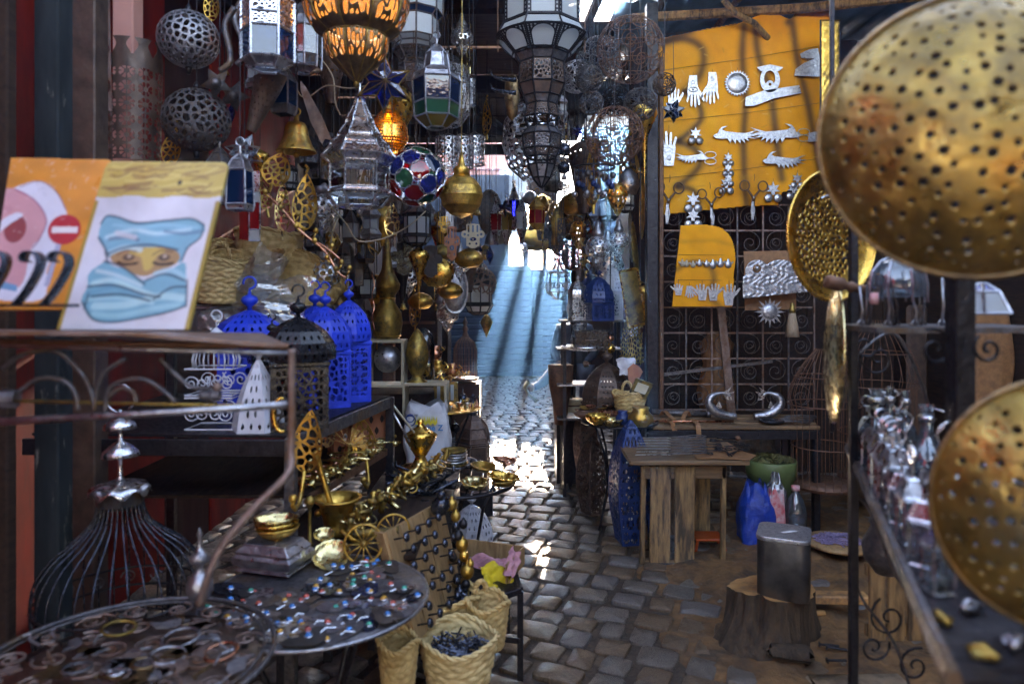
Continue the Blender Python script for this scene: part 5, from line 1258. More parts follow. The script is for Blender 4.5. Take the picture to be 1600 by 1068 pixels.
# ================= left foreground =================
# painted signs
SGY = 1.25
p1 = Paint(125,195,(.66,.24,.035)); p1.noise(.08,6,2)         # arch sign: px -10..150, py 238..485
def q1(px,py): return ((px+10)/162*125, (py-238)/247*195)
W_ = (.66,.66,.78); PK = (.62,.30,.34)
p1.poly([q1(*z) for z in smooth([(-10,300),(2,290),(38,277),(66,292),(86,320),(93,350),(85,390),(72,420),(70,470),(-10,470)],5)],W_)
p1.poly([q1(*z) for z in smooth([(-10,290),(10,292),(38,310),(60,340),(55,370),(44,385),(42,400),(34,450),(-10,450)],5)],PK)
p1.stroke([q1(*z) for z in smooth([(5,292),(38,310),(60,342),(54,372),(45,388)],5)],1.6,(.3,.1,.2)); p1.stroke([q1(*z) for z in smooth([(12,288),(40,278),(68,294),(88,325)],5)],1.2,(.25,.1,.12))
p1.ell(*q1(14,357),13,18,(.30,.05,.06)); p1.poly([q1(*z) for z in smooth([(-10,345),(-2,338),(14,330),(22,336),(4,350),(-10,365)],4)],W_)
p1.ell(*q1(90,358),19.5,19.5,(.55,.02,.03)); p1.ell(*q1(90,358),18.5,18.5,(.50,.02,.035)); p1.poly([q1(70,353),q1(111,353),q1(111,364),q1(70,364)],(.75,.70,.74))
p1.poly([q1(80,382),q1(88,382),q1(78,450),q1(70,450)],(.35,.38,.55)); p1.poly([q1(0,440),q1(30,448),q1(30,458),q1(0,452)],(.12,.3,.5))
rs = np.random.RandomState(2)
for k in range(90):
    a = rs.rand(2)*np.array([125,190]); p1.stroke([tuple(a),tuple(a+rs.randn(2)*3)],.8,(.75,.66,.66),1,.6) if a[1] < 110 else None
t = T('painted_arch_sign', 'orange painted board showing a pink and white arch and a no-entry roundel', 'sign', P(70,485,1.32), rot=(-.22,0,.05)); k = S(1,1.32)
kp = Paint(125,195,(0,0,0)); kp.poly([(0,0)]+[(118,1),(123,4),(124.5,9)]+[(116,195),(0,195)],(1,1,1))
o = picture(p1, lambda u,v: (k*(-80+162*u),0,k*250*(1-v)), kp.C[...,0] > .5, par=t); m_ = o.modifiers.new('thickness','SOLIDIFY'); m_.thickness = .012; m_.offset = 1
p2 = Paint(150,165,(.64,.63,.72)); p2.noise(.05,8,4)         # veiled face sign, in board space: 205 x 270 px
def q2(px,py):                                                # photo bearing -> board paint position (board leans back to the left)
    v = (py-248)/268; x0 = lerp(150,96,v); x1 = lerp(343,296,v); return ((px-x0)/(x1-x0)*150, v*165)
p2.poly([(0,0),(150,0),(150,35)]+[(x,36+1.5*sin(x*.11)) for x in range(148,0,-6)]+[(0,36)],(.55,.40,.11))
rs = np.random.RandomState(9)
for k in range(40):
    x = rs.rand()*120; y = 4+rs.rand()*30; L = 15+rs.rand()*35; p2.stroke(smooth([(x,y),(x+L*.5,y+2*rs.randn()),(x+L,y-3+2*rs.randn())],4),1+1.6*rs.rand(),(.24,.12,.06) if k%3 else (.72,.58,.2),2,.75)
p2.ell(*q2(268,283),2.6,2.6,(.04,.03,.03))
for s_ in ([(0,40),(5,40),(5,165),(0,165)],[(146,40),(150,40),(150,165),(146,165)]): p2.poly(s_,(.40,.27,.06))
TL = (.16,.42,.56); DK = (.02,.06,.10)
tur = smooth([(150,350),(158,338),(176,340),(205,347),(240,345),(280,342),(308,348),(312,362),(300,376),(288,388),(282,402),(276,412),(250,400),(215,402),(188,412),(166,402),(158,388),(148,375)],5,True)
p2.poly([q2(*z) for z in tur],TL)
wrap = smooth([(160,412),(175,418),(200,425),(225,440),(260,425),(284,412),(288,440),(290,462),(290,478),(262,490),(215,500),(180,505),(150,500),(138,488),(130,470),(138,450),(138,430)],5,True)
p2.poly([q2(*z) for z in wrap],TL)
p2.poly([q2(*z) for z in smooth([(168,405),(188,392),(225,387),(262,390),(276,402),(268,416),(240,428),(222,434),(195,424)],5,True)],(.40,.24,.12)); p2.poly([q2(*z) for z in smooth([(196,396),(225,388),(256,392),(240,402),(235,420),(222,424),(216,404)],4,True)],(.58,.40,.12))
for pts,wd,cl in (([(165,398),(190,388),(215,392)],5,(.5,.72,.8)),([(160,372),(200,360),(240,366),(290,358)],4,(.5,.72,.82)),([(170,352),(210,356),(250,352),(300,356)],3,(.25,.55,.7)),([(250,362),(280,366),(305,362)],3,(.1,.2,.34)),([(165,375),(190,372),(210,376)],3,(.12,.16,.24)),([(175,365),(205,372)],5,(.62,.6,.68)),
    ([(145,445),(175,440),(215,455),(240,465)],5,(.5,.75,.8)),([(140,460),(180,452),(230,468),(280,462)],4,(.12,.35,.5)),([(150,480),(200,478),(250,465),(286,468)],7,(.45,.72,.78)),([(150,492),(190,495),(240,484),(280,478)],5,(.3,.6,.7)),([(140,470),(190,468),(240,476)],3,(.4,.68,.76)),([(240,430),(265,424),(286,436)],5,(.35,.62,.75)),([(150,425),(180,432),(220,448)],3.5,(.55,.72,.80))):
    p2.stroke([q2(*z) for z in smooth(pts,5)],wd,cl,2,.75)
for pts in ([(150,350),(158,338),(176,340),(205,349),(250,345),(290,342),(310,352)],[(148,372),(156,384),(166,402)],[(310,352),(306,372),(288,388),(280,408)],[(160,410),(190,420),(225,446)],[(226,440),(255,430),(286,440)],[(138,450),(180,448),(225,462),(250,466)],[(132,474),(150,500),(180,505),(215,500),(262,490),(290,480)],[(145,465),(190,462),(235,472)],[(290,440),(291,480)],[(160,395),(166,412)],[(165,398),(190,388),(230,384),(272,392)],[(240,470),(265,452),(290,450)],[(140,462),(136,484)]):
    p2.stroke([q2(*z) for z in smooth(pts,5)],2.1,DK,1.4,.92)
for cx in (197,252):
    p2.stroke([q2(*z) for z in smooth([(cx-16,412),(cx-4,415),(cx+14,413)],5)],2.6,(.02,.015,.02),1.2); p2.ell(*q2(cx,404),7,3.4,(.03,.02,.03),1.5,.85); p2.ell(*q2(cx+1,402),2.4,1.6,(.55,.42,.34)); p2.stroke([q2(*z) for z in smooth([(cx-18,400),(cx-6,393),(cx+12,395)],4)],1.2,(.1,.05,.04),1)
t = T('painted_face_sign', 'white painted board of a face veiled in blue cloth, leaning on the shelf', 'sign', P(219,516,1.28), rot=(-.16,.0,.04)); k = S(1,1.28)
kp = Paint(150,165,(0,0,0)); kp.poly([(0,165),(0,7),(2,2),(7,0),(143,0),(148,2),(150,7),(150,165)],(1,1,1))
o = picture(p2, lambda u,v: (k*(lerp(150,96,v)+lerp(193,200,v)*u-219),0,k*272*(1-v)), kp.C[...,0] > .5, par=t); m_ = o.modifiers.new('thickness','SOLIDIFY'); m_.thickness = .010; m_.offset = 1
# flat curled hooks in front
for i,px in enumerate((62,106,8)):
    t = T('curled_iron_bracket', ['flat black iron strip curled over at the top, in front of the arch sign','flat black curled iron strip between the arch sign and the veiled face','curled iron strip cut by the left edge of the view'][i], 'bracket', P(px,478,1.18)); k = S(1,1.18)
    pts = [(-40,0),(-22,20),(-5,48),(2,66),(0,78),(-8,84),(-18,84),(-25,78),(-24,71),(-18,69)]; sm2 = smooth(pts,5); g = G()
    for (a,b_),(c_,d_) in zip(sm2,sm2[1:]): g.add([(a*k,-.012,b_*k),(c_*k,-.012,d_*k),(c_*k,.012,d_*k),(a*k,.012,b_*k)],[(0,1,2,3)])
    g.ob('strip','iron_gloss',t,True,thick=.003)
    g = G(); g.box((-20*k,0,.001),(60*k,.03,.005)); g.ob('foot','iron',t)
# the table frame carrying the signs
fr = T('iron_side_table', 'rusty iron side table with a scroll frieze that carries the painted signs', 'table', (0,0,0)); Y_ = 1.22
def FP(px,py,Y=Y_): return tuple(P(px,py,Y))
g = G(); a = P(-40,525,1.22); b = P(448,540,1.22); 
g.add([P(-60,521,1.16),P(195,521,1.16),P(448,541,1.22),P(410,522,1.5),P(-60,515,1.5)],[(0,1,2,3,4)]); g.ob('top_sheet','rust_grey',fr,thick=.006)
for (x0,y0,x1,y1,r_,mt) in ((-30,537,455,552,4.2,'pewter'),(-30,533,450,541,5,'rust'),(-30,660,450,632,6,'pewter'),(20,626,450,634,2.6,'brass_aged')):
    g = G(); g.tube([FP(x0,y0),FP((x0+x1)/2,(y0+y1)/2+1),FP(x1,y1)],S(r_,Y_),8); g.ob('rail',mt,fr,True)
g = G(); g.tube(smooth([FP(456,545),FP(456,600),FP(455,700),FP(450,740,1.2),FP(400,790,1.18),FP(350,850,1.16),FP(325,900,1.15),FP(312,945,1.15)],5),S(6,Y_),8); g.ob('leg','rust_grey',fr,True)
for pts in ([(5,575),(40,552),(90,550),(125,580),(142,610),(148,640)],[(20,620),(60,592),(100,595),(118,615),(122,640)],[(148,640),(152,610),(165,580),(196,560)],[(165,645),(170,610),(190,595),(225,592),(255,610),(275,628)],[(170,620),(190,606),(208,612),(214,628)],[(250,560),(275,585),(300,604),(330,606)]):
    g = G(); g.tube(smooth([FP(*z) for z in pts],5),S(3.6,Y_),6); g.ob('scroll','iron_grey',fr,True)
g = G()
for k in range(4): g.tube([FP(2+7*k+S(0,1)+9*0, 622+ 12*cos(a)) if False else (FP(6+6*k,622)[0], Y_+.012*sin(a), FP(0,622)[2]+.014*cos(a)) for a in [2*pi*i/10 for i in range(10)]],.003,5,True)
g.ob('coil','pewter',fr)
g = G(); g.lathe([(.007,0),(.010,.005),(.009,.018),(.011,.024),(.009,.035)],12,mtx=Matrix.Translation(FP(312,618)) @ Matrix.Rotation(pi/2,4,'Y')); g.ob('coil','iron_grey',fr); g = G(); g.ball(FP(340,604),.009); g.ob('knob','rust_grey',fr,True)
# onion-shaped wire cage with its crown
CGY = 1.95
t = T('onion_bird_cage', 'onion-shaped black wire bird cage with a fluted collar at the lower left', 'bird cage', P(188,1000,CGY)); k = S(1,CGY)
prof = [(112,0),(116,40),(118,80),(112,112),(92,142),(62,165),(42,185),(34,205),(32,222)]
pr = smooth([(r_,z) for r_,z in prof],3)
for j in range(32):
    a = 2*pi*j/32; g = G(); g.tube([(r_*k*cos(a),r_*k*sin(a),z*k) for r_,z in pr],.0024,5); g.ob('wire','iron_gloss',t,True)
for z,r_ in ((0,112),(42,117),(72,118),(12,113)): g = G(); g.tube(circle(r_*k,40,z*k),.0035,5,True); g.ob('hoop','iron',t)
g = G()
for j in range(16):
    a0 = 2*pi*j/16; g.tube([((117)*k*cos(a0+x/117),(117)*k*sin(a0+x/117),(57+z)*k) for x,z in spiral((0,0),13,1.5,0,14,.2,1 if j%2 else -1)],.002,4)
g.ob('scroll_band','iron_grey',t)['kind'] = 'stuff'
spin(t,[(30*k,210*k),(34*k,216*k),(33*k,240*k),(36*k,244*k)],'iron_grey',24,'collar')
g = G(); m = 48; vs = []
for j,(r_,z) in enumerate(((8,250),(26,246),(38,240),(44,233))):
    for i in range(m): a = 2*pi*i/m; vs.append((r_*k*cos(a),r_*k*sin(a),(z+ (3 if j > 1 else 0)*sin(a*8)*(j-1))*k))
g.add(vs,[(j*m+i,j*m+(i+1)%m,(j+1)*m+(i+1)%m,(j+1)*m+i) for j in range(3) for i in range(m)]); g.ob('crown_skirt','silver',t,True,thick=.002)
spin(t,[(8*k,250*k),(4*k,256*k),(3*k,272*k),(3*k,284*k),(27*k,288*k),(26*k,294*k),(16*k,304*k),(4*k,312*k),(3*k,322*k),(3*k,328*k),(24*k,331*k),(22*k,338*k),(12*k,346*k),(3*k,350*k),(3*k,360*k)],'silver',24,'finial')
g = G(); g.tube([(22*k*sin(a),0,(378-22*cos(a))*k) for a in [2*pi*i/18 for i in range(18)]],.003,6,True); g.ob('ring_handle','silver',t,True)
t = T('lidded_finial', 'small purple-sheened metal finial standing between cage and jewellery table', 'finial', P(312,935,1.55)); k = S(1,1.55)
spin(t,[(12*k,0),(20*k,12*k),(20*k,26*k),(12*k,38*k),(5*k,46*k),(5*k,52*k),(14*k,58*k),(16*k,66*k),(8*k,74*k),(3*k,80*k),(3*k,96*k),(5*k,100*k),(1e-4,112*k)],'pewter',20,'finial_body')
# round scroll-top table at the bottom left
TY = 1.42; ct = P(195,1040,TY); rT = S(222,TY)
t = T('scroll_top_table', 'low round metal table with openwork scroll top, strewn with rings', 'table', (ct.x,ct.y,0)); zt = EYE+(HZ-1030)/FPX*TY
g = G(); g.tube(circle(rT,60,zt),.006,6,True); g.tube(circle(rT*.93,60,zt),.003,6,True); g.ob('rim','iron_grey',t,True)
for rr_i,nn_,rs_ in ((.80,16,.115),(.52,10,.13),(.22,5,.13)):
    for j in range(nn_):
        a = 2*pi*j/nn_; g = G(); g.tube([(rT*rr_i*cos(a)+x,rT*rr_i*sin(a)+y,zt) for x,y in spiral((0,0),rT*rs_,1.7,a,20,.12,1 if j%2 else -1)],.0028,5); g.ob('scroll','rust_grey',t)
spin(t,[(rT*.92,zt-.03),(1e-4,zt-.028)],'rust_grey',40,'under_tray')
for j in range(3): a = .5+2.1*j; g = G(); g.tube([(rT*.8*cos(a),rT*.8*sin(a),zt-.02),(rT*.6*cos(a),rT*.6*sin(a),zt*.5),(rT*.8*cos(a),rT*.8*sin(a),0)],.008,6); g.ob('leg','iron',t)
for i,(px,py,rp,mt) in enumerate(((186,985,24,'brass_aged'),(282,1000,27,'pewter'),(345,1022,24,'copper'),(262,1028,26,'pewter'),(120,1048,20,'iron_grey'),(180,1055,14,'silver'),(225,1040,18,'bronze'))):
    Y = FPX*(EYE-zt)/(py-HZ); t = T('metal_ring', ['flat brass ring at the back of the scroll-top table','bright metal ring nearest the middle of the scroll-top table','copper coloured ring on the right of the scroll-top table','half sunken grey ring in front of the bright one','dark ring at the front left of the scroll-top table','small silver ring at the front of the scroll-top table','bronze ring beside the small silver one'][i],'ring',((px-800)/FPX*Y,Y,zt+.006), rot=(.12*sin(i),.1*cos(i*2),0)); g = G(); g.tube(circle(S(rp,Y),24),.0038,6,True); g.ob('hoop',mt,t,True)
for i in range(46):
    a = rng.rand()*6.28; r_ = rT*.86*sqrt(rng.rand()); t = T('metal_charm', ('bird shaped','star shaped','hooked')[i%3]+' '+('grey','rusty','silver','bronze')[i%4]+' charm at the '+('back' if sin(a) > 0 else 'front')+(' right' if cos(a) > 0 else ' left')+' of the scroll-top table', 'charm', (ct.x+r_*cos(a),ct.y+r_*sin(a),zt+.005), rng.rand()*6, 'metal charms strewn on the scroll-top table')
    k_ = .022+.018*rng.rand(); g = G(); v_ = i%3
    if v_ == 0: g.slab([(x*k_/20,z*k_/20) for x,z in ((-20,0),(-8,10),(8,6),(20,12),(14,-4),(2,-10),(-10,-8))],.003,Matrix.Rotation(pi/2,4,'X'))
    elif v_ == 1: g.slab(sun_poly(k_,6,.4),.003,Matrix.Rotation(pi/2,4,'X'))
    else: g.tube([(-k_,0,0),(0,k_*.3,.004),(k_,0,0),(k_*1.1,k_*.4,0)],.0032,5)
    g.ob('charm_plate',('pewter','rust_grey','tin','bronze')[i%4],t)
# ================= left: lantern shelf =================
SZ = .964
sh = T('lantern_shelf', 'dark iron stand whose top shelf carries the blue, black and white lanterns', 'stand', (0,0,0))
g = G(); g.add([(-.69,2.16,SZ),(-.525,3.02,SZ),(-1.5,3.1,SZ),(-1.5,2.2,SZ)],[(0,1,2,3)]); g.ob('top_shelf','iron',sh,thick=.008)
def beam(a,b,w_,h_,mat,name,par):
    a = Vector(a); b = Vector(b); d = b-a; g = G(); m = Matrix.Translation((a+b)/2) @ d.to_track_quat('X','Z').to_matrix().to_4x4(); g.box((0,0,0),(d.length,w_,h_),mtx=m,bev=.002); return g.ob(name,mat,par)
beam((-.68,2.14,SZ-.022),(-.515,3.02,SZ-.022),.014,.044,'iron_grey','edge_bar',sh); beam((-1.5,2.16,SZ-.03),(-.68,2.14,SZ-.03),.014,.05,'iron','front_bar',sh)
for x,y,z1,mt in ((-.675,2.15,SZ,'iron_grey'),(-.52,3.0,SZ,'iron'),(-1.45,2.2,SZ,'iron'),(-1.45,3.0,1.9,'iron')): g = G(); g.box((x,y,z1/2),(.034,.034,z1),bev=.003); g.ob('leg',mt,sh)
beam((-.66,2.3,.735),(-.53,3.0,.735),.012,.03,'rust','shelf_edge',sh); g = G(); g.add([(-.66,2.3,.74),(-.53,3.05,.74),(-1.4,3.05,.74),(-1.4,2.3,.74)],[(0,1,2,3)]); g.ob('lower_shelf','wood_dark',sh,thick=.01)
def at(px,Y,z=SZ+.006): return ((px-800)/FPX*Y,Y,z)
def dl(label,px,Y,w,hb,hd,mat,z=SZ+.006,name='metal_lantern',**k):
    t = T(name,label,'lantern',at(px,Y,z),k.pop('rz',0)); return dome_lantern(t,mat,S(w,Y),S(hb,Y),S(hd,Y),**k)
dl('large blue lantern with a broad ribbed dome, furthest left of the blue ones',390,2.75,84,75,62,'blue_paint',body='leaf',rz=.3)
dl('glossy black lantern with pierced dome standing in front of the blue ones',466,2.32,82,90,66,'black_paint',body='lace',rz=.35)
dl('blue lantern standing behind, its small dome showing above the black one',492,3.0,64,70,60,'blue_paint',body='leaf',rz=.1)
dl('blue lantern between the black one and the one at the shelf corner',508,2.72,62,78,66,'blue_paint',body='lace',rz=.5)
dl('blue lantern at the outer corner of the shelf with a beaded collar',545,2.86,52,84,62,'blue_paint',body='flower',rz=.55)
dl('black square lantern half hidden between two blue ones',425,2.52,52,70,45,'black_paint',body='flower',rz=.2)
dl('pointed white lantern with leaf shaped cuts on the shelf',404,2.26,74,0,108,'white_paint',z=SZ+.004,body=None,gore=.5,rz=.3,ball=False,hookk=False,n=6)
g = G(); k = S(1,2.26); g.lathe([(3*k,105*k),(4*k,112*k),(12*k,118*k),(11*k,122*k),(1e-4,124*k)],14); [o for o in COL.objects if o.get('label','').startswith('pointed white')][0]; o_ = g.ob('cap_knob','white_paint',[o for o in COL.objects if o.get('label','').startswith('pointed white')][0],True)
t = T('wire_lantern', 'white scrolled wire lantern shaped like a cage, beside the pointed white one', 'lantern', at(338,2.3)); k = S(1,2.3); R_ = 36*k
for z_ in (0,48,52,92): g = G(); g.tube([(R_*x,R_*y,z_*k) for x,y in ((-1,-.8),(1,-.8),(1,.8),(-1,.8))],.003,5,True); g.ob('hoop','white_paint',t)
for j in range(14):
    a = 2*pi*j/14; g = G(); g.tube([(R_*u*cos(a),R_*u*sin(a)*.8,z*k) for u,z in ((.95,92),(1.0,105),(.85,124),(.5,136),(.1,140))],.0026,5); g.ob('wire','white_paint',t,True)
for s_ in (-1,1):
    for j in range(4):
        for i in range(2):
            g = G(); g.tube([(x,s_*R_*.8,z) for x,z in spiral(((-.75+.5*j)*R_,(24+46*i)*k),13*k,1.6,j,18,.15,1 if (i+j)%2 else -1)],.0024,5); g.ob('scroll','white_paint',t)
spin(t,[(10*k,140*k),(14*k,144*k),(6*k,150*k),(2*k,154*k)],'white_paint',16,'cap'); g = G(); g.tube([(0,0,152*k),(0,0,162*k)]+[(9*k*sin(a),0,(172-9*cos(a))*k) for a in [lerp(.2,4.8,i/10) for i in range(11)]],.0028,6); g.ob('hook','white_paint',t,True)
t = T('brass_ring_handle', 'beaded brass crescent handle hanging on the corner of the shelf', 'handle ring', P(435,648,2.05)); k = S(1,2.05); g = G(); g.tube([(-14*k*sin(a)*.9+5*k,0,26*k*cos(a)) for a in [lerp(-.3,3.5,i/16) for i in range(17)]],.0075,8,taper=lambda u:.5+.6*sin(pi*u)); g.ob('crescent','brass_bright',t,True)
# upper shelf with straw baskets and plastic
us = T('basket_shelf', 'grey metal box shelf on which the straw baskets are piled', 'shelf', (0,0,0)); g = G(); g.box((-1.25,3.25,1.27),(.72,.5,.14),bev=.005); g.ob('box','iron_grey',us); g = G(); g.box((-1.25,3.25,1.345),(.76,.54,.01)); g.ob('top','pewter',us)
for i,(px,py,Y,w_,h_,rx,rz,mt) in enumerate(((385,478,3.2,128,78,.25,0,'straw'),(345,470,3.0,92,64,.1,.4,'straw_pale'),(452,492,3.35,110,84,-.5,.3,'straw'),(415,470,3.45,100,110,.1,1.,'straw_pale'),(335,420,3.5,70,40,.2,.2,'straw'))):
    t = T('straw_basket', ['broad woven straw basket in the middle of the pile above the blue lanterns','pale straw basket with a looped handle behind the veiled face sign','straw basket tipped over at the right end of the pile','tall pale straw basket at the back of the pile','small basket rim showing over the others'][i],'basket',P(px,py,Y),rot=(rx,.5 if i == 2 else 0,rz)); basket(t,S(w_,Y)*.36,S(w_,Y)*.5,S(h_,Y),mt,1,8,1 if i in (0,1) else 0,seed=i)
def sheet(name,label,cat,loc,w_,d_,mat,amp=.03,seed=0,rot=(0,0,0),n=34):
    r = random.Random(seed); ph = [r.uniform(0,6) for _ in range(8)]; g = G(); vs = []
    for j in range(n+1):
        for i in range(n+1):
            u,v = i/n-.5,j/n-.5; vs.append((u*w_,v*d_,amp*(sin(9*u+ph[0]+5*v)+.6*sin(14*v+ph[1]-7*u)+.4*abs(sin(23*u+ph[2]+15*v))+.3*abs(sin(31*v-19*u+ph[3])))-.25*(u*u+v*v)*w_))
    g.add(vs,[(j*(n+1)+i,j*(n+1)+i+1,(j+1)*(n+1)+i+1,(j+1)*(n+1)+i) for j in range(n) for i in range(n)]); t = T(name,label,cat,loc,rot=rot); g.ob('sheet',mat,t,True); return t
sheet('plastic_sheet','crumpled clear plastic sheeting spread in front of the straw baskets','plastic sheet',P(400,470,2.9),.42,.3,'film',.025,3,(.95,.1,-.2)); sheet('plastic_sheet','twist of clear plastic rising over the middle basket','plastic sheet',P(410,425,2.95),.14,.22,'film',.02,5,(1.2,.5,.3))
# lower tray pieces
for i,(px,py,Y,w_,h_,mt,lb) in enumerate(((475,740,2.1,48,100,'brass','brass coat hook with broad pierced lattice hanging at the front of the stand'),(573,722,2.75,38,72,'brass','brass coat hook with honeycomb plate hanging from the shelf edge'),(498,700,2.5,40,46,'brass_pale','pale brass lattice plate standing on the lower shelf'))):
    t = T('brass_hook',lb,'coat hook',P(px,py,Y),rot=(0,(.1,-.15,.3)[i],0)); coat_hook(t,S(w_,Y),S(h_,Y),mt)
t = T('brass_palm_leaf','pale brass palm tree shaped hook on the lower shelf','coat hook',P(528,745,2.5),rot=(0,.25,0)); k = S(1,2.5); g = G(); g.tube([(0,0,0),(2*k,0,25*k),(5*k,0,55*k)],5*k,6)
for j in range(9): a = -1.4+.35*j; g.slab([(5*k,52*k),(5*k+26*k*sin(a)-3*k*cos(a),55*k+26*k*cos(a)+2*k*sin(a)),(5*k+32*k*sin(a),55*k+30*k*cos(a)-5*k)],.003)
g.ob('leaf','brass_pale',t)
for i,(px,py,Y) in enumerate(((548,700,2.9),(580,690,3.0))):
    t = T('terracotta_lantern',['orange brown pierced lantern side standing behind the brass hooks','orange brown pierced lantern beside the right leg of the stand'][i],'lantern',at(px,Y,.745),.5); cut(border(f_leaf(3,4),.06,.05),36,46,lambda u,v:((u-.5)*S(52,Y),.0,v*S(72,Y))).ob('panel','terracotta',t,thick=.0016); cut(border(f_leaf(3,4),.06,.05),36,46,lambda u,v:(-.5*S(52,Y),u*S(40,Y),v*S(72,Y))).ob('panel','terracotta',t,thick=.0016); g = G(); g.box((0,S(20,Y),S(73,Y)),(S(54,Y),S(42,Y),.004)); g.ob('lid','terracotta',t)
for i in range(30):
    px = 492+4*i-18*(i%2); Y = 2.36+.022*i; t = T('brass_utensil',['brass hand-shaped knocker','curved brass handle','thin brass rod'][i%3]+' in the heap on the lower shelf, '+['front left','close to the front','towards the front','just before the middle','middle','just past the middle','towards the back','far back','far end','last of all'][i//3],'knocker' if i%3 == 0 else 'handle',at(px,Y,.752+.012*(i%3)),i*1.1,'brass hardware heaped on the lower shelf')
    g = G()
    if i%3 == 0:
        g.tube([(-.06,0,.01),(-.02,0,.012),(.0,0,.014)],.012,7,taper=lambda u:.7+.6*u); 
        for q_ in range(4): g.tube([(0,-.012+.008*q_,.014),(.03,-.012+.009*q_,.02),(.048,-.01+.007*q_,.008)],.005,5)
    elif i%3 == 1: g.tube([(.05*cos(a),.03*sin(a),.012) for a in [pi*j/10 for j in range(11)]],.006,6); g.ball((.05,0,.012),.011); g.ball((-.05,0,.012),.011)
    else: g.tube([(-.08,0,.006),(.08,.01,.012)],.004,6); g.ball((.08,.01,.012),.008)
    g.ob('casting',('brass','copper','brass_aged')[i%3] if i%2 else 'brass_pale',t,True)

# ================= jewellery table =================
JZ = .62; JY = 1.83; jx = (495-800)/FPX*JY; JR = .286
t = T('jewellery_table','round grey metal table covered with overlapping plates set with coloured stones','table',(jx,JY,0))
spin(t,[(JR*.98,JZ-.012),(JR,JZ-.004),(JR*.99,JZ),(1e-4,JZ)],'iron_grey',56,'table_top'); g = G(); g.tube(circle(JR,60,JZ-.004),.005,6,True); g.ob('rim','pewter',t,True)
for j in range(3): a = 1.2+2.1*j; g = G(); g.tube(smooth([(JR*.8*cos(a),JR*.8*sin(a),JZ-.02),(JR*.35*cos(a),JR*.35*sin(a),JZ*.55),(JR*.4*cos(a),JR*.4*sin(a),JZ*.3),(JR*.9*cos(a),JR*.9*sin(a),0)],4),.009,6); g.ob('leg','iron',t,True)
t = T('small_jewel_tray','second grey tray tucked under the jewellery table edge on the left','tray',((372-800)/FPX*1.72,1.72,JZ-.006)); spin(t,[(.13,0),(.132,.006),(1e-4,.005)],'iron_grey',30,'tray')
gems = ('gem_blue','gem_red','gem_green','gem_red','gem_blue','gem_amber')
gn = {'gem_blue':'blue','gem_red':'coral red','gem_green':'green','gem_amber':'amber'}
jr = random.Random(12); used = []
for i in range(74):
    for _ in range(60):
        a = jr.uniform(0,6.28); r_ = JR*.90*sqrt(jr.random()); x,y = r_*cos(a),r_*sin(a)
        if (x < -.02 and y > .03): continue
        if all(math.hypot(x-p,y-q_) > .024 for p,q_ in used): break
    used.append((x,y)); gm = gems[jr.randrange(6)]
    where = ('at the back' if y > .1 else 'near the middle' if y > -.06 else 'at the front')+' '+('left' if x < -.08 else 'centre' if x < .08 else 'right')
    t = T('jewelled_plate',f'{("round","leaf shaped","pointed")[i%3]} dark brooch with {gn[gm]} stone, {where} of jewellery table','brooch',(jx+x,JY+y,JZ+.002+.0018*(i%6)),jr.uniform(0,6),'stone-set brooches on the jewellery table',rot=(jr.uniform(-.08,.08),jr.uniform(-.08,.08),jr.uniform(0,6)))
    k_ = jr.uniform(.028,.050); p = [(k_*(1+.18*cos(n_*a+i))*cos(a),.72*k_*(1+.18*cos(n_*a+i))*sin(a)) for n_ in ((0,4,3)[i%3],) for a in [2*pi*j/20 for j in range(20)]]
    G().slab(p,.002,Matrix.Rotation(pi/2,4,'X')).ob('plate',('tin_box','pewter','iron_grey','silver','iron_gloss')[i%5],t)
    sx,sy = jr.uniform(-.01,.01),jr.uniform(-.01,.01); g = G(); g.lathe([(.0078,.001),(.0072,.005),(.0045,.008),(1e-4,.009)],10,c=(sx,sy,0)); g.ob('stone',gm,t,True)
    g = G(); g.tube([(sx+x_,sy+y_,.002) for x_,y_,_z in circle(.0088,12)],.0011,4,True)
    if i%2: g.tube([(k_*.6,0,.002),(k_*.9,.004,.006),(k_*1.35,-.002,.002)],.0013,4)
    g.ob('setting','silver',t)
t = T('hammered_box','dark silver chest with hammered bulging sides on the jewellery table','box',((428-800)/FPX*2.0,2.0,JZ+.006),-.28)
k = S(1,2.0); prof = [(.070,0),(.076,.006),(.066,.012),(.080,.022),(.082,.040),(.072,.050),(.076,.054),(.060,.072),(.058,.078)]
g = G(); g.lathe([(r_*1.414,z) for r_,z in prof],4,mtx=Matrix.Diagonal((1.15,.8,1,1)) @ Matrix.Rotation(pi/4,4,'Z')); g.ob('chest','pewter',t); bv = t.children[0].modifiers.new('b','BEVEL'); bv.width = .003; bv.segments = 2
g = G(); g.box((.093,0,.048),(.003,.02,.018)); g.ob('clasp','silver',t)
for i in range(3):
    t = T('leaf_bowl',['topmost','middle','lowest'][i]+' leaf shaped brass bowl stacked on the hammered chest','bowl',((430+2*i-800)/FPX*2.0,2.0,JZ+.118-.014*i),.3+.1*i); bo = G(); bo.lathe(bowl_prof(.062,.030),32,flute=.08,nf=7,mtx=Matrix.Diagonal((1,.7,1,1))); bo.ob('bowl',('brass_pale','brass_bright','brass')[i],t,True)
    if i == 2: spin(t,[(.018,-.016),(.012,-.008),(.016,.004)],'brass',16,'foot')
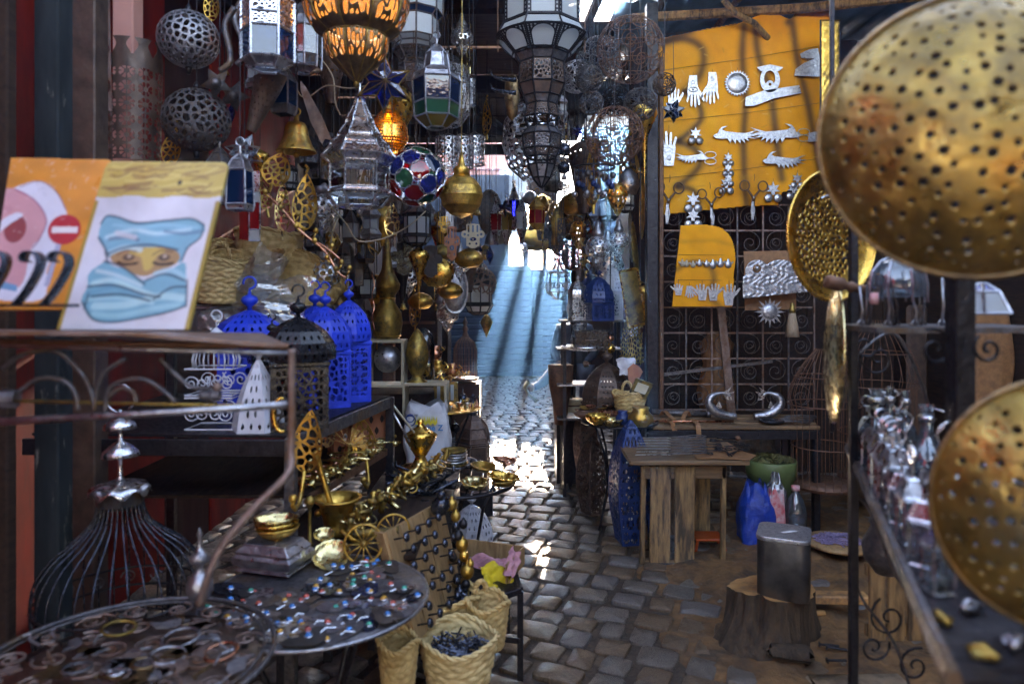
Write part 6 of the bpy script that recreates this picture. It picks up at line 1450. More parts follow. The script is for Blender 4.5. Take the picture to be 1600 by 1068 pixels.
# brass work behind the jewellery table
MZ = JZ-.0; by = T('brass_goods_table','low dark table holding the brass mortar, wheels and small castings','table',(0,0,0)); g = G(); g.box((-.52,2.42,MZ-.01),(.46,.62,.016),bev=.004); g.ob('table_top','wood_dark',by)
for x in (-.7,-.33):
    for y in (2.15,2.68): g = G(); g.box((x,y,MZ/2),(.03,.03,MZ)); g.ob('leg','iron',by)
t = T('brass_mortar','wide mouthed brass mortar standing behind the shell bowls','mortar',at(527,2.3,MZ)); k = S(1,2.3)
spin(t,[(20*k,0),(24*k,5*k),(20*k,12*k),(22*k,24*k),(27*k,46*k),(37*k,54*k),(38*k,57*k),(32*k,57*k),(22*k,42*k),(17*k,14*k),(1e-4,12*k)],'brass',30,'mortar_body')
for s_ in (-1,1): g = G(); g.ball((s_*30*k,0,32*k),6*k); g.ob('lug','brass',t,True)
t = T('brass_pestle','long brass pestle leaning out of the mortar','pestle',(at(527,2.3,MZ)[0],2.3,MZ+.02),rot=(0,-.28,0)); k = S(1,2.3); g = G(); g.lathe([(6*k,0),(7*k,8*k),(4.6*k,20*k),(4.4*k,90*k),(5*k,118*k),(7*k,122*k),(1e-4,126*k)],12); g.ob('rod','brass',t,True)
t = T('brass_knob_stand','round headed brass knob on a stalk left of the mortar','knob',at(484,2.2,MZ)); g = G(); g.lathe([(.014,0),(.006,.006),(.005,.11),(.008,.118),(.016,.13),(.016,.14),(.008,.15),(1e-4,.152)],14); g.ob('stalk','brass_aged',t,True)
for i,(px,Y,r_,dz,rx) in enumerate(((518,2.05,30,.0,.5),(506,2.12,17,.032,.3))):
    t = T('shell_bowl',['scalloped brass shell dish tilted forward beside the hammered chest','small shell lid lying on the scalloped dish'][i],'dish',at(px,Y,MZ+dz+.01),rot=(rx,.1,0)); bo = G(); bo.lathe(bowl_prof(S(r_,Y),.022),48,flute=.07,nf=14); bo.ob('shell','brass_pale',t,True)
def wheel(par,r,loc,rot,mat='brass',sp=12):
    o = T('wheel','','','') if False else None
    g = G(); g.tube(circle(r,32),r*.075,7,True); w_ = g.ob('wheel',mat,par,True,loc,rot)
    for j in range(sp): a = 2*pi*j/sp; g = G(); g.tube([(0,0,0),(r*cos(a),r*sin(a),0)],r*.04,5); g.ob('spoke',mat,w_,True)
    g = G(); g.lathe([(r*.16,-r*.12),(r*.2,0),(r*.1,r*.16),(1e-4,r*.18)],12); g.ob('hub',mat,w_,True); return w_
t = T('toy_brass_cannon','brass model gun carriage with two spoked wheels in front of the pegboard','model cannon',at(574,2.08,MZ)); r_ = S(29,2.08); wheel(t,r_,(-.005,-.03,r_),(pi/2-.1,0,.25)); wheel(t,r_*.9,(.06,.10,r_*.9),(pi/2-.1,0,.25))
g = G(); g.lathe([(.012,-.08),(.015,-.07),(.012,-.02),(.010,.05),(.013,.056),(.008,.056)],14,mtx=Matrix.Translation((.03,.04,r_+.012)) @ Matrix.Rotation(1.45,4,'Y')); g.ob('barrel','brass_aged',t,True)
g = G(); g.tube([(-.005,-.03,r_),(.06,.10,r_)],.004,6); g.ob('axle','brass',t)
for i in range(44):
    px = 548+3.3*i+5*sin(i*5); Y = 2.2+.014*i; z_ = MZ+.02+.014*(i%5)+ .06*(i/44)
    t = T('brass_casting',('brass tap','bell shaped brass knob','brass pulley ring','small brass figure')[i%4]+' among the castings heaped behind the pegboard, '+('nearest','very near','near','before the middle','halfway back','past the middle','towards the back','at the back','close to the far end','at the far end','furthest')[i//4],'brass casting',at(px,Y,z_),group='brass castings heaped behind the pegboard',rot=(sin(i*3)*.7,cos(i*2)*.6,i*1.7))
    g = G(); v_ = i%4
    if v_ == 0: g.tube([(-.04,0,0),(.03,0,0)],.009,7); g.tube([(0,0,0),(0,0,.03)],.006,6); g.tube([(-.018,0,.03),(.018,0,.03)],.006,6)
    elif v_ == 1: g.lathe([(.018,0),(.014,.01),(.007,.022),(.010,.032),(.012,.04),(.004,.048)],12)
    elif v_ == 2: g.tube(circle(.02,14,0),.004,6,True); g.tube([(.02,0,0),(.045,0,.0)],.005,6)
    else: g.lathe([(.012,0),(.008,.01),(.012,.022),(.006,.032),(.009,.04),(1e-4,.05)],10); g.tube([(-.012,0,.02),(-.02,0,.034)],.003,5); g.tube([(.012,0,.02),(.022,0,.012)],.003,5)
    g.ob('casting',('brass','brass_aged','brass_pale')[i%3],t,True)
# pegboard with hooks
t = T('pegboard','leaning wooden board studded with rows of black door knobs','board',(0,0,0)); c = [P(600,832,2.05),P(688,782,2.5),P(722,930,2.5),P(648,1003,2.05)]
nb = 5
for j in range(nb):
    u0,u1 = j/nb+.006,(j+1)/nb-.006; q_ = [c[0].lerp(c[1],u0),c[0].lerp(c[1],u1),c[3].lerp(c[2],u1),c[3].lerp(c[2],u0)]; g = G(); g.add(q_,[(0,1,2,3)]); g.ob('board','wood_warm',t,thick=.014+.002*(j%2))
g = G(); q_ = [c[0]+Vector((-.03,.02,0)),c[0],c[3],c[3]+Vector((-.03,.02,0))]; g.add(q_,[(0,1,2,3)]); g.ob('side','wood_warm',t,thick=.01)
nrm = (c[1]-c[0]).cross(c[3]-c[0]).normalized(); nrm = -nrm if nrm.y > 0 else nrm; print('nrm', nrm)
for a_ in range(7):
    for b_ in range(5):
        if (a_*5+b_)%9 == 8: continue
        u = (b_+.4+.3*(a_%2))/5.2; v = (a_+.7)/7.6; p0 = c[0].lerp(c[1],u).lerp(c[3].lerp(c[2],u),v); i_ = a_*5+b_
        row = ('top','second','third','middle','fifth','sixth','lowest')[a_]; pos = ('nearest','second','central','fourth','furthest')[b_]
        k_ = T('door_knob',f'{pos} black iron knob in the {row} row of the pegboard','knob',p0,group='black knobs on the pegboard'); k_.rotation_euler = nrm.to_track_quat('Z','Y').to_euler()
        g = G(); g.tube([(0,0,0),(0,0,.045)],.003,5); g.ob('shank','iron',k_); g = G(); g.lathe([(.004,.040),(.013,.043),(.015,.048),(.011,.054),(1e-4,.057)],12); g.ob('head','iron_gloss',k_,True)
for i,(px,py,r_,mt) in enumerate(((706,788,9,'brass'),(712,806,8,'brass'),(724,818,7,'iron'),(716,836,8,'iron'),(722,850,10,'brass'),(712,822,7,'iron_gloss'),(725,868,8,'brass_bright'),(730,892,11,'brass'),(728,912,7,'iron'),(718,925,9,'iron_gloss'),(714,905,7,'iron'),(722,936,8,'iron'),(708,870,7,'iron'),(735,880,6,'brass'))):
    t = T('string_knob',f'{"polished brass" if "brass" in mt else "black iron"} knob hanging at the right edge of the pegboard, {("topmost","second","third","fourth","fifth","sixth","seventh","eighth","ninth","tenth","eleventh","twelfth","thirteenth","last")[i]} in the bunch','knob',P(px,py,2.42),group='knobs strung beside the pegboard'); k = S(r_,2.42)
    spin(t,[(k*.3,-k*1.1),(k*.8,-k*.7),(k,0),(k*.8,k*.7),(k*.3,k),(k*.35,k*1.3),(k*.1,k*1.5)],mt,16,'knob_body',flute=.08 if i%2 else 0)
t = T('iron_beetle','large glossy black iron door knocker at the top corner of the pegboard','knocker',P(688,790,2.36),rot=(.5,.5,0)); g = G(); g.ball((0,0,0),.032,14,1.25); g.ball((-.016,0,.045),.016); g.ob('knocker','iron_gloss',t,True)
# dark iron tools heap
t0 = T('tool_crate','open dark iron crate heaped with black iron tools behind the brass castings','crate',at(650,2.95,0)); g = G(); g.box((0,0,.55),(.34,.4,.12),bev=.003); g.ob('crate_box','iron',t0); 
for x in (-.15,.15):
    for y in (-.18,.18): g = G(); g.box((x,y,.25),(.025,.025,.5)); g.ob('leg','iron',t0)
for i in range(22):
    px = 612+4.2*i; Y = 2.75+.02*(i*7%13); t = T('iron_tool',('black iron hinge','black iron bolt','black iron knocker','dark steel latch')[i%4]+' in the heap beside the brass samovar, '+('left edge','left','left of middle','middle','right of middle','right edge')[i//4],'hardware',at(px,Y,.615+.012*(i%4)),group='black iron hardware heaped in the crate',rot=(sin(i)*.5,-.5*cos(i*2),i*1.3))
    g = G(); L = .05+.02*(i%3)
    if i%4 == 0: g.box((0,0,0),(L*2,.03,.004)); g.tube([(0,-.02,.003),(0,.02,.003)],.006,6)
    elif i%4 == 1: g.tube([(-L,0,0),(L,0,0)],.008,8); g.lathe([(.013,0),(.013,.01)],10,mtx=Matrix.Translation((L,0,0)) @ Matrix.Rotation(pi/2,4,'Y'))
    elif i%4 == 2: g.tube([(.03*cos(a),.02*sin(a),0) for a in [2*pi*j/14 for j in range(14)]],.005,6,True); g.ball((.03,0,0),.01)
    else: g.tube([(-L,0,0),(0,.01,.01),(L,0,.02),(L*1.1,0,.04)],.006,6)
    g.ob('ironwork','iron_gloss' if i%3 else 'iron',t,True)

# ================= round iron table with bowls =================
BZ = .56; BYc = 3.2; bx_ = (712-800)/FPX*BYc
t = T('round_iron_table','black round iron table crowded with brass bowls at the edge of the lane','table',(bx_,BYc,0)); table_round(t,S(92,BYc),BZ,'iron',legs=3)
def onb2(px,Y,dz=0): return ((px-800)/FPX*Y,Y,BZ+dz)
k = S(1,3.15)
t = T('brass_samovar','tall gleaming brass urn with fluted cup and lid on the round iron table','urn',onb2(657,3.15,.0)); spin(t,[(36*k,0),(38*k,6*k),(36*k,22*k),(30*k,26*k),(12*k,30*k),(8*k,40*k),(14*k,50*k),(23*k,66*k),(25*k,72*k),(27*k,74*k),(18*k,80*k),(6*k,88*k),(4*k,92*k),(6*k,96*k),(1e-4,100*k)],'brass_bright',36,'urn_body',flute=.03,nf=12)
g = G(); g.tube([(-34*k,0,14*k),(-48*k,-.02,24*k),(-44*k,-.03,4*k),(-34*k,-.02,6*k)],.003,6); g.ob('handle','brass_bright',t,True)
for i in range(7):
    t = T('stacked_bowl',('topmost','second','third','middle','fifth','sixth','lowest')[i]+' metal bowl of the tall stack beside the urn','bowl',onb2(710+(i%3)-1,3.35,.082-.0125*i),group='bowls stacked beside the urn'); bowl(t,S(21,3.3),.022,('brass_aged','pewter','silver','pewter','silver','brass_aged','pewter')[i])
for i,(px,Y,r_,h_,mt,fl,dz,lb) in enumerate(((682,3.02,34,14,'brass_bright',.12,.01,'scalloped golden bowl at the front left of the round iron table'),(697,2.98,26,16,'silver',.06,0,'fluted silver bowl at the front of the round iron table'),(742,3.0,27,12,'brass_pale',.14,.012,'pink gold leaf dish at the front of the round iron table'),(786,3.08,27,10,'brass_bright',.14,.02,'golden leaf dish overhanging the right edge of the round iron table'),(788,3.06,24,9,'brass_aged',.1,.004,'dark dish underneath the one at the right edge'),(755,3.32,26,9,'brass',.12,.008,'oval brass leaf dish at the back right of the round iron table'),(787,3.42,20,8,'copper',.1,.02,'copper toned dish at the back right of the round iron table'),(740,3.05,22,9,'brass',.1,.0,'brass dish beneath the pink gold leaf one'),(632,3.1,24,10,'brass',.1,.0,'brass dish at the left end of the round iron table'),(725,3.45,22,9,'pewter',.0,.0,'dull bowl behind the stack on the round iron table'))):
    t = T('leaf_dish',lb,'dish',onb2(px,Y,dz+.002),rot=(.12*sin(i*2),.12*cos(i),i)); bo = G(); k_ = S(1,Y); bo.lathe(bowl_prof(r_*k_,h_*k_),48,flute=fl,nf=(9,12,7,8,8,7,7,7,8,8)[i],mtx=Matrix.Diagonal((1,.8,1,1))); bo.ob('dish_body',mt,t,True)
t = T('copper_pan_handle','small copper lipped pourer at the tip of the round iron table','pourer',onb2(793,3.35,.03)); g = G(); g.tube([(-.02,0,0),(.0,0,.005),(.03,0,.012)],.009,7,taper=lambda u:1.2-u*.6); g.ob('spout','copper',t,True)
dl('whitish pierced lantern standing on the cobbles under the round iron table',737,3.42,48,58,56,'white_paint',z=.0,body='star',rz=.6)
t = T('flour_sack','half full white flour sack with yellow and blue print behind the brass urn','sack',at(668,3.75,.50)); bagmesh(.24,.16,.31,21,top=.95).ob('sack_body','cloth_white',t,True)
def text(par,s_,size,mat,loc,rot=(pi/2,0,0),name='lettering',ext=.0008):
    c_ = bpy.data.curves.new(name,'FONT'); c_.body = s_; c_.size = size; c_.extrude = ext; c_.offset = size*.02; oc = bpy.data.objects.new(name,c_); COL.objects.link(oc); me = bpy.data.meshes.new_from_object(oc.evaluated_get(bpy.context.evaluated_depsgraph_get())); bpy.data.objects.remove(oc); me.materials.clear(); me.materials.append(MATS[mat]); o = bpy.data.objects.new(name,me); COL.objects.link(o); o.parent = par; o.location = loc; o.rotation_euler = rot; return o
text(t,'Farine Z',.042,'lettering_blue',(-.052,-.096,.195)); g = G()
for j in range(5): g.slab([(-.06+.024*j,.150),(-.052+.024*j,.185),(-.044+.024*j,.155),(-.036+.024*j,.187),(-.034+.024*j,.15),(-.045+.024*j,.135)],.002,Matrix.Translation((0,-.095,.085)))
g.ob('print','print_yellow',t)
g = G(); g.box((0,0,.25),(.3,.25,.5),bev=.004); o = g.ob('wooden_crate','wood_dark',None); o.location = at(668,3.75,0); tag(o,'dark wooden crate beneath the flour sack','crate')
t = T('blue_wire_hook','dark blue looped wire hook standing in the flour sack','hook',P(641,665,3.55)); k = S(1,3.55); g = G(); g.tube([(0,0,-20*k),(0,0,0)],.003,5); hook(g,0,8*k,.0035); hook(g,6*k,6*k,.003); g.ob('loop','navy_paint',t)
for i,(x0,y0,x1,y1) in enumerate(((606,622,648,676),(612,640,640,690))):
    t = T('wooden_skewer',['long pale stick slanting down in front of the flour sack','shorter stick below the long pale one'][i],'stick',P(x0,y0,3.0)); g = G(); g.tube([(0,0,0),P(x1,y1,3.0)-P(x0,y0,3.0)],.005,6); g.ob('stick','silver' if i else 'bone',t,True)
# brass plate table further back
t = T('brass_tray_table','brass rimmed round tray on a thin folding stand crowded with tiny trinkets','table',at(690,4.1,0)); R_ = S(62,4.1); spin(t,[(R_*.96,.735),(R_,.742),(R_*.97,.746),(1e-4,.744)],'brass',40,'tray')
for j in range(4): a = .4+pi/2*j; g = G(); g.tube([(R_*.8*cos(a),R_*.8*sin(a),.735),(R_*.2*cos(a),R_*.2*sin(a),.4),(-R_*.6*cos(a),-R_*.6*sin(a),0)],.006,5); g.ob('leg','iron',t)
for j in range(3): g = G(); g.tube(circle(R_*.75,24,.15+.18*j),.003,4,True); g.ob('ring','iron',t)
tr = random.Random(5)
for i in range(46):
    a = tr.uniform(0,6.28); r_ = R_*.92*sqrt(tr.random()); k_ = tr.uniform(.6,1.2)
    t = T('brass_trinket','tiny '+('brass','copper','dark brass','silver')[i%4]+(' bell',' animal',' cup')[i%3]+(' at the near' if sin(a) < 0 else ' at the far')+(' right' if cos(a) > 0 else ' left')+' of the brass tray','trinket',(at(690,4.1)[0]+r_*cos(a),4.1+r_*sin(a),.747),i,'trinkets crowded on the brass tray',scale=k_)
    g = G(); 
    if i%3 == 0: g.lathe([(.014,0),(.010,.014),(.004,.022),(.003,.034),(1e-4,.04)],8)
    elif i%3 == 1: g.ball((0,0,.012),.010,8); g.tube([(.008,0,.014),(.016,0,.03)],.003,4); g.tube([(-.008,0,.01),(-.008,0,0)],.003,4); g.tube([(.006,0,.01),(.006,0,0)],.003,4)
    else: g.lathe([(.008,0),(.004,.008),(.012,.022),(.013,.03)],8)
    g.ob('trinket_body',('brass','copper','brass_aged','silver')[i%4],t,True)
dt = T('display_boxes','stacked whitish wooden boxes raising the brass eggs above the tray table','display stand',at(625,4.0,0)); 
for (x0,y0,x1,y1) in ((577,532,632,600),(634,598,698,650)):
    a,b_ = P(x0,y0,3.9),P(x1,y1,3.9); w_,h_ = b_.x-a.x,a.z-b_.z
    for cx,cz,ww,hh in ((0,h_/2,w_,.014),(0,-h_/2,w_,.014),(-w_/2,0,.014,h_),(w_/2,0,.014,h_)): g = G(); g.box(((a.x+b_.x)/2+cx-dt.location.x,-.1,(a.z+b_.z)/2+cz),(ww+(.014 if hh == .014 else 0),.16,hh-(.014 if ww == .014 else 0)),bev=.002); g.ob('frame_bar','bone',dt)
g = G(); g.box((0,.12,.42),(.36,.3,.84)); g.ob('cabinet','wood_dark',dt)
t = T('greenish_glass_ball','cracked green glass ball glinting inside the upper whitish box','glass ball',P(606,560,3.9)); g = G(); g.ball((0,0,0),S(22,3.9),16); g.ob('ball','pewter',t,True)
for i,(px,Y,zb,w_,h_,mt,lb) in enumerate(((652,3.9,P(0,600,3.9).z,34,84,'brass_aged','tall pierced brass egg on a foot in front of the glass dome'),(606,4.0,P(0,533,4.0).z+.01,44,62,'brass_aged','squat lower bulb of the tall brass gourd vase'),)):
    if i == 1: continue
    t = T('brass_egg',lb,'lamp',at(px,Y,zb)); k = S(1,Y); spin(t,[(16*k,0),(17*k,4*k),(9*k,9*k),(8*k,14*k),(12*k,20*k),(17*k,36*k),(18*k,50*k),(14*k,68*k),(6*k,82*k),(1e-4,88*k)],mt,28,'egg_body')
t = T('glass_dome','clear glass dome standing behind the brass egg','glass dome',at(662,4.1,P(0,600,4.1).z)); k = S(1,4.1); spin(t,[(17*k,0),(17*k,60*k),(14*k,76*k),(7*k,85*k),(1e-4,88*k)],'glass_clear',24,'dome')
k = S(1,4.0); t = T('brass_gourd_vase','tall dark brass gourd shaped vase pierced with dots, narrow necked','vase',at(605,4.0,P(0,533,4.0).z+.004))
spin(t,[(17*k,0),(21*k,8*k),(24*k,28*k),(22*k,44*k),(13*k,58*k),(11*k,64*k),(12*k,70*k),(19*k,80*k),(20*k,88*k),(15*k,98*k),(9*k,110*k),(6*k,130*k),(4*k,148*k),(3*k,158*k),(1e-4,160*k)],'brass_aged',30,'vase_body')
g = G(); g.tube(circle(12.5*k,24,66*k),.004,5,True); g.tube(circle(21.5*k,24,8*k),.003,5,True); g.ob('band','brass',t)
for i,(px,py,Y,lb) in enumerate(((680,552,4.3,'reddish copper pot stacked on a brass one behind the egg'),(684,575,4.3,'small brass jug beneath the copper pot'),(707,580,4.2,'dark copper bowl above the blue inlaid frames'),(668,580,4.2,'round brass pot beside the egg foot'))):
    t = T('little_pot',lb,'pot',P(px,py,Y)); k = S(1,Y); spin(t,[(5*k,-10*k),(10*k,-5*k),(11*k,2*k),(6*k,8*k),(8*k,12*k)],('copper','brass','copper','brass_bright')[i],18,'pot_body'); g = G(); g.tube([(9*k,0,2*k),(15*k,0,6*k),(10*k,0,10*k)],.003,5); g.ob('handle','brass',t)
for i in range(18):
    px = 684+4.2*(i%12)+sin(i); py = 576+ 8*(i//6)+3*cos(i*3); t = T('brass_coil','thin curled brass wire in the bright tangle above the tray, '+('left','middle','right')[i%3],'wire',P(px,py,4.15),i,'curled brass wires above the tray'); g = G(); g.tube([(.010*(1+.1*j)*cos(j*.9),.004*j-.02,.010*(1+.1*j)*sin(j*.9)) for j in range(11)],.0025,4); g.ob('coil','brass_bright' if i%2 else 'brass_pale',t)
for i,px in enumerate((686,707)):
    t = T('inlaid_frame',['brass box with a turquoise inlaid strip, left of a pair','brass box with a turquoise inlaid strip, right of a pair'][i],'box',P(px,612,4.15)); k = S(1,4.15); g = G(); g.box((0,0,0),(16*k,.04,30*k),bev=.002); g.ob('case','brass_aged',t); g = G(); g.box((0,-.021,0),(5*k,.004,24*k)); g.ob('inlay','glass_milk',t)
# rusty lantern on the lane
k = S(1,4.5); t = T('rusty_lantern','large brown rusted lantern with a blue lit dome standing on the cobbles','lantern',at(739,4.5,P(0,712,4.5).z-.10 if False else .34),.4)
w_ = 27*k
faceted(t,6,[(w_,-.18),(w_,.10),(w_*1.08,.115),(w_*1.0,.125),(w_*1.0,.155),(w_*.85,.215),(w_*.5,.265),(w_*.14,.29)],[('lace_brown',f_dots(5,9,.16),30,40),None,None,'rust_grey',('rust_grey',f_dots(5,4,.16),26,22),'rust_grey','rust_grey'],'rust_grey',.005,hk=False)
spin(t,[(4*k,.285),(7*k,.30),(9*k,.312),(3*k,.325),(2.5*k,.34),(7*k,.35),(6*k,.365),(2*k,.375),(2*k,.40),(4*k,.41),(1e-4,.43)],'iron_gloss',14,'finial'); g = G(); g.box((0,0,-.26),(.2,.2,.16),bev=.006); g.ob('plinth','iron',t)
for i,(px,py) in enumerate(((711,668),(723,622))):
    t = T('black_ball','small glossy black ball finial beside the rusted lantern, '+('lower','upper'[:])[i],'finial',P(px,py,4.3)); g = G(); g.ball((0,0,0),S(8,4.3),12); g.tube([(0,0,0),(0,0,S(16,4.3))],.003,5); g.tube([(0,0,-S(20,4.3)),(0,0,0)],.004,5); g.ob('ball','iron_gloss',t,True)
# bottom: cloth box, stool, baskets
cb = T('low_bench','low black iron trestle whose square leg stands on the cobbles','trestle',(0,0,0))
for (a,b_) in (((-.02,2.9,.33),(.03,2.55,.33)),((.03,2.55,.33),(.03,2.56,.0)),((.03,2.55,.15),(-.16,2.58,.16)),((-.02,2.9,.33),(-.02,2.9,0)),((.03,2.55,.33),(-.3,2.35,.31))): beam(a,b_,.022,.022,'iron','bar',cb)
g = G(); g.add([(-.02,2.9,.335),(.03,2.55,.335),(-.3,2.35,.32),(-.4,2.75,.32)],[(0,1,2,3)]); g.ob('sheet','iron',cb,thick=.006)
t = T('cardboard_box','torn open cardboard carton on the low trestle holding cloth','carton',(-.10,2.72,.345),-.35)
for (x,y,ww,dd,rx) in ((0,.10,.24,.006,.2),(.12,0,.006,.2,0),(-.12,0,.006,.2,0)): g = G(); g.box((x,y,.03),(ww,dd,.07)); g.ob('flap','wood_warm',t)
sheet('yellow_cloth','crumpled bright yellow cloth lying in the carton','cloth',P(778,902,2.62),.12,.13,'cloth_yellow',.014,2,(.5,.1,.3),22); sheet('pink_cloth','dirty pink cloth rolled over the back of the carton','cloth',P(768,878,2.72),.18,.07,'cloth_pink',.012,7,(.4,.1,-.1),22); sheet('purple_cloth','pale mauve cloth hanging over the right corner of the carton','cloth',P(800,880,2.62),.05,.13,'cloth_pink',.01,9,(.6,.8,.2),18)
t = T('stone_row','row of dark stones lying in the torn carton','stones',P(745,925,2.6)); g = G(); 
for j in range(7): g.ball((-.05+.02*j,.012*sin(j*3),0),.012,8)
g.ob('stones','iron',t,True)['kind'] = 'stuff'
for i,(px,py,Y,w_,h_,mt,ov,hn_,lb) in enumerate(((716,1075,2.12,112,82,'straw_pale',1.,0,'oval straw basket full of dark iron nails at the bottom of the picture'),(622,1080,2.0,58,80,'straw',1.,1,'tall straw basket with rope handle below the jewellery table'),(762,1008,2.3,62,70,'straw',1.,1,'small straw basket with round rope handle beside the trestle'),(700,990,2.35,80,60,'straw',1.2,1,'brown straw basket half hidden behind the nail basket'))):
    z_ = max(.01,P(px,py,Y).z); t = T('straw_basket',lb,'basket',at(px,Y,z_),.2*i); basket(t,S(w_,Y)*.38,S(w_,Y)*.54,S(h_,Y),mt,ov,7,hn_,seed=i+3)
    if i in (0,3):
        g = G()
        for j in range(150): a = rng.rand()*6.28; r_ = S(w_,Y)*.40*sqrt(rng.rand()); d = Vector((rng.randn(),rng.randn(),.6*rng.rand())).normalized()*.022; c_ = Vector((r_*cos(a)*ov,r_*sin(a),S(h_,Y)*.72+.02*rng.rand())); g.tube([c_-d,c_+d],.0028,4)
        g.ob('nails','iron_gloss',t)['kind'] = 'stuff'
# ================= hanging over the lane =================
RZ = 3.2
def H(name, label, cat, px, py, Y, top, mat='iron', group=None, rot=None, rz=0, link=False):
    """A hanging thing: its origin at the given bearing, a wire from its top (in px above it) to the roof."""
    t = T(name, label, cat, P(px,py,Y), rz, group, rot=rot); zt = S(top,Y)
    if top is not None and not rot: wire(t, zt, max(zt+.02, RZ-t.location.z), mat, link=link)
    return t
def rg(Y, *ps): return [(S(r,Y), S(z,Y)) for r,z in ps]
# far left sheet sconces
t = T('crown_sconce','rust brown pierced half-round sconce with crenellated top','wall lamp',P(207,255,2.45),.3); k = S(1,2.45)
fs_ = f_flower(5,6,4)
def fcr(U,V): s = fs_(U,V/.78); s = np.maximum(s*.3, V-.78) if False else np.where(V > .76, .1, s*.3); n_ = np.where(V > .86, np.abs(((U*4.5)%1)-.5)-.17+.10*np.cos((V-.86)*40), 1); return np.minimum(s, n_)
cut(fcr,110,110,lambda u,v:(k*44*cos(lerp(pi,2*pi,u))*(1-.10*(1-v)),k*40*sin(lerp(pi,2*pi,u)),k*185*v)).ob('cut_sheet','lace_brown',t,thick=.0018)
t = T('crown_sconce','black pierced sconce partly behind the crenellated one','wall lamp',P(165,262,2.6),.1); cut(border(f_flower(3,6,4),.04,.03),50,90,lambda u,v:(k*30*(u-.5)*2,k*20*(u-.5)**2,k*115*v)).ob('cut_sheet','lace_brown',t,thick=.0018)
t = T('cut_metal_panel','tall purplish sheet panel with sickle shaped cuts at the top left','panel',P(153,165,2.35),rot=(0,-.02,0)); 
def fsk(U,V):
    s = np.full(U.shape,1.)
    for cx,cy,fl in ((.25,.1,1),(.75,.2,-1),(.3,.35,1),(.7,.5,-1),(.25,.65,-1),(.75,.8,1),(.3,.9,1)):
        x = (U-cx)*fl; y = (V-cy)*4.2; s = np.minimum(s, np.maximum(np.hypot(x,y)-.26, .22-np.hypot(x-.07,y)))
    return s
cut(border(fsk,.03,.01),50,150,lambda u,v:(k*42*(u-.5),0,k*185*v-.02*u)).ob('cut_sheet','rust_grey',t,thick=.0018)
for i,(px,py,r_,sd) in enumerate(((295,62,46,1),(307,188,51,4))):
    Y = 2.45; t = H('filigree_ball','upper' and ['dark iron filigree ball glinting at the top left','dark iron filigree ball hooked beneath the first one'][i],'lantern',px,py,Y,r_+6); lace_ball(t,S(r_,Y),'iron_grey' if i else 'pewter',300,.13,sd,.95,190,100); tangle_ball(t,S(r_*.96,Y),'iron_grey',26,.0025,sd)
    spin(t,[(S(7,Y),S(r_*.9,Y)),(S(4,Y),S(r_+5,Y)),(S(2,Y),S(r_+9,Y))],'iron',12,'cap'); spin(t,[(S(3,Y),-S(r_+8,Y)),(S(6,Y),-S(r_*.92,Y))],'iron',12,'base')
# glass lanterns left
def FL(label,px,py,Y,n,rings,bands,frame='silver',bar=.004,off=0.,join=False,name='glass_lantern',rz=0,fin=.03,group=None):
    t = H(name,label,'lantern',px,py,Y,rings[-1][1]+fin/Y*FPX+8,rz=rz,group=group); faceted(t,n,rg(Y,*rings),bands,frame,bar,off,fin,join=join); return t
PL = f_lace(26,.14,6); PD = f_dots(6,6,.2); PF = f_flower(2,2,4)
FL('white edged six sided lantern with blue panes at the top left',418,102,2.35,6,[(24,-6),(40,6),(40,52),(40,72),(40,100),(24,120)],['pewter','glass_navy|glass_milk|glass_navy',('silver',PL),('silver',PL),'silver'],'silver',.005,.2)
FL('grey octagonal lantern with smoky panes behind the melon lamp',475,108,2.9,8,[(12,-6),(26,0),(27,18),(27,62),(22,80),(8,100)],['pewter','glass_smoky','glass_smoky','pewter','pewter'],'pewter',.004,.3)
FL('boxy lantern with one dark blue pane above the brass bell',443,178,2.6,4,[(18,0),(21,12),(21,52),(14,62),(6,72)],['iron_grey','glass_navy|glass_smoky','iron_grey','iron_grey'],'iron_grey',.004,.6)
FL('small lantern with teal pane and bright base plate, above the straw baskets',375,328,2.35,4,[(20,0),(22,8),(20,62),(12,78),(3,86)],[('silver',PD),'glass_navy',('iron_grey',PD),'iron_grey'],'pewter',.004,.7)
FL('dark lantern with brown glass beside the veiled face sign',343,318,2.45,4,[(19,0),(20,8),(19,62),(10,78),(3,86)],[('pewter',PD),'glass_smoky',('iron_grey',PD),'iron_grey'],'iron_grey',.004,.5)
FL('thin black lantern hanging between brass leaf and clear lantern',497,290,3.2,4,[(14,0),(20,8),(20,44),(14,54),(4,66)],['iron','glass_smoky','iron','iron'],'iron',.004,.4)
t = T('ruby_panel_lantern','silver edged strip lantern with red and white panes hanging edge-on','lantern',P(397,376,2.5)); k = S(1,2.5)
for j,(z0,z1,mt) in enumerate(((0,18,'glass_milk'),(18,60,'glass_red'),(60,76,'glass_milk'))): g = G(); g.add([(-8*k,0,z0*k),(9*k,0,z0*k),(9*k,0,z1*k),(-8*k,0,z1*k)],[(0,1,2,3)]); g.ob('pane',mt,t); g = G(); g.tube([(-8*k,0,z0*k),(9*k,0,z0*k),(9*k,0,z1*k),(-8*k,0,z1*k)],.003,4,True); g.ob('frame','silver',t)
g = G(); g.add([(-8*k,.01,0),(-30*k,.04,4*k),(-30*k,.04,70*k),(-8*k,.01,76*k)],[(0,1,2,3)]); g.ob('pane','glass_red',t); cut(border(f_dots(4,6,.22),.08,.05),30,40,lambda u,v:((-8+17*u)*k,0,(78+30*v)*k)).ob('crest','silver',t,thick=.0015)
t = H('bare_star_lantern','open wire star lantern above the two small dark lanterns','lantern',382,238,2.5,26); pane_star(t,S(30,2.5),'glass_clear','pewter')
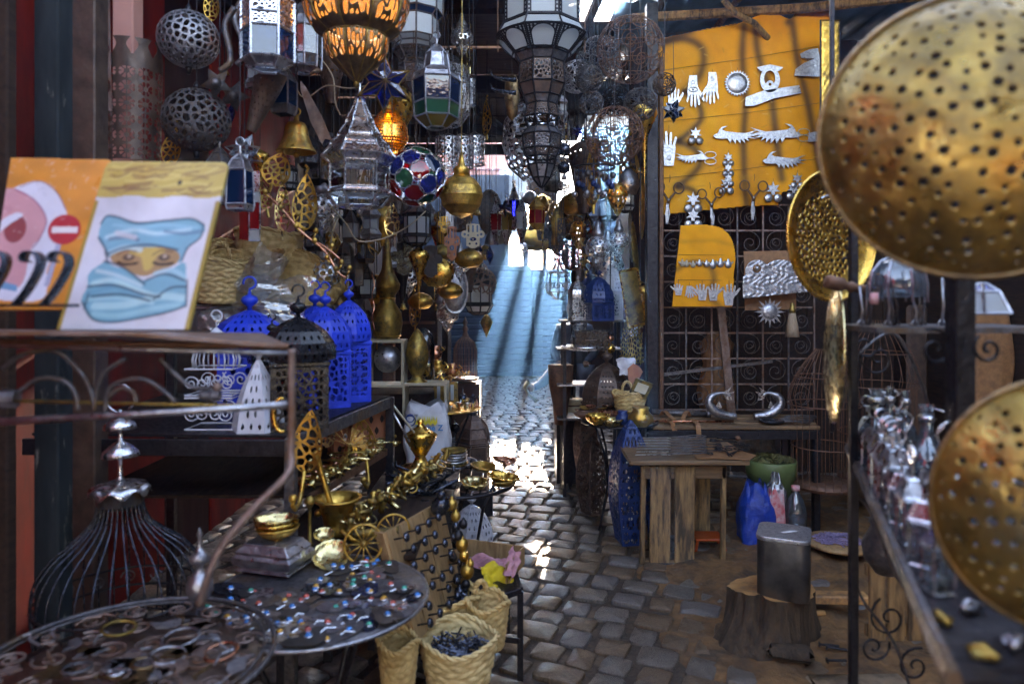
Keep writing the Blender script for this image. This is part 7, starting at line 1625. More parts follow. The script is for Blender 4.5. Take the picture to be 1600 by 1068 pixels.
for i,(px,py,Y,rx,ry) in enumerate(((392,205,2.5,.0,.35),(432,120,2.8,0,-.3))):
    t = T('cone_sconce',['rust pierced cone sconce flaring upward beside the red wall','smaller dark cone sconce behind the white edged lantern'][i],'wall lamp',P(px,py,Y),rot=(rx,ry,0)); k = S(1,Y); cut(border(f_dots(16,9,.2),0,.06),120,60,lambda u,v:(k*(7+16*v)*cos(2*pi*u),k*(7+16*v)*sin(2*pi*u),k*85*v+k*14*max(0,v-.9)*10*(.3+.7*cos(2*pi*u))),True).ob('cone','lace_brown',t,thick=.0015)
for i,(px,py,Y,ry) in enumerate(((352,70,2.4,.25),(338,130,2.4,-.5),(372,60,2.5,.1),(365,150,2.6,.4))):
    t = T('iron_ornament',['twisted iron bracket arm at the top left','star shaped iron plate between filigree balls','long curved iron arm beside the white edged lantern','small black iron leaf beside the red wall'][i],'bracket',P(px,py,Y),rot=(0,ry,0)); k = S(1,Y); g = G()
    if i%2: g.slab(sun_poly(26*k,5,.5),.004); g.ball((0,-.004,0),9*k)
    else: g.tube(smooth([(0,0,60*k),(-8*k,0,30*k),(6*k,0,0),(14*k,0,-25*k),(2*k,0,-42*k)],5),5*k,6)
    g.ob('ironwork','iron_grey',t,True)
t = H('brass_bell','smooth brass bell on a chain at the upper left','bell',463,238,2.7,62,link=True); bell(t,S(30,2.7))
wire(t,-S(80,2.7),-S(6,2.7),link=True)
t = T('cut_silver_strip','slanting purple-grey cut metal fish ornament beside the bell','ornament',P(498,195,2.8),rot=(0,-.42,0)); sil(t,[(S(x,2.8),S(y,2.8)) for x,y in ((-8,-30),(0,-24),(9,-31),(10,10),(6,60),(2,75),(-4,60),(-10,8))],.003,'rust_grey')
for i,(px,py,Y,w_,h_,ry,mt,lb) in enumerate(((424,290,2.7,46,56,.3,'brass','wide brass lattice leaf beneath the bell'),(441,365,2.75,24,84,0,'brass_pale','narrow brass lattice leaf on the red wall'),(474,360,2.8,40,90,.05,'brass','large oval brass lattice leaf with scrolled stalk'),(418,330,2.75,22,50,-.2,'brass_aged','small brass leaf below the teal pane lantern'),(262,258,2.6,30,60,.2,'brass','yellow brass lattice just above the veiled face sign'),(690,300,3.6,34,50,.2,'silver','pale lattice leaf behind the brass ball lamp'))):
    t = T('brass_leaf',lb,'ornament',P(px,py,Y),rot=(0,ry,0)); pierced_leaf(t,S(w_,Y),S(h_,Y),mt,seed=i+2,n=30 if i != 1 else 20); g = G(); g.tube([(0,0,S(h_,Y)),(S(3,Y),0,S(h_+7,Y)),(-S(2,Y),0,S(h_+12,Y))],S(2.2,Y),5); g.ob('stalk',mt,t); g = G(); g.tube([(0,0,S(4,Y)),(0,0,-S(10,Y))],S(2.2,Y),5); g.ob('tip',mt,t)
t = T('brass_branch','long brass branch with rosebuds slanting across the left stall','ornament',P(415,302,2.6)); k = S(1,2.6); g = G(); pb_ = smooth([(0,0,0),(28*k,-.01,-26*k),(60*k,-.02,-62*k),(92*k,0,-90*k),(112*k,.0,-122*k),(126*k,0,-132*k)],5); g.tube(pb_,.0055,6); g.tube(smooth([(70*k,0,-70*k),(100*k,-.01,-88*k),(118*k,-.01,-104*k)],4),.004,5); g.ob('stem','copper',t,True)
for j in range(12):
    x,y,z = pb_[2+j*2] if 2+j*2 < len(pb_) else pb_[-1]; s_ = 1 if j%2 else -1; g = G(); e_ = (x+s_*8*k,y-.01,z+(10 if s_ > 0 else 6)*k); g.tube([(x,y,z),e_],.003,5); g.lathe([(.002,0),(.008,.004),(.010,.012),(.005,.02),(1e-4,.022)],10,c=e_,flute=.12,nf=5); g.ob('bud','brass',t,True)
# melon lamp (lit)
t = H('melon_lantern','large bronze melon shaped lantern, lobed and pierced, glowing from inside','lantern',557,128,2.5,190); k = S(1,2.5)
mp_ = [(3,0),(24,20),(42,40),(48,66),(47,70),(66,84),(76,112),(76,140),(66,168),(50,185)]
NL = 9
lobe = f_lace(34,.13,8)
def fl2(U,V):
    s = lobe(U,(V*1.8)%1)*.25; e = np.minimum(U,1-U); s = np.maximum(s,.10-e); s = np.maximum(s,.05-np.abs(V-.43)); s = np.maximum(s, .20-V); s = np.maximum(s,V-.93); return s
sp_ = [(r_*k,z*k) for r_,z in smooth(mp_,3)]
def mlobe(u,v):
    x,_,z = prof_map(sp_,0,1)(0,v); b = x*(1+.07*sin(pi*u)); a = 2*pi/NL*(u-.5)-pi/2; return (b*cos(a),b*sin(a),z)
me = cut(fl2,34,110,mlobe).mesh('lobe',True); me.materials.append(MATS['bronze'])
for j in range(NL): mk('lobe',me,'bronze',t,rot=(0,0,2*pi*j/NL+.2),thick=.0018)
for j in range(NL):
    a = 2*pi*(j+.5)/NL-pi/2+.2; g = G(); g.tube([(x*1.01*cos(a),x*1.01*sin(a),z) for x,z in sp_],.0032,5); g.ob('rib','brass_aged',t,True)
g = G(); g.tube(circle(49*k,40,68*k),.004,5,True); g.ob('band','brass_aged',t)
g = G(); g.lathe([(x*.90,z) for x,z in sp_[3:-2]],24,cap=False); g.ob('inner_glass','glow_glass',t,True)
spin(t,[(1e-4,-10*k),(5*k,-6*k),(4*k,0),(7*k,4*k)],'brass_aged',12,'drop')
ld = bpy.data.lights.new('lamp_bulb','POINT'); ld.energy = .05; ld.color = (1,.62,.26); ld.shadow_soft_size = .02; lo_ = bpy.data.objects.new('bulb_light',ld); COL.objects.link(lo_); lo_.parent = t; lo_.location = (0,0,120*k)
# stars, tiers
t = H('blue_star_lantern','large blue glass star with brass edges behind the bronze melon lantern','lantern',600,130,2.9,40,rz=.3); flat_star(t,S(46,2.9),'glass_blue','brass_aged',6,.35)
t = H('tiered_lantern','dark tiered lantern with white and blue panes at the top, behind the melon lamp','lantern',648,146,3.1,150); faceted(t,8,rg(3.1,(4,0),(20,14),(24,42),(20,50),(34,66),(30,76),(36,84),(36,116),(44,124),(44,160)),['pewter',('iron_grey',PL,30,30),None,('iron_grey',PL),None,None,'glass_milk','glass_navy','glass_milk'],'iron_grey',.004,.2)
# clear hexagon lantern
t = FL('big clear glass lantern with silver stepped roof, hanging at the left centre',562,322,2.9,6,[(20,-2),(34,-1),(50,20),(46,26),(46,66),(58,76),(46,92),(44,98),(34,106),(33,112),(22,128),(20,136),(9,158),(5,172)],[None,'glass_clear','silver','glass_clear','silver',('silver',PL),'silver',('silver',PL),'silver',('silver',PD),'silver',('silver',PD),'silver'],'silver',.0048,.25,fin=.05)
g = G(); g.ball((0,0,-S(8,2.9)),S(5,2.9)); g.tube([(0,0,-S(4,2.9)),(0,0,S(0,2.9))],.004,5); g.ob('drop','silver',t,True)
for i,(px,py,Y,n,rings,bands,fr,lb) in enumerate((
    (682,196,2.9,6,[(16,-4),(34,12),(36,34),(38,70),(34,80),(20,88),(16,112),(6,124)],['glass_amber|glass_navy|glass_red','glass_green|glass_amber|glass_milk','glass_navy|glass_amber|glass_green','pewter',('pewter',PD),('pewter',PD),'pewter'],'pewter','six sided lantern with green, amber and teal marbled panes'),
    (651,384,3.6,8,[(8,0),(16,4),(22,14),(20,18),(20,46),(22,50),(8,62)],['iron_grey','glass_milk','iron','glass_milk','iron','iron_grey'],'iron','small milk glass lantern with dark frame beneath the coloured disc ball'),
    (579,372,3.4,4,[(14,0),(16,6),(11,14),(11,30),(15,36),(4,52)],['pewter','pewter','glass_milk','pewter','pewter'],'pewter','little square silver lantern under the big clear one'),
    (700,196,4.2,8,[(20,0),(34,20),(38,60),(30,90),(12,108)],[('silver',PL),('silver',PL),('silver',PL),('silver',PL)],'silver','bright pierced silver lantern behind the green and amber one'))):
    FL(lb,px,py,Y,n,rings,bands,fr,.004,.15,join=False)
for i,(px,py,Y,w_,h_) in enumerate(((700,264,4.0,20,48),(722,262,4.2,18,46),(742,258,4.4,15,44),(733,165,4.5,10,40))):
    t = H('pierced_cylinder',['nearest','middle','rightmost','small upper'][i]+' silver pierced cylinder lantern behind the brass ball lamp','lantern',px,py,Y,h_); k = S(1,Y); cut(border(f_lace(120,.13,5+i,3,True),0,.05),100,40,lambda u,v:(w_*k*cos(2*pi*u),w_*k*sin(2*pi*u),h_*k*v),True).ob('cylinder','silver',t,True,thick=.0015); g = G(); g.tube(circle(w_*k,24,0),.003,5,True); g.tube(circle(w_*k,24,h_*k),.003,5,True); g.tube([(-w_*k,0,h_*k),(0,0,(h_+8)*k),(w_*k,0,h_*k)],.002,4); g.ob('hoop','pewter',t)
# golden balloon, disc ball, brass ball
t = H('golden_balloon_lamp','golden pierced balloon lamp glowing between the star and the silver lantern','lantern',607,210,3.5,58); k = S(1,3.5); cut(f_dots(46,22,.26),230,110,prof_map([(4*k,-34*k),(20*k,-28*k),(31*k,-8*k),(30*k,10*k),(20*k,26*k),(11*k,36*k),(9*k,44*k),(12*k,48*k)]),True).ob('shell','brass_bright',t,True)
spin(t,[(12*k,48*k),(8*k,54*k),(3*k,58*k),(3*k,64*k)],'brass',16,'cap'); g = G(); g.ball((0,0,0),14*k,14); g.ob('bulb_glass','glow_glass',t,True); ld = bpy.data.lights.new('balloon_bulb','POINT'); ld.energy = .03; ld.color = (1,.66,.3); ld.shadow_soft_size = .02; lo_ = bpy.data.objects.new('bulb_light',ld); COL.objects.link(lo_); lo_.parent = t
t = H('disc_ball_lantern','ball lantern made of red, blue and green glass discs in beaded silver rings','lantern',650,276,3.0,50); R_ = S(46,3.0)
cols = ['glass_red','glass_blue','glass_green','glass_red','glass_red','glass_green','glass_red','glass_blue','glass_red','glass_green','glass_navy']
gb = G(); gb.ball((0,0,0),R_*.86,18); 
for j in range(34):
    z = 1-2*(j+.5)/34; a = j*2.39996+.4; q_ = sqrt(1-z*z); d = Vector((q_*cos(a),q_*sin(a),z)); u = d.orthogonal().normalized(); v = d.cross(u); rd = R_*.32; c_ = d*R_*.94
    g = G(); g.add([c_+(u*cos(2*pi*i/18)+v*sin(2*pi*i/18))*rd for i in range(18)]+[d*R_],[(i,(i+1)%18,18) for i in range(18)]); p_ = g.ob('glass_disc',cols[j%11],t,True)
    g = G(); g.tube([c_+(u*cos(2*pi*i/30)+v*sin(2*pi*i/30))*rd for i in range(30)],.0024,4,True,taper=lambda s:1.5 if int(round(s*29))%2 else .8); g.ob('beaded_ring','silver',p_)
t = H('brass_ball_lamp','round brass ball lamp with tiny holes and turned neck','lantern',721,306,3.1,64,'brass_aged'); k = S(1,3.1); cut(f_dots(52,24,.17),260,120,prof_map([(5*k,-33.5*k),(18*k,-28*k),(29*k,-16*k),(33.5*k,0),(30*k,14*k),(21*k,26*k),(13*k,31*k)]),True).ob('shell','brass',t,True,thick=.001); g = G(); g.ball((0,0,0),28*k,20); g.ob('inner_shell','brass_aged',t,True)
spin(t,[(14*k,30*k),(11*k,38*k),(13*k,41*k),(6*k,48*k),(4*k,56*k),(2*k,68*k)],'brass',20,'neck'); spin(t,[(1e-4,-36*k),(4*k,-34*k),(8*k,-32*k)],'brass',12,'base')
# hamsas and company
for i,(px,py,Y,w_,h_,mt,ho,lb) in enumerate(((706,378,3.7,18,62,'terracotta',1,'orange enamelled hand amulet beneath the brass ball lamp'),(739,367,3.7,26,44,'bone',1,'cream pierced hand amulet beside the orange one'),(673,406,3.6,26,58,'iron',0,'solid black hand amulet in front of the amber lamp'),(655,398,3.7,26,48,'black_paint',1,'black pierced hand amulet below the milk glass lantern'),(632,402,3.8,30,60,'black_paint',0,'broad black hand amulet behind the brass funnel'),(694,350,3.9,14,30,'brass',1,'small yellow hand amulet above the orange one'))):
    t = H('hand_amulet',lb,'amulet',px,py,Y,h_*.5); hamsa(t,S(w_,Y),S(h_,Y),mt,bool(ho))
def blob(name,label,cat,px,py,Y,prof,mat,top=None,flat=None,rz=0,seg=26,pn='body',rot=None):
    t = H(name,label,cat,px,py,Y,top if top is not None else max(z for r,z in prof),rz=rz,rot=rot); k = S(1,Y); g = G(); g.lathe([(max(1e-4,r*k),z*k) for r,z in prof],seg,mtx=Matrix.Diagonal((1,flat or 1,1,1)),cap=True); g.ob(pn,mat,t,True); return t
blob('amber_lamp','round flat amber gold lamp behind the black hand amulet','lamp',683,425,3.8,[(0,-24),(14,-22),(25,-10),(27,0),(24,12),(14,20),(3,22)],'brass_bright',flat=.5)
blob('brass_funnel','golden pierced funnel with a long downward spike','lantern',655,420,3.6,[(0,-70),(2,-40),(4,-12),(10,4),(16,18),(15,26),(8,30),(2,34)],'brass_bright')
blob('brass_bowl_lamp','brass dome bowl lamp under the cream hand amulet','lamp',733,403,3.8,[(0,-16),(14,-14),(22,-6),(23,0),(18,8),(10,12),(4,14)],'brass')
blob('brass_bowl_lamp','smaller brass ball lamp beside the orange hand amulet','lamp',690,395,4.0,[(0,-14),(12,-10),(16,0),(10,10),(2,13)],'brass_aged')
for i,(px,py,Y,w_,h_,mt,sd) in enumerate(((752,442,6.2,24,26,'rust_grey',1),(745,425,7.0,18,18,'rust_grey',2),(712,300,4.5,14,14,'brass_aged',3))):
    t = H('round_cage_lamp',['dim purplish round cage lamp behind the pale oval tray','smaller hazy round cage lamp above the purplish one','round brass shade partly behind the pierced cylinders'][i],'lantern',px,py,Y,w_+4); lace_ball(t,S(w_,Y),mt,110,.12,sd)
def plate(label,px,py,Y,w_,h_,mt,rz=0,ry=0,d=.02,top=None,cat='tray',name='oval_tray'):
    t = T(name,label,cat,P(px,py,Y),rot=(0,ry,rz)); k = S(1,Y); g = G(); g.lathe([(1e-4,d),(.55,d*.8),(.85,d*.3),(.96,0),(1,.002),(1,.006),(.96,.004)],40,mtx=Matrix.Diagonal((w_*k,1,h_*k,1)) @ Matrix.Rotation(pi/2,4,'X')); g.ob('plate',mt,t,True); wire(t,h_*k,h_*k+.15); return t
plate('pale blue grey oval tray standing in the shade at the left of the light beams',711,452,5.0,21,39,'pewter',.2)
plate('dark round tray hanging high at the far left of the lane',765,332,6.6,20,36,'iron_grey',.3,d=.03)
plate('second dark oval tray beside the round one, half behind the big silver lantern',783,352,7.4,18,30,'iron_grey',.1)
plate('gold oval plate hanging at the right of the light beams',871,346,5.6,10,24,'brass_aged',.3,.1); plate('narrower oval plate under the gold one',867,378,5.8,7,19,'bronze',.5)
plate('brass plate seen almost edge-on beside the black post',1003,322,5.0,9,52,'brass',.9,.06); plate('lower brass plate seen edge-on under the first',992,398,5.0,9,52,'brass_aged',.9,-.18); plate('thin grey plate behind the two edge-on brass ones',985,370,5.2,7,40,'pewter',.9,-.1)
# many small hanging things in the dark middle left
sm_list = [(586,400,3.6,'brass_aged',.3),(572,385,3.7,'bronze',-.2),(598,350,3.5,'brass',.25),(560,420,3.8,'iron_grey',.1),(640,330,3.9,'iron_grey',-.1),(548,352,3.4,'iron_grey',.2),(622,300,3.8,'pewter',0),(536,300,3.3,'iron',0),(520,440,3.7,'iron_grey',.3),(556,470,3.9,'iron',0),(530,485,3.9,'bronze',-.2),(700,330,4.2,'pewter',0),(612,372,3.4,'brass_pale',.1),(575,440,3.8,'iron',.2),(628,440,4.2,'iron',0),(540,400,3.6,'iron_grey',.5)]
for i,(px,py,Y,mt,ry) in enumerate(sm_list):
    sh_ = ('long leaf shaped','small faceted','tapering cone shaped','little domed')[i%4]; nm = ('brass_leaf_hook','small_lantern','cone_lamp','domed_lantern')[i%4]
    t = H(nm,f'{sh_} {"brass" if "brass" in mt else "bronze" if mt == "bronze" else "silver grey" if mt == "pewter" else "dark iron"} piece in the shade, {"high up" if py < 345 else "at mid height" if py < 425 else "low down"} {"beside the red brown post" if 570 < px < 640 else "near the brass branch" if px <= 570 else "under the brass ball lamp"}','hanging ware',px,py,Y,26,group='small wares hanging in the shade of the left stall'); k = S(1,Y)
    if i%4 == 0: pierced_leaf(t,24*k,58*k,mt,seed=i%3,n=20)
    elif i%4 == 1: faceted(t,4,rg(Y,(10,-26),(13,-20),(13,4),(6,14),(2,22)),['iron_grey','glass_smoky' if i%8 == 1 else 'glass_milk','iron_grey','iron_grey'],mt,.003,.3+ry)
    elif i%4 == 2: spin(t,[(3*k,-34*k),(9*k,4*k),(15*k,26*k),(14*k,26*k)],mt,18,'cone',cap=False)
    else: dome_lantern(t,mt,26*k,20*k,22*k,body='dots',ball=False,rz=0) if False else faceted(t,6,rg(Y,(13,-26),(13,0),(11,12),(5,20),(1,24)),[(mt,PD),(mt,PD),mt,mt],mt,.003,.3)
t = T('copper_twist','twisted bright copper strip hanging left of the gourd vase','ornament',P(583,470,3.7)); g = G(); g.tube([(.006*cos(j*.9),.006*sin(j*.9),S(-45+5*j,3.7)) for j in range(19)],.008,5,flat=.4); g.ob('strip','copper',t)
t = T('electric_cable','white twisted cable sagging between the left hand lanterns','cable',P(510,320,3.0)); g = G(); g.tube(smooth([tuple(P(a,b,Y)-P(510,320,3.0)) for a,b,Y in ((512,318,3.0),(540,348,3.0),(560,376,3.05),(600,372,3.1),(640,352,3.3),(665,330,3.5))],6),.0035,5); g.tube(smooth([tuple(P(a,b,Y)-P(510,320,3.0)) for a,b,Y in ((527,338,3.0),(518,372,3.0),(512,420,3.1))],6),.003,5); g.ob('cable','bone',t)
t = T('electric_cable','thin tangled cable under the bronze melon lantern','cable',P(510,130,3.0)); g = G(); g.tube(smooth([tuple(P(a,b,3.0)-P(510,130,3.0)) for a,b in ((440,60),(470,150),(510,134),(548,138),(600,128))],6),.003,5); g.tube(smooth([tuple(P(a,b,3.0)-P(510,130,3.0)) for a,b in ((500,90),(520,120),(524,160),(532,180))],6),.003,5); g.ob('cable','bone',t)
t = H('tiny_brass_bell','tiny brass bell hanging beside the gourd vase','bell',630,483,3.8,10); bell(t,S(6,3.8),'brass')
# ================= centre: the great white lantern =================
t = H('great_lantern','huge octagonal lantern of milky glass in dark fretwork, tiers tapering downward','lantern',846,292,3.3,330); Y = 3.3
PA = lambda U,V: np.maximum(np.minimum(.5-np.hypot((U-.5)*1.1,(V-.42)*.75)*1.35,1)*-1*-1*-1, -1)   # arch opening
def f_arch(U,V): return np.maximum(np.hypot((U-.5)/.36,(V-.35)/.42)-1, -1)*np.where(V < .35, 1, 1)
def f_arch2(U,V):
    a = np.where(V < .5, np.abs(U-.5)-.36, np.hypot((U-.5)/.36,(V-.5)/.38)*.36-.36); s = a
    dots = np.hypot((U*9)%1-.5,(V*14)%1-.5)-.33; return np.where(s > .04, np.minimum(s,dots*.3), s)
faceted(t,8,rg(Y,(3,0),(14,14),(22,34),(24,46),(30,58),(32,80),(22,92),(28,108),(24,128),(30,140),(38,158),(36,192),(44,204),(72,232),(62,248),(62,300),(62,340)),
    ['pewter','pewter',None,('iron_grey',PL),('iron_grey',PL),'iron_grey',None,('lace_brown',PL),'iron_grey','lace_brown',('lace_brown',PL),'iron_grey','glass_milk','glass_milk','glass_milk','glass_milk'],'iron',.0045,pi/8,join=False)
g = cut(border(f_arch2,.04,.03),40,60,lambda u,v:(Vector((S(62.5,Y)*cos(pi/8),S(62.5,Y)*sin(pi/8),S(249,Y))).lerp(Vector((S(62.5,Y)*cos(3*pi/8),S(62.5,Y)*sin(3*pi/8),S(249,Y))),u)+Vector((0,0,v*S(88,Y))))); me = g.mesh('fretwork'); me.materials.append(MATS['iron'])
for j in range(8): mk('fretwork',me,'iron',t,rot=(0,0,pi/4*j),thick=.0015)
g = cut(border(f_arch2,.05,.08),34,26,lambda u,v:(Vector((lerp(S(44.5,Y),S(72.5,Y),v)*cos(lerp(pi/8,3*pi/8,u)),lerp(S(44.5,Y),S(72.5,Y),v)*sin(lerp(pi/8,3*pi/8,u)),S(204,Y)+v*S(28,Y)))*.999)); me = g.mesh('fretwork'); me.materials.append(MATS['iron'])
for j in range(8): mk('fretwork',me,'iron',t,rot=(0,0,pi/4*j),thick=.0015)
g = G(); 
for x in (-68,68): g.tube([(S(x,Y),0,S(210,Y)),(S(x,Y),0,S(400,Y))],.003,5)
g.ob('side_rod','rust',t)
t = H('silver_drum_lantern','broad pierced silver drum lantern hanging behind the great one','lantern',838,225,4.4,70); k = S(1,4.4); cut(f_lace(260,.14,14,1.6,True),170,100,prof_map([(20*k,-58*k),(44*k,-36*k),(54*k,0),(50*k,36*k),(34*k,58*k)]),True).ob('shell','silver',t,True,thick=.002); spin(t,[(34*k,58*k),(14*k,70*k),(4*k,76*k)],'pewter',24,'cap')
t = T('ox_skull_lamp','pair of black curved horns on a wooden mask by the great lantern','horns',P(798,125,4.0)); k = S(1,4.0); g = G()
for z in (0,-20): g.tube(smooth([(8*k,0,z*k),(-14*k,-.02,z*k),(-28*k,-.03,(z+4)*k),(-31*k,-.03,(z+12)*k)],4),4*k,7,taper=lambda u:1.1-.9*u)
g.ob('horn','iron_gloss',t,True); blob('carved_mask','long dark carved mask under the curved horns','mask',800,150,4.1,[(0,-40),(8,-30),(12,-5),(11,20),(6,32)],'bronze',flat=.6)
# wire balls in the bright gap
for i,(px,py,Y,r_,mt,kind,lb) in enumerate(((985,78,3.9,52,'rust',0,'large open wire ball of scrolls against the bright roof gap'),(935,92,4.3,34,'iron_grey',0,'smaller open scroll ball overlapping the large one'),(960,212,3.7,45,'rust',0,'rusty scroll ball hanging below the large open one'),(921,124,3.9,22,'iron_grey',1,'dense tangled wire ball left of the large scroll ball'),(924,161,3.9,19,'iron_grey',1,'small tangled wire ball just above the rusty scroll ball'),(1038,132,3.8,18,'lace_brown',1,'brown tangled wire ball at the corner of the yellow board'),(1000,163,4.1,26,'iron_grey',1,'dark wire ball between the two big scroll balls'),(962,158,4.3,24,'iron',1,'dark flattened wire ball above the rusty one'),(900,120,4.8,26,'pewter',1,'faint wire ball in the glare beside the great lantern'))):
    t = H('wire_ball',lb,'lantern',px,py,Y,r_+3)
    if kind: tangle_ball(t,S(r_,Y),mt,44,.0022,i)
    else: scroll_ball(t,S(r_,Y),mt,3,9,.0026,18)
t = H('ring_chandelier','black iron ring hung with clustered cups and little bells','chandelier',928,262,4.1,45); k = S(1,4.1)
g = G(); g.tube([(32*k*cos(a),32*k*sin(a),0) for a in [2*pi*j/36 for j in range(36)]],.006,6,True); g.tube([(20*k*cos(a),20*k*sin(a),44*k) for a in [2*pi*j/30 for j in range(30)]],.005,6,True); g.ob('ring','iron',t,True)
for j in range(6): a = 2*pi*j/6; g = G(); g.tube([(32*k*cos(a),32*k*sin(a),0),(20*k*cos(a),20*k*sin(a),44*k)],.002,4); g.ob('stay','iron',t)
for j in range(22):
    a = 2*pi*j/22; r_ = (30 if j%2 else 18)*k; g = G(); g.lathe([(.006,.02),(.016,.01),(.018,-.004),(.010,-.014),(1e-4,-.018)],10,c=(r_*cos(a),r_*sin(a),(-14-14*(j%3))*k)); g.tube([(r_*cos(a),r_*sin(a),0),(r_*cos(a),r_*sin(a),(-10-14*(j%3))*k)],.0018,4); g.ob('cup',('iron_grey','navy_paint','pewter')[j%3],t,True)
for i,(px,py) in enumerate(((882,234),(881,262))):
    t = H('black_ladle',['upper','lower'][i]+' black round ladle bowl hanging left of the ring chandelier','ladle',px,py,4.0,13); g = G(); g.ball((0,0,0),S(10,4.0),12); g.ob('bowl','iron_gloss',t,True)
# little lanterns in the light
FL('little lit lantern with red and gold panes in the light beams',839,352,4.6,6,[(4,-6),(12,2),(12,24),(14,28),(6,38),(2,44)],['brass','glass_red|glass_orange|glass_milk','brass','brass','brass'],'brass',.003,.2)
for i,(px,py,Y,b_,lb) in enumerate(((775,352,5.6,'glass_red|glass_milk','little silver lantern with a red pane left of the light beams'),(792,352,5.7,'glass_amber|glass_milk','little amber lantern under a tiny blue star'),(815,350,5.9,'glass_milk','pale little lantern almost lost in the haze'),(803,330,6.3,'glass_blue|glass_milk','little blue and white lantern far up the lane'))):
    FL(lb,px,py,Y,4,[(2,-30),(8,-8),(9,18),(4,30),(2,38)],['silver',b_,'silver','silver'],'silver',.003,.3,join=True)
t = H('tiny_blue_star','tiny dark blue star lantern among the little ones far up the lane','lantern',789,326,5.5,14); flat_star(t,S(14,5.5),'glass_blue','iron',6,.4)
for i,(px,py,Y,s_,lb) in enumerate(((934,390,4.7,1.,'silver lobed lantern with a pointed drop, larger of the two by the iron pole'),(967,378,4.8,.78,'smaller silver lobed lantern next to the larger one'))):
    t = H('lobed_lantern',lb,'lantern',px,py,Y,44*s_); k = S(s_,Y)
    cut(f_lace(90,.16,20+i,2,True),110,56,prof_map([(3*k,-28*k),(8*k,-22*k),(11*k,-12*k),(19*k,-6*k),(20*k,4*k),(16*k,14*k),(9*k,20*k)]),True).ob('shell','silver',t,True,thick=.0014); spin(t,[(9*k,20*k),(10*k,26*k),(5*k,34*k),(4*k,40*k),(2*k,46*k)],'pewter',18,'neck'); spin(t,[(1e-4,-36*k),(3*k,-28*k),(6*k,-24*k)],'pewter',12,'drop')
t = H('blunt_gold_lantern','gold openwork heart shaped lantern right of the ring chandelier','lantern',965,305,4.7,30); k = S(1,4.7); cut(f_lace(60,.16,31,2,True),90,50,prof_map([(2*k,-32*k),(10*k,-18*k),(16*k,0),(12*k,14*k),(5*k,20*k)]),True).ob('shell','brass',t,True,thick=.0014)
blob('pendant_lamp','smooth grey metal shade behind the gold openwork lantern','shade',982,290,5.0,[(0,-18),(12,-14),(18,0),(14,16),(5,26)],'pewter')
# ================= right hand display beyond the post =================
ip = T('bracket_pole','black iron pole with scrolled arms and a pierced fan bracket','pole',at(896,6.4,0)); k = S(1,6.4); z_ = lambda py: P(0,py,6.4).z
g = G(); g.tube([(0,0,0),(0,0,z_(338))],.022,8); g.ob('pole','iron',ip,True); g = G(); g.ball((0,0,z_(336)),.045,10); g.ob('ball','iron',ip,True)
for s_,py in ((-1,355),(-1,385),(1,340),(1,385)): g = G(); g.tube([(x,0,z) for x,z in smooth([(0,z_(py)),(s_*.12,z_(py-4)),(s_*.17,z_(py+8)),(s_*.12,z_(py+14)),(s_*.09,z_(py+6))],4)],.010,5); g.ob('scroll_arm','iron',ip,True)
_fs = f_scatter(40,.045,3); cut(lambda U,V: np.minimum(_fs(U,V), np.minimum(U*.9+.1-V*.0, .98-np.hypot(U,1-V))),50,50,lambda u,v:(.03+u*.30,0,z_(385)+v*.28)).ob('fan','iron',ip,thick=.004)
t = H('wire_chandelier','small white wire chandelier with curled arms hanging in the blue light','chandelier',872,440,5.6,36); k = S(1,5.6)
for j in range(8):
    a = 2*pi*j/8; g = G(); g.tube([(r_*k*cos(a),r_*k*sin(a),z*k) for r_,z in ((2,34),(6,22),(16,14),(18,4),(18,-16),(8,-24),(2,-28))],.0035,4); g.ob('arm','silver',t)
    g = G(); g.tube([(18*k*cos(a)*(1),18*k*sin(a),-6*k+z) if False else (18*k*cos(a)+x,18*k*sin(a),z) for x,z in spiral((0,-6*k),6*k,1.4,j,14)],.003,4); g.ob('curl','silver',t)
for z in (14,-16): g = G(); g.tube(circle(18*k,24,z*k),.0035,4,True); g.ob('hoop','silver',t)
for i,(px,py) in enumerate(((868,402),(880,395),(877,360))):
    t = H('lace_strip','thin black openwork strip hanging near the gold oval plate, '+('left','right','upper')[i],'ornament',px,py,5.5,10); cut(border(f_lace(24,.15,i+1),.08,.03),22,40,lambda u,v:((u-.5)*S(12,5.5),0,(v-.5)*S(38,5.5))).ob('strip','iron',t,thick=.003)
# stand with black box and lanterns
DZ = P(0,500,4.9).z
ds = T('lantern_stand','dark stand carrying a row of domed lanterns above a black cash box','stand',at(925,4.95,0)); g = G(); g.box((0,0,DZ-.006),(.46,.24,.012)); g.ob('top','iron',ds)
for x in (-.20,.20):
    for y in (-.1,.1): g = G(); g.box((x,y,DZ/2),(.022,.022,DZ)); g.ob('leg','iron',ds)
for zz in (545,600,652): g = G(); g.box((-.02,0,P(0,zz,4.9).z),(.46,.24,.012)); g.ob('shelf','pewter' if zz == 600 else 'iron_grey',ds)
t = T('cash_box','plain black metal box with two drawers beneath the lanterns','box',at(922,4.78,DZ-.13)); g = G(); g.box((0,0,.0),(.225,.14,.13),bev=.003); g.ob('box_body','black_paint',t); g = G(); g.box((0,-.072,.004),(.08,.004,.006)); g.ob('handle','iron_grey',t)
dl('silver arched lantern with pierced front beside the blue one',903,4.9,24,30,26,'silver',z=DZ,body='lace',rz=.2,hookk=False)
dl('dark blue lantern with tall onion dome on the far stand',935,4.85,36,22,40,'navy_paint',z=DZ,body='flower',rz=.3)
dl('small navy lantern between silver and dark blue ones',918,5.1,22,30,30,'navy_paint',z=DZ,body='flower')
dl('white pierced lantern partly behind the dark blue one',957,5.05,28,40,34,'white_paint',z=DZ,body='lace',hookk=False)
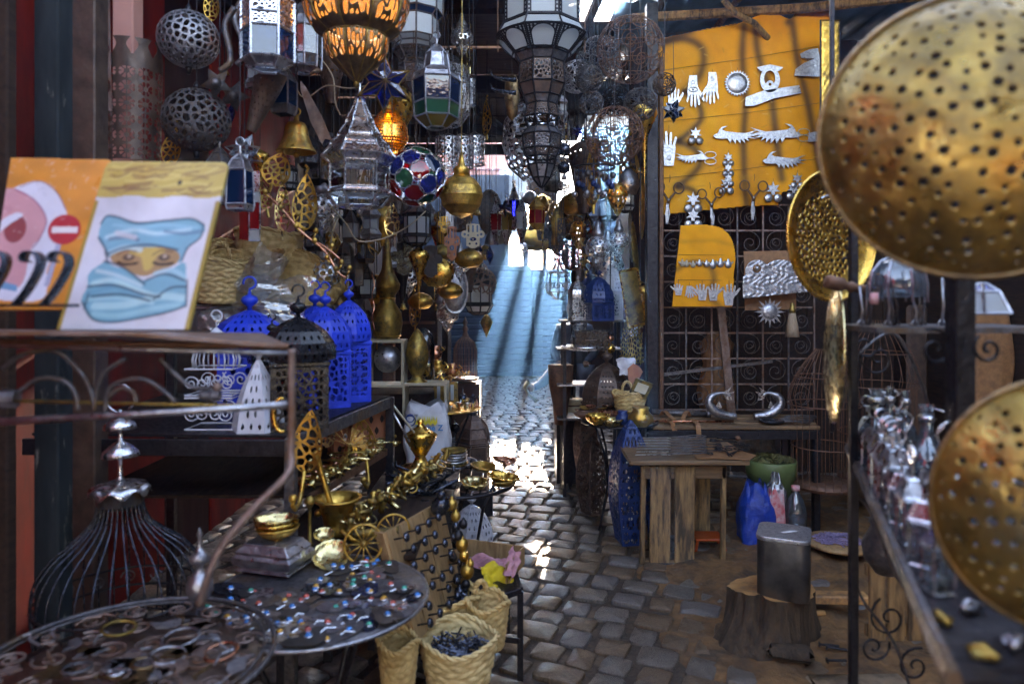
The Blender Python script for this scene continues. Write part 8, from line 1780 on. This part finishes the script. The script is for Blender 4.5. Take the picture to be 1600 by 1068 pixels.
t = T('drum_lantern','silver lace drum lantern on the stand beneath the arched silver one','lantern',at(905,4.9,P(0,545,4.9).z+.01)); k = S(1,4.9); cut(f_lace(120,.14,41,2,True),90,50,prof_map([(13*k,0),(14*k,10*k),(10*k,28*k),(13*k,38*k)]),True).ob('shell','silver',t,True,thick=.0015)
blob('silver_dish','shiny silver dish lying on the stand below the black box','dish',912,548,4.8,[(0,0),(20,1),(34,5),(36,8),(30,7),(0,5)],'silver',top=0)
for i,(px,py,r_,mt) in enumerate(((953,528,7,'copper'),(953,544,9,'brass_bright'),(954,520,5,'iron'))): blob('hanging_bauble',['copper','gleaming brass','small dark'][i]+' bauble threaded below the dark blue lantern','bauble',px,py,4.8,[(0,-r_),(r_*.8,-r_*.5),(r_,0),(r_*.7,r_*.6),(0,r_)],mt,top=r_)
t = T('tambourine','cream coloured drum with wooden pegs below the seated figure','drum',at(893,5.3,P(0,650,5.3).z)); k = S(1,5.3); spin(t,[(24*k,0),(25*k,5*k),(24.5*k,12*k),(25*k,22*k),(24*k,26*k),(1e-4,26*k)],'drum_skin',30,'drum'); g = G(); g.tube(circle(25.3*k,30,8*k),.006,5,True); g.tube(circle(25.3*k,30,20*k),.006,5,True); g.ob('hoop','rust',t)
g = G(); g.box((0,0,-.26),(.24,.24,.5)); g.ob('stool','iron',t)
t = T('glass_jar','tall clear glass jar standing on the cream drum','jar',at(882,5.3,P(0,650,5.3).z+S(27,5.3))); k = S(1,5.3); spin(t,[(12*k,0),(14*k,6*k),(14*k,34*k),(15*k,40*k)],'glass_clear',20,'jar',cap=False)
t = T('red_brown_drum','tall dark red clay drum leaning behind the stand','drum',at(876,5.0,P(0,662,5.0).z)); k = S(1,5.0); spin(t,[(10*k,0),(12*k,30*k),(18*k,60*k),(20*k,92*k)],'rust',20,'drum_body')
dl('dark brown domed lantern leaning behind the brass pots',948,4.7,58,20,62,'lace_brown',z=P(0,655,4.7).z,body='dots',rz=.3)
t = T('brass_lace_shade','dark gold openwork shade leaning against the black post','shade',P(985,565,4.75)); cut(f_lace(110,.15,51,1.,False),60,80,lambda u,v:(S(34*(u-.5)*(1-.5*v*v)*1.1,4.75),.05*cos((u-.5)*3)-.05,S(72*v-2,4.75))).ob('shade','brass_aged',t,thick=.0015)
t = T('dried_leaf','rust orange dried leaf hanging above the small basket','leaf',P(990,590,4.5),rot=(0,.2,0)); g = G(); g.slab([(0,-.09),(.03,-.02),(.05,.05),(.02,.08),(-.02,.09),(-.05,.05),(-.03,-.02)],.003); g.ob('leaf_blade','terracotta',t)
sheet('grey_rag','crumpled grey blue rag stuffed beside the orange leaf','rag',P(980,572,4.55),.12,.12,'cloth_white',.012,4,(1.1,0,.2),16)
t = T('gold_tray','rectangular gold tray standing on edge beside the downpipe','tray',P(988,465,4.7),rot=(0,-.18,.35)); k = S(1,4.7); g = G(); g.box((0,0,0),(32*k,.006,88*k)); g.ob('tray_base','brass_aged',t); g = G(); 
for a,b_ in (((-16,-44),(16,-44)),((16,-44),(16,44)),((16,44),(-16,44)),((-16,44),(-16,-44))): g.tube([(a[0]*k,-.01,a[1]*k),(b_[0]*k,-.01,b_[1]*k)],.008,4)
g.ob('tray_rim','brass_bright',t)
# round black table of brass pots
t = T('pot_table','low black iron ring table heaped with brass pots beside the blue lantern','table',at(968,4.25,0)); RZ2 = P(0,656,4.25).z; table_round(t,S(58,4.25),RZ2,'iron',legs=4); g = G(); g.lathe([(S(56,4.25),RZ2-.012),(1e-4,RZ2-.011)],30); g.ob('table_sheet','iron',t)
for i,(px,Y,r_,h_,mt,fl,lb) in enumerate(((1001,4.05,20,30,'brass','','round hammered brass pot at the right of the black ring table'),(934,4.1,20,16,'brass_bright','','golden bowl at the front left of the black ring table'),(956,4.05,18,12,'brass_pale','','golden leaf dish in front on the black ring table'),(973,4.1,11,22,'navy_paint','','dark blue little vase between the brass pots'),(948,4.3,24,10,'copper','','copper red dish at the back of the black ring table'),(918,4.3,22,9,'rust','','flat reddish dish at the left of the black ring table'),(985,4.35,16,12,'brass','','brass bowl behind the hammered pot'))):
    t = T('brass_pot',lb,'pot',((px-800)/FPX*Y,Y,RZ2)); k = S(1,Y)
    if i in (0,3): spin(t,[(r_*.5*k,0),(r_*k,h_*.3*k),(r_*.98*k,h_*.55*k),(r_*.6*k,h_*.82*k),(r_*.7*k,h_*k),(r_*.6*k,h_*k)],mt,28,'pot_body')
    else: bowl(t,r_*k,h_*k,mt,.1,8,'bowl_body')
t = T('straw_basket','little tan basket with a looped handle behind the brass pots','basket',((984-800)/FPX*4.4,4.4,RZ2)); basket(t,S(18,4.4),S(26,4.4),S(36,4.4),'straw',1,6,1,30)
t = T('framed_picture','small gold framed picture propped in the little tan basket','picture',P(1002,606,4.3),rot=(.3,.35,.2)); k = S(1,4.3); g = G(); g.box((0,0,0),(30*k,.008,26*k)); g.ob('frame','brass_aged',t); g = G(); g.box((0,-.006,0),(19*k,.004,15*k)); g.ob('picture_sheet','drum_skin',t)
for i in range(9):
    px = 905+9*i; t = T('painted_saucer','small saucer in the dark red and brass litter behind the pots, '+('left','middle','right')[i//3],'saucer',((px-800)/FPX*4.5,4.5+.02*(i%2),RZ2+.01+.012*(i%3)),group='saucers littered behind the pots',rot=(.2*sin(i),.2*cos(i),0)); bowl(t,.035,.012,('rust','brass','copper')[i%3])
# standing pierced lantern panels on the cobbles
def shell(label,px,pyb,Y,w_,h_,mt,seed,rz=0,mt2=None):
    t = T('floor_lantern',label,'lantern',((px-800)/FPX*Y,Y,max(.012,P(0,pyb,Y).z)),rz); k = S(1,Y); n = 4
    prof = [(w_*.36,0),(w_*.52,h_*.30),(w_*.54,h_*.52),(w_*.42,h_*.75),(w_*.20,h_*.92),(w_*.02,h_)]
    pr = [(a*k,b*k) for a,b in smooth(prof,3)]
    fb = border(f_flower(3,8,4,True),.06,.02)
    def mp(u,v):
        x,_,z = prof_map(pr,0,1)(0,v); q_ = x*1.0; A_ = Vector((q_,-q_,z)); B_ = Vector((q_,q_,z)); return tuple(A_.lerp(B_,u))
    me = cut(fb,56,110,mp).mesh('face'); me.materials.append(MATS[mt])
    for j in range(4): mk('face',me,mt,t,rot=(0,0,pi/2*j),thick=.0016)
    for j in range(4): g = G(); a = pi/4+pi/2*j; g.tube([(x*1.414*cos(a),x*1.414*sin(a),z) for x,z in pr],.003,4); g.ob('edge',mt,t)
    return t
shell('tall pointed blue floor lantern with lace cut faces beside the crate',985,846,3.95,50,190,'navy_paint',1,.15)
shell('brown pierced floor lantern nearer the blue one',926,800,4.45,34,120,'lace_brown',2,.5); shell('narrow brown pierced floor lantern behind the other brown one',914,740,5.0,26,112,'rust_grey',3,.3)
# seated figure in the haze
t = T('person','person in blue grey robe seated cross-legged in the haze, one sandal showing','person',(.74,8.3,0),.0)
def skinbody(par,pts,edges,rad,mat,name,sub=2):
    me = bpy.data.meshes.new(name); me.from_pydata(pts,edges,[]); o = bpy.data.objects.new(name,me); COL.objects.link(o); o.parent = par; me.materials.append(MATS[mat])
    m = o.modifiers.new('skin','SKIN'); m.use_smooth_shade = True
    for v_,r_ in zip(me.skin_vertices[0].data,rad): v_.radius = (r_,r_)
    me.skin_vertices[0].data[0].use_root = True; s_ = o.modifiers.new('sub','SUBSURF'); s_.levels = sub; s_.render_levels = sub; return o
skinbody(t,[(0,0,.50),(0,.02,.72),(0,.04,.95),(0,.03,1.05),(0,0,1.16),(0,-.01,1.27),(-.17,.03,.98),(-.24,-.06,.72),(-.20,-.28,.62),(.17,.03,.98),(.24,-.04,.72),(.10,-.26,.62),(-.10,-.02,.48),(-.22,-.40,.58),(-.42,-.46,.40),(-.52,-.50,.36),(.10,-.02,.48),(.10,-.42,.52),(.06,-.40,.12),(.02,-.50,.07)],
    [(0,1),(1,2),(2,3),(3,4),(4,5),(2,6),(6,7),(7,8),(2,9),(9,10),(10,11),(0,12),(12,13),(13,14),(14,15),(0,16),(16,17),(17,18),(18,19)],
    [.17,.16,.17,.07,.085,.075,.085,.06,.035,.085,.06,.035,.12,.09,.05,.035,.12,.09,.05,.04],'robe','body')
g = G(); g.ball((0,-.01,1.23),.098,14,1.22); g.ob('head_wrap','cloth_white',t,True); g = G(); g.ball((-.0,-.05,1.20),.075,12,1.2); g.tube([(0,-.12,1.21),(0,-.14,1.18)],.012,6); g.ob('face','skin',t,True)
for x_,y_,z_,nm in ((-.20,-.30,.62,-1),(.10,-.28,.62,1)):
    g = G(); g.ball((x_,y_,z_),.035,8,.8)
    for q_ in range(4): g.tube([(x_-.02+.014*q_,y_-.02,z_),(x_-.025+.016*q_,y_-.06,z_-.01),(x_-.022+.015*q_,y_-.08,z_-.03)],.008,5)
    g.tube([(x_+.03*nm,y_,z_),(x_+.045*nm,y_-.04,z_)],.009,5); g.ob('hand','skin',t,True)
g = G(); g.tube([(-.56,-.52,.44),(-.60,-.53,.38),(-.56,-.53,.30),(-.47,-.52,.22)],.04,8,flat=.5); g.ob('sandal_sole','sole',t,True); g = G(); g.ball((-.53,-.51,.37),.045,8,1.1); g.ob('foot','skin',t,True)
t = T('low_stool','low dark stool under the seated person','stool',(.74,8.32,0)); g = G(); g.box((0,0,.36),(.36,.34,.04)); g.ob('seat','wood_dark',t)
for x in (-.14,.14):
    for y in (-.13,.13): g = G(); g.box((x,y,.17),(.04,.04,.34)); g.ob('leg','wood_dark',t)
# hazy far things at the left of the beams
t = T('domed_bird_cage','dim brown domed bird cage with a finial far up the lane','bird cage',at(727,7.0,0)); k = S(1,7.0); zz = P(0,590,7.0).z
for j in range(20): a = 2*pi*j/20; g = G(); g.tube([(r_*k*cos(a),r_*k*sin(a),zz+z*k) for r_,z in ((18,0),(18,45),(14,56),(5,64),(3,70))],.004,4); g.ob('wire','rust_grey',t)
spin(t,[(20*k,zz-.02),(20*k,zz),(1e-4,zz+.001)],'rust_grey',20,'tray'); spin(t,[(5*k,zz+66*k),(3*k,zz+72*k),(5*k,zz+76*k),(2*k,zz+82*k),(4*k,zz+86*k),(1e-4,zz+96*k)],'rust_grey',12,'finial'); g = G(); g.box((0,0,zz/2-.02),(.3,.3,zz-.04)); g.ob('pedestal','wood_dark',t)
for i,(x,y,z,w_,h_) in enumerate(((-1.05,7.8,0,.5,1.5),(-1.15,9.6,0,.6,1.7),(1.15,9.2,0,.45,1.45))):
    t = T('stall_cabinet',['dark stall cabinet behind the domed bird cage','dark stall cabinet further up the left side','dark stall cabinet behind the seated person'][i],'cabinet',(x,y,z)); g = G(); g.box((0,0,h_/2),(w_,.5,h_),bev=.01); g.ob('case','wood_dark',t); g = G()
    for j in range(3): g = G(); g.box((0,-.26,.3+.4*j),(w_*.9,.02,.03)); g.ob('shelf_edge','rust',t)
bs = [(690,470,5.6,'pewter'),(760,505,7.5,'brass_aged'),(742,382,5.4,'glass_blue'),(758,395,6.0,'brass_aged'),(730,340,5.0,'brass'),(768,372,6.6,'pewter'),(700,420,4.8,'bronze'),(905,430,6.8,'pewter'),(850,320,7.5,'brass'),(828,310,8.2,'pewter')]
for i,(px,py,Y,mt) in enumerate(bs):
    t = H('hanging_lamp',('round','pointed','bell shaped')[i%3]+' '+{'pewter':'grey','brass_aged':'dull gold','glass_blue':'blue glass','brass':'gold','bronze':'bronze'}[mt]+' lamp hanging in the distance '+('left of the beams' if px < 800 else 'inside the glare' if px < 870 else 'right of the iron pole')+(', higher' if py < 400 else ', lower'),'lamp',px,py,Y,14,group='small lamps hanging up the lane'); k = S(1,Y)
    spin(t,([(0.001,-12*k),(10*k,-6*k),(13*k,0),(9*k,8*k),(3*k,12*k)],[(0.001,-22*k),(6*k,-8*k),(10*k,2*k),(5*k,10*k),(2*k,14*k)],[(12*k,-10*k),(9*k,0),(6*k,8*k),(2*k,14*k)])[i%3],mt,18,'shade')
# ================= the crowd of smaller wares =================
LB = {o['label']:o for o in COL.objects if o.get('label') and o.get('category')}
def find(*w): return next(o for l,o in LB.items() if all(x in l for x in w))
PR = [('brass lattice leaf',find('large oval brass lattice leaf'),26,90),('silver pierced lantern',find('silver lobed lantern'),20,60),('dark glass lantern',find('thin black lantern'),20,60),('hand amulet',find('broad black hand amulet'),26,60),('brass bowl lamp',find('brass dome bowl lamp'),23,30),
      ('small wire ball',find('brown tangled wire ball'),18,36),('grey lantern',find('little square silver lantern'),16,50),('tiny brass bell',find('tiny brass bell hanging'),8,14),('tall brass lattice',find('narrow brass lattice leaf'),16,84),('milk glass lantern',find('small milk glass lantern'),22,60),
      ('gold openwork heart',find('gold openwork heart'),16,50),('cone sconce',find('smaller dark cone sconce'),20,85),('pointed silver lantern',find('smaller silver lobed'),16,50),('golden funnel',find('golden pierced funnel'),14,90),('small star',find('tiny dark blue star'),14,28)]
LM = [(307,188,'lower filigree ball'),(418,50,'white edged lantern'),(463,215,'smooth brass bell'),(475,60,'grey octagonal lantern'),(557,60,'bronze melon lamp'),(562,250,'big clear lantern'),(600,130,'blue star'),(607,205,'golden balloon lamp'),(650,276,'coloured disc ball'),(682,140,'green and amber lantern'),(721,306,'brass ball lamp'),(739,367,'cream hand amulet'),(683,425,'round amber lamp'),(605,460,'brass gourd vase'),(474,330,'oval brass leaf'),(441,330,'narrow brass leaf'),(545,480,'corner blue lantern'),(846,200,'great lantern'),(960,212,'rusty scroll ball'),(928,262,'ring chandelier'),(896,370,'iron bracket pole'),(934,390,'larger lobed silver lantern'),(1003,330,'edge-on brass plate'),(839,340,'little lit red lantern'),(711,452,'pale oval tray'),(752,442,'purplish cage lamp'),(935,470,'dark blue onion lantern'),(785,345,'little coloured lanterns'),(872,440,'wire chandelier'),(375,300,'teal pane lantern'),(640,500,'tiny brass bells')]
seen = set(l for l in LB); ordn = ('','second ','third ','fourth ','fifth ','sixth ')
def clone(k, px, py, Y, s_, rz=0):
    nm,src,hw,hh = PR[k%len(PR)]; d = min(LM, key=lambda m: math.hypot(m[0]-px,m[1]-py)); dx,dy = px-d[0],py-d[1]
    rel = ('right of' if dx > 0 else 'left of') if abs(dx) > abs(dy) else ('below' if dy > 0 else 'above')
    far = 'just ' if math.hypot(dx,dy) < 40 else 'further '
    sz = 'dainty' if s_ < .75 else 'smaller' if s_ < 1 else 'larger'; lab = next(l for l in (f'{sz} {o_}{nm} {far}{rel} the {d[2]}'.replace('  ',' ') for o_ in ordn) if l not in seen); seen.add(lab)
    p = P(px,py,Y); q_ = src.get('refy') or src.location.y; r = dup(src,lab,p,rz,s_*Y/q_)
    for c in [c for c in r.children if c.name.startswith(('hanging_wire','chain'))]: bpy.data.objects.remove(c)
    sc = s_*Y/q_; zt = S(hh*.4,q_); 
    if p.z+zt*sc < RZ: wire(r,zt,(RZ-p.z)/sc)
    if 'group' in r: del r['group']
    r['group'] = 'smaller wares hung throughout the lane'; return r
spots = [(330,30,3.0),(350,115,2.9),(362,180,2.9),(398,140,3.1),(408,262,2.9),(452,40,3.2),(500,40,3.3),(512,95,3.3),(520,165,3.2),(505,228,3.3),(528,262,3.4),(480,262,3.1),(455,300,3.1),(500,330,3.2),(525,325,3.4),(545,345,3.6),(520,380,3.4),(490,395,3.2),(540,430,3.6),(505,430,3.4),(562,380,3.7),(575,335,3.6),(600,320,3.8),(625,345,3.9),(612,415,4.1),(590,470,4.3),(560,500,4.2),(640,440,4.3),(655,470,4.5),(630,375,4.0),(668,350,4.2),(690,375,4.4),(712,345,4.3),(722,415,4.5),(700,450,4.8),(735,455,5.2),(665,215,3.6),(632,165,3.5),(640,80,3.6),(668,60,3.6),(720,60,4.0),(735,110,4.2),(760,215,5.0),(745,335,5.0),(765,395,5.6),(748,490,6.2),(700,495,5.2),(680,480,5.0),(650,510,4.9),
  (800,310,6.6),(812,330,7.4),(862,300,6.8),(850,335,8.6),(826,345,9.2),(818,385,10.4),(836,372,10.9),(852,378,10.2),(866,368,9.6),(872,330,7.2),(858,250,5.2),(884,290,5.4),(900,320,5.6),(915,335,5.4),(888,345,6.0),(905,360,5.6),(950,345,5.0),(978,335,5.0),(950,420,5.2),(915,425,5.4),(985,300,5.2),(1000,270,5.1),(972,440,5.3),(990,525,5.0),(1003,480,4.9),(895,400,6.0),(930,325,4.6),(944,240,4.4),(905,205,4.8),(875,180,5.0),(1010,200,4.6)]
for i,(px,py,Y) in enumerate(spots): clone((i*7+i//15*3)%15,px+3*sin(i*3),py+3*cos(i*5),Y,.62+.13*(i*5%6),i*1.1)
# the wares in the far opening above are added to break the sunbeams
from collections import defaultdict
bpy.context.view_layer.update()
same = defaultdict(list)
for o in COL.objects:
    if o.get('category') and o.parent is None: same[o['label']].append(o)
nth = ('leftmost','second from left','third from left','fourth from left','fifth from left','sixth from left','seventh from left','eighth from left')
for l, os_ in same.items():
    if len(os_) > 1:
        os_.sort(key=lambda o: o.location.x/max(.1,o.location.y))
        for i, o in enumerate(os_):
            if i < len(nth) and len((l+' '+nth[i]).split()) <= 16: o['label'] = l+', '+nth[i]
